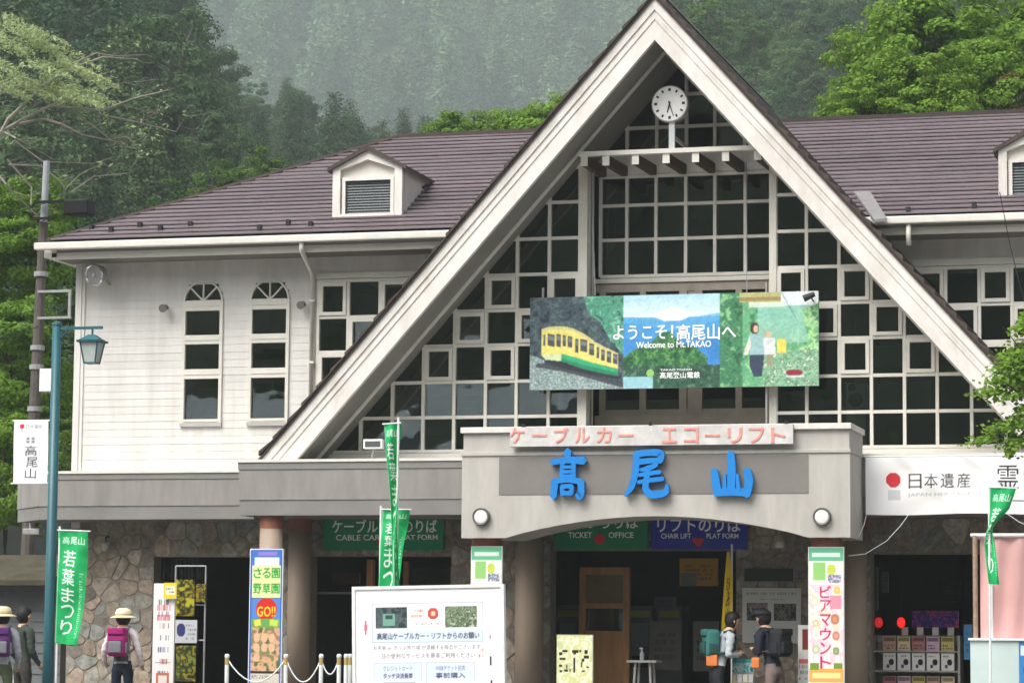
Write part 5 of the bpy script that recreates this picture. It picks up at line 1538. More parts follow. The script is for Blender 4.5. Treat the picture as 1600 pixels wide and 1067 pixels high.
# leaflet stand between the two walkers
LYY = -1.7
x0, x1, z0, z1 = RC(1144, 1029, 1178, 1067, LYY)
ls_ = thing('leaflet_stand', 'leaflet stand with teal poster and rows of brochures between the two walkers', 'stand', ((x0 + x1) / 2, LYY, 0))
MB().box(x0, x1, LYY, LYY + .03, 0.1, z1).build('back_panel', GREYM, ls_)
cv = Canvas(34, 20, (60, 150, 150)); cv.speckle(cv.region(0, 6, 34, 20), [(60, 150, 150), (190, 210, 210), (40, 100, 110)], 6, 3)
cv.flat(x0, x1, z1 - .17, z1, LYY - .004, 'poster', ls_)
lrg = random.Random(9)
for r_ in range(4):
    for k in range(4):
        xa = x0 + (x1 - x0) * k / 4; zz = z1 - .34 - r_ * .15
        MB().box(xa + .005, xa + (x1 - x0) / 4 - .005, LYY - .05 + .004 * k, LYY - .045 + .004 * k, zz, zz + .14).build('brochure', mat('brochure_%d' % lrg.randrange(4), [(.6, .58, .45), (.5, .5, .5), (.35, .30, .2), (.62, .6, .55)][lrg.randrange(4)], .5), ls_)
    MB().box(x0, x1, LYY - .06, LYY - .052, z1 - .36 - r_ * .15, z1 - .30 - r_ * .15).build('pocket', GREYM, ls_)
for xx in (x0 + .03, x1 - .03): MB().box(xx - .015, xx + .015, LYY - .1, LYY + .15, 0, .1).build('foot', GREYM, ls_)

# souvenir rack at the left opening -------------------------------------------
KY = -1.0
x0, x1, z0, z1 = RC(273, 884, 320, 1067, KY)
rk = thing('souvenir_rack', 'dark souvenir rack hung with printed cloths just inside the left opening', 'rack', ((x0 + x1) / 2, KY, 0))
for xx in (x0, x1): MB().tube([(xx, KY, 0), (xx, KY, z1)], .015, 6).build('upright', GREYM, rk)
for zz in (z1, z1 - .55, z1 - 1.05): MB().tube([(x0, KY, zz), (x1, KY, zz)], .012, 6).build('cross_bar', GREYM, rk)
goods = [((275, 905, 304, 962), 'black and yellow printed cloth hanging on the souvenir rack', (36, 34, 20), [(40, 38, 20), (150, 140, 20), (30, 30, 24), (170, 165, 40)], 12),
         ((273, 968, 308, 1004), 'white framed print with a dark oval on the souvenir rack', (190, 192, 196), None, 0),
         ((275, 1008, 306, 1064), 'dark green and yellow printed cloth low on the souvenir rack', (40, 40, 24), [(40, 44, 20), (170, 150, 30), (34, 40, 26), (120, 130, 50)], 12),
         ((306, 912, 321, 940), 'small yellow pennant hanging at the side of the souvenir rack', (160, 140, 30), [(150, 130, 30), (40, 40, 30), (170, 150, 40)], 8)]
for i, (r, lab, bgc, sp_, cell) in enumerate(goods):
    cv = Canvas(36, 56, bgc)
    if sp_: cv.speckle(cv.region(0, 0, 36, 56), sp_, cell, 100 + i)
    else: cv.ell(10, 24, 7, 16, (54, 60, 110)); cv.scribble(18, 8, 34, 50, (120, 120, 124), 4, 3)
    xa, xb, za, zb_ = RC(*r, KY - .05)
    o = thing('hanging_print', lab, 'cloth', ((xa + xb) / 2, KY - .05, za))
    MB().box(xa, xb, KY - .05, KY - .03, za, zb_).build('backing', BLACKM, o)
    cv.flat(xa, xb, za, zb_, KY - .054, 'printed_sheet', o)
xa, xb, za, zb_ = RC(243, 872, 315, 905, .3)
aw = thing('shop_awning', 'dark striped cloth hanging at the top of the left opening', 'cloth', ((xa + xb) / 2, .3, za))
cv = Canvas(80, 40, (34, 34, 36)); 
for k in range(12): cv.rect(k * 7, 0, k * 7 + 2.5, 40, (58, 56, 58))
cv.grid(lambda u, v: np.stack([xa + u * (xb - xa), .3 + .03 * np.sin(u * 30) * v, zb_ - v * (zb_ - za)], 1), 'cloth', aw)

# rope barrier ---------------------------------------------------------------
SYY = -4.2
posts = [(355, 'white rope barrier post beside the souvenir rack'), (447, 'white rope barrier post in front of the paired columns'), (502, 'white rope barrier post standing alone before the left doorway'), (530, 'white rope barrier post in the cluster beside the notice board'), (541, 'white rope barrier post in the cluster beside the notice board'), (547, 'white rope barrier post in the cluster beside the notice board')]
px_pos = []
GOLD = mat('gold_band', (.42, .30, .10), .4)
for i, (px_, lab) in enumerate(posts):
    Y = SYY - (.25 if i == 4 else 0) + (.2 if i == 5 else 0)
    c = P(px_, 1021, Y); zt = float(c[2])
    o = thing('barrier_post', lab, 'barrier post', (c[0], Y, 0), 'rope barrier posts')
    MB().lathe([(.028, .02), (.028, zt - .14)], c[0], Y, 10).build('post', STEELW, o)
    MB().lathe([(.029, zt - .138), (.029, zt - .05)], c[0], Y, 10).build('band', GOLD, o)
    MB().lathe([(.03, zt - .048), (.034, zt - .02), (.02, zt)], c[0], Y, 10).build('cap', STEELW, o)
    MB().lathe([(.14, 0), (.14, .015), (.03, .03)], c[0], Y, 16).build('base', GREYM, o)
    px_pos.append((float(c[0]), Y, zt - .06))
for (i, j, sag, lab) in ((0, 1, .3, 'slack pale rope from the post by the souvenir rack'), (1, 2, .3, 'slack pale rope in front of the paired columns'), (2, 3, .2, 'slack pale rope before the left doorway')):
    A, Bq = Vector(px_pos[i]), Vector(px_pos[j])
    pts = [A.lerp(Bq, t) - Vector((0, 0, sag * 4 * t * (1 - t))) for t in np.linspace(0, 1, 11)]
    tag(MB().tube(pts, .010, 6).build('barrier_rope', STEELW, smooth=True), lab, 'rope')

# right shop -----------------------------------------------------------------
QY = 0.3
x0, x1, z0, z1 = RC(1362, 992, 1500, 1067, QY)
shf = thing('display_shelf', 'pale three-tier display shelf inside the right shop', 'shelf', ((x0 + x1) / 2, QY, 0))
tiers = [float(P(1430, y, QY)[2]) for y in (1016, 1047, 1078, 1104)]
SHW = mat('shelf_white', (.42, .40, .37), .5, .1, 4)
for xx in (x0, x1 - .03): MB().box(xx, xx + .03, QY, QY + .4, 0, z1).build('side_panel', SHW, shf)
for zz in tiers: MB().box(x0 + .03, x1 - .03, QY, QY + .4, zz - .02, zz).build('shelf_board', SHW, shf)
MB().box(x0 + .03, x1 - .03, QY + .38, QY + .4, 0, z1).build('back_panel', SHW, shf)
prg = random.Random(21)
xs_ = np.linspace(float(P(1378, 1030, QY)[0]), float(P(1492, 1030, QY)[0]), 6)
rowlab = ['small mixed souvenir box on the top tier of the display shelf', 'white box with dark print on the middle tier of the display shelf', 'pastel souvenir box on the low tier of the display shelf']
for r_ in range(3):
    for k in range(5):
        xa, xb = xs_[k] + .012, xs_[k + 1] - .012
        zz = tiers[r_] + .002; hh = [.19, .235, .19][r_]
        o = thing('souvenir_box', rowlab[r_], 'box', ((xa + xb) / 2, QY, zz), ['boxes on the top tier', 'boxes on the middle tier', 'boxes on the low tier'][r_])
        cn, colr = [('tan', (206, 170, 150)), ('cream', (230, 214, 170)), ('dull red', (196, 130, 130)), ('pink', (226, 190, 210)), ('mustard', (214, 196, 120))][(k + r_) % 5]
        if r_ == 1: colr = (240, 238, 234)
        else: o['label'] = cn + (' souvenir box on the top tier of the display shelf' if r_ == 0 else ' souvenir box on the low tier of the display shelf')
        MB().box(xa, xb, QY + .02, QY + .2, zz, zz + hh).build('carton', SHW, o)
        cv = Canvas(24, 26, colr)
        if r_ == 1: cv.ell(15, 13, 5, 5, (50, 40, 60)); cv.ell(9, 19, 3, 3, (90, 80, 90)); cv.scribble(4, 3, 20, 7, (90, 80, 80), 1, k)
        else: cv.rect(2, 2, 22, 9, tuple(int(v * .6) for v in colr)); cv.scribble(3, 14, 21, 24, (70, 60, 60), 2, k + r_ * 5)
        cv.flat(xa, xb, zz, zz + hh, QY + .017, 'printed_sheet', o)
for k, px_ in enumerate((1413, 1437, 1461, 1485)):
    xa, xb, za, zb_ = RC(px_ - 5, 981, px_ + 5, 993, QY)
    o = tag(MB().box(xa, xb, QY + .05, QY + .06, z1 + .001, z1 + .11).box(xa, xb, QY + .03, QY + .10, z1 + .0005, z1 + .008).build('price_card', mat('card_white', (.5, .5, .47), .5)), 'small white price card standing on top of the display shelf', 'card', 'price cards on the shelf')
for px_, lab in ((1373, 'dim red paper lantern beside the shop wall'), (1408, 'glowing red lantern above the display shelf')):
    c = P(px_, 972, QY - .1)
    o = thing('red_lantern', lab, 'lantern', tuple(c))
    MB().lathe([(.022, c[2] - .07), (.05, c[2] - .04), (.056, c[2]), (.05, c[2] + .04), (.022, c[2] + .07)], c[0], c[1], 14).build('shade', mat('lantern_red' if px_ > 1400 else 'lantern_red_dim', (.8, .02, .02), .4, emit=.6 if px_ > 1400 else .22), o, smooth=True)
    MB().tube([(c[0], c[1], c[2] + .1), (c[0], c[1], 3.0)], .005, 5).build('cord', BLACKM, o)
cv = Canvas(74, 28, (30, 24, 60)); cv.speckle(cv.region(0, 0, 74, 28), [(30, 24, 70), (80, 60, 200), (30, 26, 60), (170, 70, 200), (40, 36, 110), (210, 60, 90)], 5, 131); cv.rect(0, 4, 74, 6, (110, 40, 60))  # lights of the lit display put into the sheet's colours
board('purple_display', 'dark display with purple and red lights put in as colour behind the shelf', 'display', (1425, 954, 1498, 980), QY + .3, cv, thick=.03)
flatboard('pale vertical paper hanging in the dark right shop', (1378, 893, 1388, 925), 1.0, (110, 110, 108), 21)
flatboard('grey poster on the left wall of the right shop', (1356, 885, 1372, 952), .6, (84, 82, 80), 23)
flatboard('dim framed poster deep in the right shop', (1466, 905, 1502, 940), 1.8, (56, 60, 60), 25)
flatboard('blue panel at the right jamb of the right shop', (1506, 975, 1519, 1030), -.3, (60, 110, 150), 27)

# stall with pink curtain at the right -----------------------------------------
STY = -6.6
x0 = float(P(1520, 920, STY)[0]); xR_ = float(P(1760, 920, STY)[0])
ztp = float(P(1530, 836, STY)[2]); zct = float(P(1560, 1000, STY)[2])
st = thing('market_stall', 'stall with wooden frame, pink curtain and pale green counter', 'stall', ((x0 + xR_) / 2, STY, 0))
BAMB = mat('bamboo', (.34, .24, .17), .5, .3, 6, stretch=(1, 1, 5))
for k, px_ in enumerate((1524, 1549)):
    xx = float(P(px_, 920, STY)[0])
    MB().tube([(xx, STY, 0), (xx, STY, ztp if k == 0 else ztp - .55)], .028 if k == 0 else .02, 10).build('post', BAMB if k == 0 else STEELW, st)
for zz in np.arange(zct + .05, ztp, .17):
    MB().lathe([(.031, zz), (.031, zz + .012)], x0 + .028, STY, 10).build('bamboo_node', BAMB, st)
MB().tube([(x0 - .02, STY, ztp), (xR_, STY, ztp)], .022, 8).build('top_rail', STEELW, st)
MB().tube([(x0, STY, ztp), (x0, STY + 1.5, ztp)], .02, 8).build('side_rail', STEELW, st)
cxa = float(P(1531, 900, STY)[0])
nu, nv = 90, 40
gu, gv_ = np.meshgrid(np.linspace(0, 1, nu), np.linspace(0, 1, nv))
cx_a = cxa + gu * (xR_ - cxa)
cyy = STY + .03 + .02 * np.sin(gu * 38 + gv_ * 3) + .03 * np.sin(gu * 15 - gv_ * 4 + 1) * (.3 + gv_)
czz = (ztp - .02) + gv_ * (zct - .02 - ztp) - .02 * np.sin(gu * 9) * gv_
idx = np.arange(nu * nv).reshape(nv, nu)
me = npmesh('curtain', np.stack([cx_a.ravel(), cyy.ravel(), czz.ravel()], 1), np.stack([idx[1:, :-1].ravel(), idx[1:, 1:].ravel(), idx[:-1, 1:].ravel(), idx[:-1, :-1].ravel()], 1))
obj('curtain', me, mat('pink_cloth', (.62, .36, .34), .8, .08, 3), st, smooth=True)
MB().box(x0 - .02, xR_, STY - .12, STY + .4, 0, zct).build('counter', mat('pale_green_counter', (.50, .60, .58), .5, .1, 2), st)
MB().box(x0 - .04, xR_, STY - .15, STY + .42, zct, zct + .025).build('counter_top', PAPER, st)
cv = Canvas(40, 60, (60, 130, 190)); cv.rect(4, 6, 36, 20, (220, 230, 240)); cv.ell(20, 40, 12, 12, (30, 40, 50))
xa, xb, za, zb_ = RC(1592, 1002, 1625, 1067, STY - .13)
cv.flat(xa, xb, za, zb_, STY - .124, 'poster', st)
# cables from the canopy
for pts, lab in (([(1326, 868, -2.2), (1352, 865, -2.0), (1385, 845, -1.8), (1408, 820, -1.7), (1420, 803, -1.65)], 'pale cable looping from the right pillar up to the cloth banner'), ([(1354, 803, -1.66), (1350, 820, -1.8), (1342, 838, -2.1)], 'short pale cable from the banner corner to the beam'), ([(1570, 800, -1.7), (1592, 815, -1.7), (1640, 835, -1.7)], 'pale cable sagging under the right end of the banner')):
    tag(MB().tube([P(*q) for q in pts], .0045, 5).build('cable', STEELW), lab, 'cable')

# ================================================================== PEOPLE
def person(label, px_, Y, h, yaw, cols, pose=None, lean=0.0):
    """one continuous body grown from a jointed skeleton; local +Y is where the person faces"""
    c = P(px_, 1000, Y); gx_, gz_ = float(c[0]), ground_z(Y)
    J = {'pelvis': (0, 0, .525), 'waist': (0, .005, .61), 'chest': (0, .0, .72), 'nbase': (0, -.005, .815), 'neck': (0, .005, .85), 'jaw': (0, .02, .885), 'head': (0, .012, .925), 'crown': (0, .004, .965)}
    for s_, n in ((-1, 'l'), (1, 'r')):
        J.update({n + 'hip': (s_ * .052, 0, .49), n + 'knee': (s_ * .056, .012, .275), n + 'ankle': (s_ * .056, -.01, .05), n + 'toe': (s_ * .062, .07, .018),
                  n + 'sho': (s_ * .098, 0, .80), n + 'elb': (s_ * .135, -.01, .63), n + 'wri': (s_ * .125, .075, .53), n + 'palm': (s_ * .12, .11, .505)})
    if pose: J.update(pose)
    R = {'pelvis': .078, 'waist': .07, 'chest': .082, 'nbase': .048, 'neck': .034, 'jaw': .046, 'head': .062, 'crown': .045, 'hip': .058, 'knee': .038, 'ankle': .028, 'toe': .024, 'sho': .046, 'elb': .032, 'wri': .023, 'palm': .022}
    E = [('pelvis', 'waist', 'top'), ('waist', 'chest', 'top'), ('chest', 'nbase', 'top'), ('nbase', 'neck', 'skin'), ('neck', 'jaw', 'skin'), ('jaw', 'head', 'skin'), ('head', 'crown', 'skin')]
    for n in 'lr':
        E += [('pelvis', n + 'hip', 'pants'), (n + 'hip', n + 'knee', 'pants'), (n + 'knee', n + 'ankle', 'pants'), (n + 'ankle', n + 'toe', 'shoe'), ('nbase', n + 'sho', 'top'), (n + 'sho', n + 'elb', 'top'), (n + 'elb', n + 'wri', 'top'), (n + 'wri', n + 'palm', 'skin')]
    cy, sy = math.cos(yaw), math.sin(yaw)
    def Wp(p):
        x, y, z = p[0] * h, p[1] * h, p[2] * h
        if z > .5 * h: y += lean * (z - .5 * h)
        return Vector((gx_ + x * cy - y * sy, Y + x * sy + y * cy, gz_ + z))
    names = list(J)
    me = bpy.data.meshes.new('skeleton')
    me.from_pydata([Wp(J[n]) for n in names], [(names.index(a), names.index(b)) for a, b, _ in E], [])
    o = bpy.data.objects.new('skeleton', me); COL.objects.link(o)
    md = o.modifiers.new('skin', 'SKIN'); md.use_smooth_shade = True
    bm = bmesh.new(); bm.from_mesh(me); lay = bm.verts.layers.skin.verify()
    bm.verts.ensure_lookup_table()
    for i, n in enumerate(names):
        key = n if n in R else n[1:]
        r = R[key] * h * .92
        bm.verts[i][lay].radius = (r, r * (.78 if n in ('chest', 'waist', 'pelvis') else 1))
        bm.verts[i][lay].use_root = n == 'pelvis'
    bm.to_mesh(me); bm.free()
    o.modifiers.new('sub', 'SUBSURF').levels = 2
    dg = bpy.context.evaluated_depsgraph_get()
    body = bpy.data.meshes.new_from_object(o.evaluated_get(dg))
    bpy.data.objects.remove(o)
    # fingers: five short tapered chains on each hand, part of the same mesh
    fb = bmesh.new(); fb.from_mesh(body)
    for n, s_ in (('l', -1), ('r', 1)):
        a, b = Wp(J[n + 'wri']), Wp(J[n + 'palm'])
        d = (b - a).normalized(); side = d.cross(Vector((0, 0, 1)))
        if side.length < .1: side = Vector((1, 0, 0))
        side.normalize(); dn = side.cross(d)
        for k in range(5):
            off = (k - 1.5) * .009 * h / 1.6 if k < 4 else -s_ * .018
            L = [.045, .052, .05, .04, .035][k] * h / 1.6
            p0 = b + side * off; dd = d if k < 4 else (d * .5 - side * s_ * .6)
            p1 = p0 + dd * L * .6 + dn * -.004; p2 = p1 + (dd * .6 + Vector((0, 0, -.7))).normalized() * L * .5
            tb_ = MB().tube([p0 - dd * .015, p1, p2], [.0095, .0085, .006], 6)
            vs = [fb.verts.new(v) for v in tb_.v]
            for f in tb_.f: fb.faces.new([vs[i] for i in f])
    # cloth creases: small folds along the surface, none on the head
    fb.normal_update()
    for v in fb.verts:
        q = v.co
        if q.z < gz_ + .84 * h:
            a1 = math.sin(q.z * 61 + q.x * 33 + q.y * 21 + px_) * math.sin(q.x * 47 - q.z * 23 + q.y * 39)
            a2 = math.sin(q.z * 118 + q.x * 71)
            v.co = q + v.normal * (.007 * a1 + .0025 * a2)
    fb.to_mesh(body); fb.free()
    kinds = ['skin', 'top', 'pants', 'shoe']
    body.materials.clear()
    for kname in kinds: body.materials.append(mat('cloth_%d_%d_%d' % cols[kname], s8(*cols[kname]), .8, .25, 9, .3, 60))
    segs = [(Wp(J[a]), Wp(J[b]), kinds.index(k)) for a, b, k in E]
    mi = []
    for p in body.polygons:
        q = p.center; best = 9; bi = 0
        for a, b, k in segs:
            ab = b - a; t = max(0, min(1, (q - a).dot(ab) / max(1e-9, ab.length_squared)))
            dist = (q - (a + ab * t)).length
            if dist < best: best, bi = dist, k
        if bi == 0 and q.z > gz_ + .78 * h and False: bi = 0
        mi.append(bi)
    body.polygons.foreach_set('material_index', mi)
    body.polygons.foreach_set('use_smooth', [True] * len(mi))
    root = thing('person', label, 'person', (gx_, Y, gz_))
    obj('body', body, None, root)
    # hair: shell round the back and top of the head
    if cols.get('hair'):
        hc = Wp((0, .004, .928)); mb = MB(); n1, n2 = 12, 8
        fwd = Vector((-sy, cy, 0))
        for i in range(n2 + 1):
            for j in range(n1):
                th = math.pi * i / n2; ph = 2 * math.pi * j / n1
                v = Vector((math.sin(th) * math.cos(ph), math.sin(th) * math.sin(ph), math.cos(th)))
                r = .069 * h
                if v.dot(fwd) > .15 and v.z < .35: r = .045 * h
                mb.v.append(tuple(hc + Vector((v.x * r, v.y * r, v.z * r * 1.12))))
        for i in range(n2):
            for j in range(n1):
                k = (j + 1) % n1
                mb.f.append((i * n1 + j, (i + 1) * n1 + j, (i + 1) * n1 + k, i * n1 + k))
        mb.build('hair', mat('hair_%d' % cols['hair'][0], s8(*cols['hair']), .6, .3, 20), root, smooth=True)
    # face: nose and ears
    fc = MB()
    nz = Wp((0, .072, .912)); fc.tube([Wp((0, .055, .93)), nz, Wp((0, .058, .902))], [.006, .012, .008], 6)
    for s_ in (-1, 1): fc.tube([Wp((s_ * .058, .008, .90)), Wp((s_ * .066, .0, .925))], [.008, .011], 6)
    fc.build('face_features', mat('cloth_%d_%d_%d' % cols['skin'], s8(*cols['skin'])), root, smooth=True)
    return root, Wp, h
def pack(root, Wp, h, col, z0, z1, w, d, yaw, m2=None, yoff=-.075):
    """rucksack behind the back"""
    mk = mat('pack_%d_%d_%d' % col, s8(*col), .7, .25, 8, .3, 40)
    c0 = Vector(Wp((0, yoff - d / 2, (z0 + z1) / 2)))
    hw, hd, hh = w * h / 2, d * h / 2, (z1 - z0) * h / 2
    def rb(cx, cy, cz, a, b, c, nm, m, bev):
        mb = MB().box(cx - a, cx + a, cy - b, cy + b, cz - c, cz + c)
        o = mb.build(nm, m, root, smooth=True, bevel=bev, bseg=3)
        co = np.empty(len(o.data.vertices) * 3, np.float32); o.data.vertices.foreach_get('co', co); co = co.reshape(-1, 3)
        x, y = co[:, 0] * math.cos(yaw) - co[:, 1] * math.sin(yaw), co[:, 0] * math.sin(yaw) + co[:, 1] * math.cos(yaw)
        co[:, 0] = x + c0.x; co[:, 1] = y + c0.y; co[:, 2] += c0.z
        o.data.vertices.foreach_set('co', co.ravel()); o.data.update()
        return o
    bag = rb(0, 0, 0, hw, hd, hh, 'backpack', mk, min(hw, hd, hh) * .55)
    pk = rb(0, -hd * 1.02, -hh * .35, hw * .72, hd * .35, hh * .42, 'pocket', m2 or mk, hd * .2)
    pk.parent = bag
    for s_ in (-1, 1):
        sp_ = rb(s_ * hw * 1.0, 0, -hh * .4, hw * .16, hd * .6, hh * .38, 'side_pocket', m2 or mk, hw * .08); sp_.parent = bag
    for zz in (.1, .5):
        ln_ = rb(0, -hd * 1.03, hh * zz, hw * .8, hd * .04, hh * .03, 'webbing', BLACKM, hd * .01); ln_.parent = bag
    fl = rb(0, -hd * .25, hh * .78, hw * .9, hd * .95, hh * .25, 'flap', mk, hd * .2); fl.parent = bag
    for s_ in (-1, 1):
        st_ = MB().tube([Wp((s_ * .05, yoff, z1 - .02)), Wp((s_ * .065, -.01, .845)), Wp((s_ * .065, .075, .78)), Wp((s_ * .085, .05, .66)), Wp((s_ * .08, yoff, z0 + .03))], .012 * h, 6).build('strap', m2 or mk, root)
def hat(root, Wp, h, col, brim=.115):
    c0 = Wp((0, .004, .935)); mk = mat('hat_%d' % col[0], s8(*col), .85, .15, 12, .3, 60)
    z = c0.z; f = h
    MB().lathe([(brim * f, z - .014 * f), (brim * f * .98, z - .008 * f), (.074 * f, z + .006 * f)], c0.x, c0.y, 20).build('hat_brim', mk, root, smooth=True)
    MB().lathe([(.0735 * f, z + .002 * f), (.072 * f, z + .03 * f), (.06 * f, z + .058 * f), (.03 * f, z + .07 * f)], c0.x, c0.y, 20).build('hat_crown', mk, root, smooth=True)
    MB().lathe([(.0745 * f, z + .008 * f), (.0742 * f, z + .018 * f)], c0.x, c0.y, 20).build('hat_band', mat('hat_band', s8(176, 160, 120), .8), root)
SK = (206, 168, 140)
r, Wp, h = person('walker in pale hat and magenta backpack facing the stone wall', 192, -3.0, 1.60, .05, {'skin': SK, 'top': (214, 204, 204), 'pants': (30, 34, 52), 'shoe': (60, 56, 54), 'hair': (40, 32, 30)},
                  {'lelb': (-.16, -.02, .645), 'lwri': (-.175, .05, .55), 'lpalm': (-.175, .085, .53), 'relb': (.155, -.02, .64), 'rwri': (.165, .03, .535), 'rpalm': (.16, .06, .51)})
hat(r, Wp, h, (226, 216, 184)); pack(r, Wp, h, (168, 28, 116), .60, .835, .16, .11, .05, mat('pack_grey', s8(120, 122, 128), .7, .2, 8))
MB().lathe([(.095, Wp((0, 0, .555)).z), (.1, Wp((0, 0, .575)).z), (.1, Wp((0, 0, .61)).z)], Wp((0, -.03, .6)).x, Wp((0, -.03, .6)).y, 16).build('waist_jacket', mat('jacket_grey', s8(80, 84, 86), .8, .2, 8), r)
r, Wp, h = person('walker in beige hat with purple backpack at the left edge', 3, -5.6, 1.58, .35, {'skin': SK, 'top': (168, 168, 176), 'pants': (84, 92, 66), 'shoe': (60, 56, 54), 'hair': (52, 42, 38)})
hat(r, Wp, h, (214, 196, 160)); pack(r, Wp, h, (92, 40, 110), .60, .83, .16, .11, .35, mat('pack_grey', (0, 0, 0)))
r, Wp, h = person('dark haired person in dark green clothes beside the beige hat walker', 36, -4.6, 1.60, -.5, {'skin': SK, 'top': (58, 66, 60), 'pants': (58, 56, 50), 'shoe': (40, 40, 40), 'hair': (26, 24, 26)})
tb_, Wq, hq = r, Wp, h
q = Wp((-.13, .1, .40))
bag_ = thing('shopping_bag', 'pale shopping bag with a green patch held near the lamp post', 'bag', (q.x, q.y, q.z - .2))
MB().box(q.x - .12, q.x + .12, q.y - .05, q.y + .05, q.z - .16, q.z + .12).build('bag_body', mat('bag_white', s8(206, 208, 204), .6, .1, 4), bag_, bevel=.02)
MB().box(q.x - .07, q.x + .07, q.y - .056, q.y - .051, q.z - .14, q.z - .02).build('patch', mat('bag_green', s8(90, 150, 60), .6), bag_)
MB().tube([(q.x - .06, q.y, q.z + .12), (q.x, q.y, q.z + .2), (q.x + .06, q.y, q.z + .12)], .007, 6).build('handle', mat('bag_white', (0, 0, 0)), bag_)
# the two at the ticket board
r, Wp, h = person('walker with teal backpack bending towards the leaflet stand', 1119, -1.9, 1.62, -1.1, {'skin': SK, 'top': (176, 184, 188), 'pants': (34, 34, 42), 'shoe': (50, 48, 46), 'hair': (30, 26, 26)},
                  {'lwri': (-.06, .12, .66), 'lpalm': (-.045, .15, .675), 'lelb': (-.13, .02, .64), 'rwri': (.06, .12, .65), 'rpalm': (.045, .15, .665), 'relb': (.13, .02, .64)}, lean=.32)
pack(r, Wp, h, (52, 112, 108), .63, .85, .15, .12, -1.1, mat('pack_dark_teal', s8(36, 74, 72), .7, .2, 8), yoff=-.06)
q = P(1113, 1031, -2.0)
b1 = thing('orange_pouch', 'orange waist pouch on the walker with the teal backpack', 'pouch', tuple(q))
MB().box(q[0] - .075, q[0] + .075, q[1] - .05, q[1] + .05, q[2] - .075, q[2] + .075).build('pouch_body', mat('pouch_orange', s8(214, 124, 66), .7, .2, 6), b1, bevel=.02)
MB().tube([(q[0] + .05, q[1], q[2] + .07), (q[0] + .12, q[1] + .02, q[2] + .1), (q[0] + .2, q[1] + .05, q[2] + .09)], .012, 6).build('strap', BLACKM, b1)
r, Wp, h = person('walker in dark navy jacket and black cap with black backpack looking down', 1211, -1.9, 1.66, 1.05, {'skin': SK, 'top': (30, 34, 48), 'pants': (118, 104, 100), 'shoe': (50, 48, 46), 'hair': (28, 26, 28)},
                  {'lwri': (-.06, .12, .67), 'lpalm': (-.045, .15, .685), 'lelb': (-.13, .02, .64), 'rwri': (.06, .12, .66), 'rpalm': (.045, .15, .675), 'relb': (.13, .02, .64)}, lean=.28)
pack(r, Wp, h, (32, 34, 40), .62, .84, .16, .12, 1.05, yoff=-.06)
c0 = Wp((0, .004, .955)); MB().lathe([(.075 * h, c0.z - .01), (.07 * h, c0.z + .03), (.035 * h, c0.z + .06)], c0.x, c0.y, 16).build('cap', mat('cap_black', s8(40, 42, 52), .8, .2, 9), r, smooth=True)
p1, p2 = Wp((-.05, .06, .945)), Wp((.05, .06, .945)); p3, p4 = Wp((.035, .125, .93)), Wp((-.035, .125, .93))
MB().add([p1, p2, p3, p4, p1 + Vector((0, 0, .012)), p2 + Vector((0, 0, .012)), p3 + Vector((0, 0, .008)), p4 + Vector((0, 0, .008))], [(3, 2, 1, 0), (4, 5, 6, 7), (0, 1, 5, 4), (1, 2, 6, 5), (2, 3, 7, 6), (3, 0, 4, 7)]).build('cap_peak', mat('cap_black', (0, 0, 0)), r)
q = P(1181, 1035, -2.05)
b1 = thing('orange_pouch', 'orange pouch at the hip of the walker in the navy jacket', 'pouch', tuple(q))
MB().box(q[0] - .055, q[0] + .055, q[1] - .04, q[1] + .04, q[2] - .07, q[2] + .07).build('pouch_body', mat('pouch_orange', (0, 0, 0)), b1, bevel=.02)
MB().tube([(q[0], q[1], q[2] + .06), (q[0] + .08, q[1] + .03, q[2] + .14), (q[0] + .16, q[1] + .05, q[2] + .16)], .012, 6).build('strap', BLACKM, b1)

# things seen through the upper glass ------------------------------------------
x0, x1, z0, z1 = RC(1322, 598, 1352, 640, .9)
ac = thing('white_appliance', 'white box appliance with a round dark grille behind the right gable panes', 'appliance', ((x0 + x1) / 2, .9, z0))
MB().box(x0, x1, .9, 1.3, 3.61, z1).build('casing', mat('appliance_white', (.55, .55, .5), .5), ac)
MB().disc((x0 + x1) / 2, (z0 + z1) / 2 - .05, .1, .885, .9, 20).build('grille', BLACKM, ac)
MB().disc((x0 + x1) / 2 - .05, (z0 + z1) / 2 + .12, .055, .885, .9, 16).build('dial', BLACKM, ac)
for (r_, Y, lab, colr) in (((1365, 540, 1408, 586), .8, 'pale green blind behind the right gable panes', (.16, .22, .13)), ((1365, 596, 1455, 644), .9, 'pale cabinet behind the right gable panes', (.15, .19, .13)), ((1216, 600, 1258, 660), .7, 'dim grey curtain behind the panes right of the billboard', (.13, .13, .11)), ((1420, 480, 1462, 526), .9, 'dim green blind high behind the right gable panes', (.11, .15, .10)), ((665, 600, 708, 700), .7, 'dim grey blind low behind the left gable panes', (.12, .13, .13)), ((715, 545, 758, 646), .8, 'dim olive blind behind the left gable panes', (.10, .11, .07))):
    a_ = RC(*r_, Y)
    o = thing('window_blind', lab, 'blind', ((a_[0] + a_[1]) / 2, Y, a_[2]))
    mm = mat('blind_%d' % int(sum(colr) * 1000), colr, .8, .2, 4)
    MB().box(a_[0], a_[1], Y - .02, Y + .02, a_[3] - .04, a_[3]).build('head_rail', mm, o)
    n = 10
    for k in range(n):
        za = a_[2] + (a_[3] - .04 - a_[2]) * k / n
        MB().box(a_[0], a_[1], Y - .004, Y + .004, za, za + (a_[3] - a_[2]) / n * .92).build('slat', mm, o)
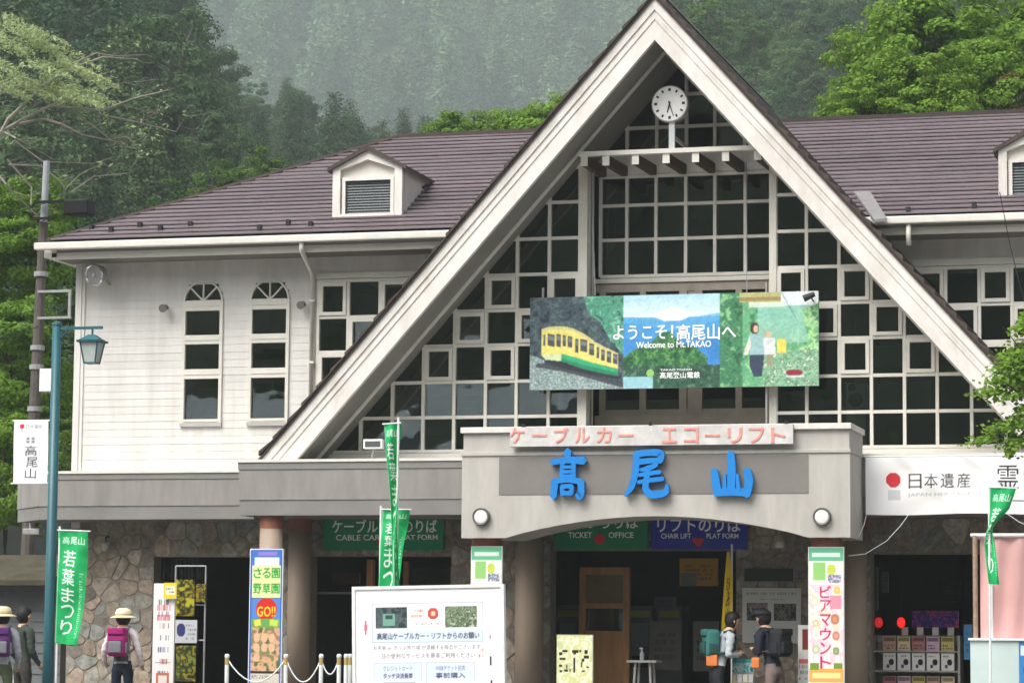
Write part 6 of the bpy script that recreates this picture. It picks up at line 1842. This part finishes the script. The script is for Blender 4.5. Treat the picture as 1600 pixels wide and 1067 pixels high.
# unseen building added across the square for the low panes to reflect
hs_ = thing('added_house', 'unseen pale blue grey building added for the low panes to mirror', 'building', (-34, -78, 0))
MB().box(-56, -17, -90, -78, -.6, 8.6).build('wall', mat('house_wall', (.60, .68, .76), .8, .1, 1), hs_)
MB().add([(-57, -77, 8.5), (-16, -77, 8.5), (-22, -84, 12.6), (-51, -84, 12.6), (-57, -91, 8.5), (-16, -91, 8.5)], [(3, 2, 1, 0), (4, 5, 2, 3), (0, 1, 5, 4), (1, 2, 5), (0, 4, 3)]).build('roof', mat('house_roof', (.36, .46, .58), .5, .2, 1), hs_)
for k in range(16):
    MB().box(-54 + (k % 8) * 4.6, -51.5 + (k % 8) * 4.6, -77.99, -77.96, 2 + (k // 8) * 3.2, 3.8 + (k // 8) * 3.2).build('window', mat('house_pane', (.05, .06, .07), .2), hs_)

# ================================================================== VEGETATION
LEAF_DARK = leaf_mat('leaf_evergreen', (0.092, 0.150, 0.058), .3, (0.040, 0.080, 0.044), .25)
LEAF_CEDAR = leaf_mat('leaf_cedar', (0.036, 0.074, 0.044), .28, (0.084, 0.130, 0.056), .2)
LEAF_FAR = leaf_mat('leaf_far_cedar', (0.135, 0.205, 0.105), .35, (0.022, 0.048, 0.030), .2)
LEAF_MID = leaf_mat('leaf_broad', (0.10, 0.165, 0.045), .4, (0.06, 0.12, 0.042), .3)
LEAF_BRIGHT = leaf_mat('leaf_maple', (0.17, 0.285, 0.045), .35, (0.13, 0.235, 0.04), .4)
LEAF_PALE = leaf_mat('leaf_pale', (0.36, 0.43, 0.22), .3, (0.30, 0.37, 0.17), .4)
LEAF_RUST = leaf_mat('leaf_rust', (0.20, 0.15, 0.05), .3, (0.17, 0.13, 0.05), .35)

def leaf_quads(c, nrm, size, rg, aspect=0.6):
    """c (n,3) centres, nrm (n,3) normals -> verts, quads (folded diamond-ish leaves)"""
    n = len(c)
    nrm = nrm / (np.linalg.norm(nrm, axis=1)[:, None] + 1e-9)
    t = rg.normal(size=(n, 3)); t -= nrm * (t * nrm).sum(1)[:, None]
    t /= np.linalg.norm(t, axis=1)[:, None] + 1e-9
    b = np.cross(nrm, t)
    s = (size * rg.uniform(.6, 1.3, n))[:, None]
    v = np.stack([c - t * s * .5, c + b * s * aspect * .5 + nrm * s * .06, c + t * s * .5, c - b * s * aspect * .5 + nrm * s * .06], 1).reshape(-1, 3)
    q = np.arange(4 * n).reshape(n, 4)
    return v, q

def crown_mesh(name, h0, h1, rad, nclump, nleaf, lsize, seed, flat=.6, mat_=None, shell=.55, clump_r=.22, top=1.0):
    """crown made of leaf clumps spread through an uneven ellipsoid"""
    rg = np.random.default_rng(seed)
    C = []
    while len(C) < nclump:
        p = rg.normal(size=3); p /= np.linalg.norm(p)
        r = rg.uniform(shell, 1.0) * (1 + .22 * math.sin(3.1 * p[0] + seed) + .18 * math.sin(4.3 * p[2] + 2.1 * p[1] + seed * 1.7))
        zz = (p[2] * r * .5 + .5)
        w = rad * (1 if top >= 1 else (1 - (1 - top) * max(0, zz)))
        C.append((p[0] * r * w, p[1] * r * w, h0 + zz * (h1 - h0)))
    C = np.array(C)
    cen = np.array([0, 0, (h0 + h1) / 2])
    cr = rad * clump_r * rg.uniform(.6, 1.4, nclump)
    k = rg.integers(0, nclump, nleaf)
    d = rg.normal(size=(nleaf, 3)); d /= np.linalg.norm(d, axis=1)[:, None]
    rr = rg.uniform(.35, 1, nleaf) ** .6
    off = d * (cr[k] * rr)[:, None]; off[:, 2] *= flat
    pos = C[k] + off
    out = C[k] - cen; out /= np.linalg.norm(out, axis=1)[:, None] + 1e-9
    nr = d * .8 + out * .35 + np.array([0, 0, .55]) + rg.normal(size=(nleaf, 3)) * .35
    v, q = leaf_quads(pos, nr, lsize, rg)
    me = npmesh(name, v, q)
    if mat_: me.materials.append(mat_)
    return me, C

def trunk_mesh(name, h, r, C, seed, nl=9, base=0.0, m=BARK):
    rg = random.Random(seed)
    mb = MB()
    pts = [(0, 0, base), (rg.uniform(-.02, .02) * h, rg.uniform(-.02, .02) * h, h * .35), (rg.uniform(-.03, .03) * h, rg.uniform(-.03, .03) * h, h * .8)]
    mb.tube(pts, [r, r * .75, r * .3], 7)
    for k in range(min(nl, len(C))):
        c = C[rg.randrange(len(C))]
        t = rg.uniform(.35, .75)
        p0 = Vector(pts[1]).lerp(Vector(pts[2]), (t - .35) / .45)
        p1 = p0.lerp(Vector(c), .55) + Vector((0, 0, .05 * h))
        mb.tube([p0, p1, Vector(c)], [r * .35, r * .2, r * .06], 5, cap=False)
    me = bpy.data.meshes.new(name); me.from_pydata(mb.v, [], mb.f); me.materials.append(m)
    return me

def conifer_mesh(name, h, rad, levels, seed, mat_, lsize, base=.12, per=9):
    rg = np.random.default_rng(seed)
    pos, nr = [], []
    for i in range(levels):
        t = i / levels
        z = h * (base + (1 - base) * t)
        R = rad * (1 - t) ** .72 * rg.uniform(.8, 1.15) * (1 if t > .12 else .75)
        nb_ = max(4, int(9 * (1 - t) + 4))
        a0 = rg.uniform(0, 6.28)
        for b in range(nb_):
            a = a0 + 6.283 * b / nb_ + rg.uniform(-.25, .25)
            L = R * rg.uniform(.65, 1.2)
            m_ = max(3, int(per * (L / rad) + 2))
            s = rg.uniform(.25, 1, m_ * 3)
            spread = .16 * rad * (1 - .4 * s)
            x = math.cos(a) * L * s + rg.normal(size=m_ * 3) * spread
            y = math.sin(a) * L * s + rg.normal(size=m_ * 3) * spread
            zz = z - .28 * L * s ** 1.5 + .10 * L + rg.normal(size=m_ * 3) * .045 * h / 4
            pos.append(np.stack([x, y, zz], 1))
            nr.append(np.stack([np.full(m_ * 3, math.cos(a) * .5), np.full(m_ * 3, math.sin(a) * .5), np.full(m_ * 3, .8)], 1) + rg.normal(size=(m_ * 3, 3)) * .4)
    pos = np.concatenate(pos); nr = np.concatenate(nr)
    v, q = leaf_quads(pos, nr, lsize, rg, .55)
    me = npmesh(name, v, q)
    me.materials.append(mat_)
    return me

# prototypes (height about 1 unit = metres as given)
PROTO = {}
def proto_broad(key, h, rad, mat_, seed, nclump=46, nleaf=5200, ls=.30, flat=.7, top=.8, h0=.22):
    cm, C = crown_mesh('crown', h * h0, h, rad, nclump, nleaf, ls, seed, flat, mat_, top=top)
    tm = trunk_mesh('trunk', h, h * .022, C, seed)
    PROTO[key] = (tm, cm)
def proto_con(key, h, rad, mat_, seed, levels=26, ls=.34, per=9):
    cm = conifer_mesh('crown', h, rad, levels, seed, mat_, ls, per=per)
    mb = MB().tube([(0, 0, 0), (0, 0, h * .5), (0, 0, h * .97)], [h * .018, h * .012, h * .003], 7)
    tm = bpy.data.meshes.new('trunk'); tm.from_pydata(mb.v, [], mb.f); tm.materials.append(BARK)
    PROTO[key] = (tm, cm)
for k in range(3): proto_broad('dark%d' % k, 11, 3.6, LEAF_DARK, 20 + k, 75, 14000, .25, .65)
for k in range(2): proto_broad('mid%d' % k, 8.5, 3.0, LEAF_MID, 40 + k, 60, 9500, .23, .65)
for k in range(3): proto_con('cedar%d' % k, 15, 3.7, LEAF_CEDAR, 60 + k, 40, .33, 20)
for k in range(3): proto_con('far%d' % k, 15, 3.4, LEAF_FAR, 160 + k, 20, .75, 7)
for k in range(2): proto_broad('bright%d' % k, 9, 3.6, LEAF_BRIGHT, 80 + k, 90, 20000, .24, .5)

def place_tree(name, key, loc, s, rz, label, group=None, cat='tree'):
    t = thing(name, label, cat, loc, group)
    t.rotation_euler = (0, 0, rz); t.scale = (s, s, s * rnd.uniform(.92, 1.08))
    for nm, me in zip(('trunk', 'crown'), PROTO[key]):
        o = bpy.data.objects.new(nm, me); COL.objects.link(o); o.parent = t
    return t

def forest(name, keys, pts, label):
    """one mass of trees nobody could count: instances on the points (x, y, z, scale, rot)"""
    pts = np.array(pts)
    groups = nrg.integers(0, len(keys), len(pts))
    holder = None
    me = bpy.data.meshes.new(name)
    me.vertices.add(len(pts)); me.vertices.foreach_set('co', pts[:, :3].astype(np.float32).ravel())
    for an, col_, typ in (('tree_scale', pts[:, 3], 'FLOAT'), ('tree_turn', pts[:, 4], 'FLOAT'), ('tree_kind', groups, 'INT')):
        a = me.attributes.new(an, typ, 'POINT')
        a.data.foreach_set('value', col_.astype(np.int32 if typ == 'INT' else np.float32))
    o = bpy.data.objects.new(name, me); COL.objects.link(o)
    tag(o, label, None, kind='stuff')
    ng = bpy.data.node_groups.new(name, 'GeometryNodeTree')
    ng.interface.new_socket('Geometry', in_out='INPUT', socket_type='NodeSocketGeometry')
    ng.interface.new_socket('Geometry', in_out='OUTPUT', socket_type='NodeSocketGeometry')
    gi = ng.nodes.new('NodeGroupInput'); go = ng.nodes.new('NodeGroupOutput')
    jn = ng.nodes.new('GeometryNodeJoinGeometry')
    def attr(nm, typ):
        n = ng.nodes.new('GeometryNodeInputNamedAttribute'); n.data_type = typ; n.inputs['Name'].default_value = nm
        return n.outputs['Attribute']
    sc_, tn, kd = attr('tree_scale', 'FLOAT'), attr('tree_turn', 'FLOAT'), attr('tree_kind', 'INT')
    cx = ng.nodes.new('ShaderNodeCombineXYZ'); ng.links.new(tn, cx.inputs['Z'])
    for gi_, key in enumerate(keys):
        po = bpy.data.objects.new('forest_tree', PROTO[key][1])   # never linked to the scene: only its mesh is used
        oi = ng.nodes.new('GeometryNodeObjectInfo'); oi.inputs['Object'].default_value = po
        cmp_ = ng.nodes.new('FunctionNodeCompare'); cmp_.data_type = 'INT'; cmp_.operation = 'EQUAL'
        ng.links.new(kd, cmp_.inputs[2]); cmp_.inputs[3].default_value = gi_
        ip = ng.nodes.new('GeometryNodeInstanceOnPoints')
        ng.links.new(gi.outputs[0], ip.inputs['Points'])
        ng.links.new(cmp_.outputs[0], ip.inputs['Selection'])
        ng.links.new(oi.outputs['Geometry'], ip.inputs['Instance'])
        ng.links.new(cx.outputs[0], ip.inputs['Rotation'])
        ng.links.new(sc_, ip.inputs['Scale'])
        ng.links.new(ip.outputs[0], jn.inputs[0])
    ng.links.new(jn.outputs[0], go.inputs[0])
    md = o.modifiers.new('trees', 'NODES'); md.node_group = ng
    return o

EARTH = mat('forest_floor', (0.030, 0.038, 0.020), .95, .4, .2)
def hill(name, xr, d0, d1, yb, ytop, n=24, ns=10, lump=0.0, seed=3):
    """hillside seen between photo columns xr, rising from distance d0 to d1; returns a surface function"""
    ph = seed * 1.3
    def surf(x, s):
        d = d0 + s * (d1 - d0)
        y = yb + (ytop(x) - yb) * (s ** .9)
        p = PD(x, y, d)
        return p + np.array([0, 0, lump * math.sin(x * .021 + ph + s * 5) * s])
    vs = [tuple(surf(xr[0] + (xr[1] - xr[0]) * i / n, j / ns)) for j in range(ns + 1) for i in range(n + 1)]
    # the far side falls away again
    for i in range(n + 1):
        p = surf(xr[0] + (xr[1] - xr[0]) * i / n, 1.0); q = CAM + (p - CAM) * 1.25
        vs.append((q[0], q[1], -1.0))
    vs = [(a, b, max(c, -.8)) for a, b, c in vs]
    w = n + 1
    fs = [(j * w + i, j * w + i + 1, (j + 1) * w + i + 1, (j + 1) * w + i) for j in range(ns + 1) for i in range(n)]
    tag(MB().add(vs, fs).build(name, EARTH, smooth=True), kind='structure')
    return surf
def scatter(surf, xr, n, smin, smax, srange=(0, 1), cond=None, rg=nrg):
    out = []
    while len(out) < n:
        x = rg.uniform(*xr); s = rg.uniform(*srange)
        if cond and not cond(x, s): continue
        p = surf(x, s)
        out.append((p[0], p[1], p[2] - .3, rg.uniform(smin, smax), rg.uniform(0, 6.28)))
    return out
def interp(px_, py_): return lambda x: float(np.interp(x, px_, py_))

# --- far misty mountainside
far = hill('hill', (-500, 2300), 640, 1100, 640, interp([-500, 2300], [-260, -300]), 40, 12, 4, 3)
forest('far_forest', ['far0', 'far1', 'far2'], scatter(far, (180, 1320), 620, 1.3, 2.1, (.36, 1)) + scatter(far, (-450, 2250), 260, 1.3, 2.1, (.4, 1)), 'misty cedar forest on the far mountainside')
# --- middle slope in front of it
mid = hill('hill', (150, 1120), 205, 300, 560, interp([150, 330, 420, 560, 700, 800, 1120], [120, 190, 215, 250, 275, 285, 300]), 24, 8, 1.5, 5)
forest('slope_forest', ['cedar0', 'cedar1', 'dark1', 'mid0', 'dark2', 'mid1'], scatter(mid, (160, 1100), 480, .32, .60, (.3, 1)), 'hazy mixed wood on the middle slope behind the roof')
# --- dark left hill
lefth = hill('hill', (-420, 345), 135, 240, 640, interp([-420, 100, 250, 300, 345], [-200, -60, 90, 190, 330]), 20, 10, 1, 7)
forest('left_forest', ['dark0', 'cedar0', 'cedar2', 'cedar1', 'mid1'], scatter(lefth, (-380, 330), 300, .6, 1.05, (.2, 1)), 'dark evergreen wood on the near left hill')
# --- right hill
righth = hill('hill', (1010, 2200), 190, 300, 560, interp([1010, 1080, 1150, 2200], [200, 60, -60, -240]), 24, 10, 2, 9)
forest('right_forest', ['dark0', 'dark2', 'mid1', 'dark1'], scatter(righth, (1030, 2150), 230, .65, 1.0, (.3, 1)), 'hazy broadleaf wood on the right hill')
# --- single trees one can tell apart
LAB = [('cedar_tree', 'cedar%d', 'dark pointed cedar rising from the middle slope above the left roof', 'pointed cedars on the middle slope')]
for i, (x, ytop, s_) in enumerate([(365, 150, .62), (404, 168, .55), (462, 150, .66), (487, 182, .5), (524, 128, .72), (560, 176, .55), (598, 190, .5), (630, 172, .52), (668, 185, .48), (716, 168, .5), (760, 192, .42)]):
    d = 215 + 9 * (i % 4)
    hgt = 15 * s_
    p = PD(x, ytop, d)
    place_tree('cedar_tree', 'cedar%d' % (i % 3), (p[0], p[1], p[2] - hgt), s_, i * 1.3, LAB[0][2], LAB[0][3])
for i, (x, ytop, d, s_) in enumerate([(30, -40, 100, .95), (110, -25, 108, .9), (190, 5, 104, .85), (262, 20, 112, .8), (225, 120, 99, .62), (300, 130, 110, .6), (150, 180, 96, .6), (345, 175, 118, .5), (400, 205, 125, .46), (60, 160, 94, .7), (300, 225, 100, .42), (440, 232, 128, .4)]):
    d *= 1.32; s_ *= 1.25
    p = PD(x, ytop, d)
    ce = i % 2 == 0
    place_tree('cedar_tree' if ce else 'evergreen_tree', ('cedar%d' if ce else 'dark%d') % (i % 3), (p[0], p[1], p[2] - (15 * s_ * .8 if ce else 11 * s_)), s_ * (.8 if ce else 1), i * 2.1,
               'tall dark cedar on the near left hill' if ce else 'dark rounded evergreen at the foot of the left hill', 'cedars on the left hill' if ce else 'evergreens at the foot of the left hill')
for i, (x, ytop, d, s_) in enumerate([(425, 222, 92, .33), (372, 240, 90, .33), (330, 255, 88, .34), (290, 275, 86, .33)]):
    p = PD(x, ytop, d)
    place_tree('shrub', 'mid%d' % (i % 2), (p[0], p[1], p[2] - 8.5 * s_), s_, i * 2.1, 'mid green bushy shrub just beyond the hip of the left roof', 'shrubs behind the left roof', 'shrub')
for i, (x, ytop, d, s_, k, lab) in enumerate([(1180, 20, 205, .62, 'mid0', 'hazy green tree showing past the right slope of the gable'), (1110, -20, 200, .7, 'mid1', 'hazy green tree showing past the right slope of the gable'),
        (1250, 60, 215, .6, 'dark0', 'hazy dark tree on the right hill behind the bright maples'), (1300, 10, 220, .7, 'dark2', 'hazy dark tree on the right hill behind the bright maples'), (1230, 130, 200, .5, 'dark1', 'hazy dark tree on the right hill behind the bright maples'), (1340, 90, 210, .6, 'dark1', 'hazy dark tree on the right hill behind the bright maples')]):
    p = PD(x, ytop, d); hh = (8.5 if k.startswith('mid') else 11) * s_
    place_tree('hillside_tree', k, (p[0], p[1], p[2] - hh), s_, i * 1.7, lab, 'trees past the gable' if 'gable' in lab else 'trees behind the maples')
for i, (x, ytop, d, s_, lab) in enumerate([(725, 168, 82, .36, 'small bright green tree poking above the left roof ridge'), (850, 150, 74, .42, 'bright green bush beside the left slope of the gable')]):
    p = PD(x, ytop, d)
    place_tree('young_tree', 'bright%d' % (i % 2), (p[0], p[1], p[2] - 9 * s_), s_, i * 2.2, lab)
# bright maples at the right, behind the roof
for i, (x, ytop, d, s_, lab) in enumerate([(1480, -25, 66, .62, 'large bright green maple overhanging the right roof ridge'), (1395, 95, 63, .40, 'lower bright green maple beside the large one behind the right roof'),
        (1640, 0, 64, .60, 'bright green maple cut by the right edge behind the right dormer'), (1440, 60, 60, .34, 'bright green maple filling the gap under the large one'), (1405, 10, 67, .46, 'tall bright green maple at the left of the maple row'), (1345, 120, 60, .28, 'low bright green maple at the left end of the maple row'), (1560, 60, 62, .42, 'dense bright green maple directly above the right dormer')]):
    p = PD(x, ytop, d)
    place_tree('maple_tree', 'bright%d' % (i % 2), (p[0], p[1], p[2] - 9 * s_), s_, i * 2.2 + .4, lab)
cm, C = crown_mesh('crown', 1.6, 4.2, 1.6, 20, 2500, .16, 91, .5, LEAF_RUST); PROTO['rust'] = (trunk_mesh('trunk', 4, .09, C, 91), cm)
p = PD(1590, 115, 61); place_tree('rusty_shrub', 'rust', (p[0], p[1], p[2] - 4.2 * .42), .42, .3, 'small rust brown leaved tree above the right dormer')
# bright bushes at the far left edge
for i, (x, ytop, d, s_, lab) in enumerate([(2, 255, 58, .42, 'bright green tree at the left edge behind the utility pole'), (20, 430, 55, .36, 'bright green bush low at the left edge beside the white wall'), (-30, 560, 52, .36, 'bright green bush behind the white hanging banner'), (-90, 640, 54, .36, 'bright green bush furthest from the lamp post at the left edge'), (12, 655, 50, .30, 'low bright green bush under the white hanging banner'), (40, 520, 60, .34, 'bright green bush beside the utility pole brackets'), (60, 600, 58, .28, 'bright green bush between the lamp post and the white corner')]):
    p = PD(x, ytop, d)
    place_tree('leafy_tree', 'bright%d' % (i % 2), (p[0], p[1], p[2] - 9 * s_), s_, i * 2.2 + .4, lab)
for i, (x, ytop, d, s_) in enumerate([(60, 330, 70, .5), (95, 420, 66, .42), (20, 300, 72, .55)]):
    p = PD(x, ytop, d)
    place_tree('evergreen_tree', 'dark%d' % (i % 3), (p[0], p[1], p[2] - 11 * s_), s_, i * 2.1, 'dark evergreen tree just behind the utility pole', 'evergreens behind the utility pole')

# --- pale, half bare tree at the upper left: explicit limbs
def limb_world(pts, d): return [Vector(PD(x, y, d + i * .0)) for i, (x, y) in enumerate(pts)]
TD = 56.0
tr = thing('flowering_tree', 'pale half bare tree with long grey limbs reaching over the left roof', 'tree', PD(-60, 1000, TD))
limbs = [([(-60, 760), (-50, 420), (-30, 260), (-5, 215)], 11, 7),
 ([(-30, 260), (20, 190), (70, 130), (120, 105), (165, 92), (200, 85)], 6, 1.2), ([(120, 105), (160, 88), (185, 92), (215, 80)], 2.5, .8),
 ([(-20, 235), (25, 180), (90, 172), (150, 168), (200, 150), (240, 138), (262, 140)], 5, .9),
 ([(150, 168), (170, 185), (215, 192), (262, 200), (300, 186)], 2.6, .7), ([(215, 192), (235, 178), (240, 182)], 1.4, .6),
 ([(10, 190), (70, 186), (110, 200), (140, 216), (180, 218), (195, 232), (224, 234)], 4, .8), ([(110, 172), (145, 200), (165, 215), (200, 215), (222, 230)], 2.4, .7),
 ([(-10, 200), (40, 222), (70, 244)], 3, .9), ([(10, 215), (60, 250), (130, 250), (185, 244)], 2.4, .7),
 ([(110, 300), (150, 278), (190, 266), (225, 248)], 2.4, .8), ([(120, 300), (140, 280), (145, 268), (165, 255)], 1.6, .6), ([(20, 260), (70, 262), (100, 285), (110, 300)], 2.2, 1.6),
 ([(-40, 180), (10, 130), (45, 140), (65, 128)], 4, 1), ([(-40, 165), (0, 145), (40, 138)], 3, 1), ([(0, 245), (40, 290), (60, 325)], 3, 1.2),
 ([(-30, 250), (15, 290), (45, 330), (65, 345)], 3, 1.2), ([(60, 200), (130, 205), (180, 196)], 1.8, .7), ([(30, 180), (80, 150), (140, 130), (180, 118)], 2.2, .6), ([(90, 172), (150, 150), (190, 135), (240, 120)], 1.8, .5)]
mb = MB()
trg = random.Random(4)
tips = []
for pts, r0, r1 in limbs:
    w = limb_world(pts, TD)
    w = [p + Vector((0, trg.uniform(-.5, .5), 0)) for p in w]
    k = 4500 / TD
    rad = [1.25 * (r0 + (r1 - r0) * i / (len(w) - 1)) * .5 / k for i in range(len(w))]
    mb.tube(w, rad, 6)
    for i in range(1, len(w)):
        for _ in range(3):
            p = w[i - 1].lerp(w[i], trg.random())
            q = p + Vector((trg.uniform(.1, .5), trg.uniform(-.3, .3), trg.uniform(-.12, .28)))
            mb.tube([p, p.lerp(q, .5) + Vector((0, 0, trg.uniform(-.05, .05))), q], [r1 * .32 / k, r1 * .25 / k, r1 * .15 / k], 4, cap=False)
            tips.append(q)
mb.build('trunk', BARKG, tr)
rg = np.random.default_rng(33)
pos = []
for k in range(46):
    sx, sy_ = rg.uniform(-40, 120), rg.uniform(28, 150)
    if sx > 60 and sy_ < 60: sy_ += 45
    L_ = rg.uniform(35, 85); slope = rg.uniform(.05, .38); dd = TD + rg.normal() * 1.0
    for _ in range(int(L_ * 2.2)):
        t = rg.random()
        pos.append(PD(sx + L_ * t, sy_ + slope * L_ * t + 14 * t * t + rg.normal() * (5 - 2.5 * t), dd + rg.normal() * .3))
for q in tips:
    if rg.random() < .35:
        for _ in range(5): pos.append(np.array(q) + rg.normal(size=3) * .07)
pos = np.array(pos)
v, q_ = leaf_quads(pos, rg.normal(size=(len(pos), 3)) * .5 + np.array([0, -.2, .9]), .11, rg, .38)
me = npmesh('crown', v, q_); obj('crown', me, LEAF_PALE, tr)

# --- maple branch hanging in from the right, in front of the building
FD = 33.0
fm = thing('overhanging_maple', 'bright maple branch hanging in front of the right end of the gable', 'tree', PD(1790, 1080, FD))
mb = MB()
k = 4500 / FD
for pts, r0, r1 in [([(1790, 1250), (1785, 800), (1770, 520), (1740, 430)], 26, 12), ([(1770, 540), (1690, 560), (1620, 575), (1575, 600), (1540, 625)], 10, 1.5), ([(1780, 640), (1700, 640), (1620, 648), (1560, 670), (1520, 690)], 10, 1.5), ([(1620, 575), (1590, 540), (1575, 520)], 4, 1), ([(1620, 648), (1595, 680), (1578, 705)], 4, 1), ([(1690, 560), (1640, 510), (1600, 490)], 6, 1)]:
    mb.tube([Vector(PD(x, y, FD)) for x, y in pts], [(r0 + (r1 - r0) * i / (len(pts) - 1)) * .5 / k for i in range(len(pts))], 7)
mb.build('trunk', BARK, fm)
pos = []
for (x, y, rx, ry, n) in [(1590, 555, 34, 16, 420), (1612, 590, 40, 18, 420), (1570, 575, 25, 10, 200), (1548, 612, 26, 8, 220), (1580, 618, 30, 10, 240), (1560, 595, 22, 9, 180), (1605, 500, 20, 14, 150), (1590, 515, 16, 10, 100),
        (1600, 655, 30, 12, 260), (1570, 668, 34, 10, 280), (1535, 688, 22, 7, 160), (1590, 692, 26, 10, 260), (1578, 708, 10, 8, 70), (1640, 560, 60, 60, 700), (1650, 660, 60, 50, 700), (1700, 560, 80, 90, 900), (1600, 640, 18, 8, 80)]:
    for _ in range(n):
        a, b = rg.normal() * .5, rg.normal() * .5
        pos.append(PD(x + a * rx, y + b * ry - .15 * a * rx, FD + rg.normal() * .25))
pos = np.array(pos)
v, q_ = leaf_quads(pos, rg.normal(size=(len(pos), 3)) * .4 + np.array([0, -.4, .8]), .062, rg, .75)
obj('crown', npmesh('crown', v, q_), LEAF_BRIGHT, fm)

# --- unseen wooded valley side added behind the viewer for the windows to reflect
bh = []
for j in range(9):
    for i in range(25):
        x = -320 + i * 26; y = -105 - j * 16
        bh.append((x, y, -0.7 + max(0, j) * 9 + 3 * math.sin(i * .7 + j)))
bh = [(x, y, z if j_ >= 25 else -1.0) for j_, (x, y, z) in enumerate(bh)]
fs = [(j * 25 + i, j * 25 + i + 1, (j + 1) * 25 + i + 1, (j + 1) * 25 + i) for j in range(8) for i in range(24)]
tag(MB().add(bh, [f[::-1] for f in fs]).build('hill', EARTH, smooth=True), kind='structure')
pts = []
for _ in range(520):
    x = nrg.uniform(-300, 290); j = nrg.uniform(0.1, 7.8)
    pts.append((x, -105 - j * 16, j * 9 - 2, nrg.uniform(.7, 1.1), nrg.uniform(0, 6.28)))
forest('added_valley_forest', ['mid0', 'mid1', 'bright0', 'dark2'], pts, 'unseen wooded valley side added for the windows to reflect')

# ================================================================== HAZE
HZ = mat('haze_air', (1, 1, 1))
t = HZ.node_tree; t.nodes.clear()
ou = t.nodes.new('ShaderNodeOutputMaterial'); pv = t.nodes.new('ShaderNodeVolumePrincipled')
pv.inputs['Color'].default_value = (0.84, 0.97, 0.96, 1)
pv.inputs['Density'].default_value = 0.00039
pv.inputs['Anisotropy'].default_value = 0.0
t.links.new(pv.outputs[0], ou.inputs['Volume'])
hz = MB().box(-1560, 1560, -1560, 1560, -2.2, 400).build('haze', HZ)
tag(hz, kind='stuff')
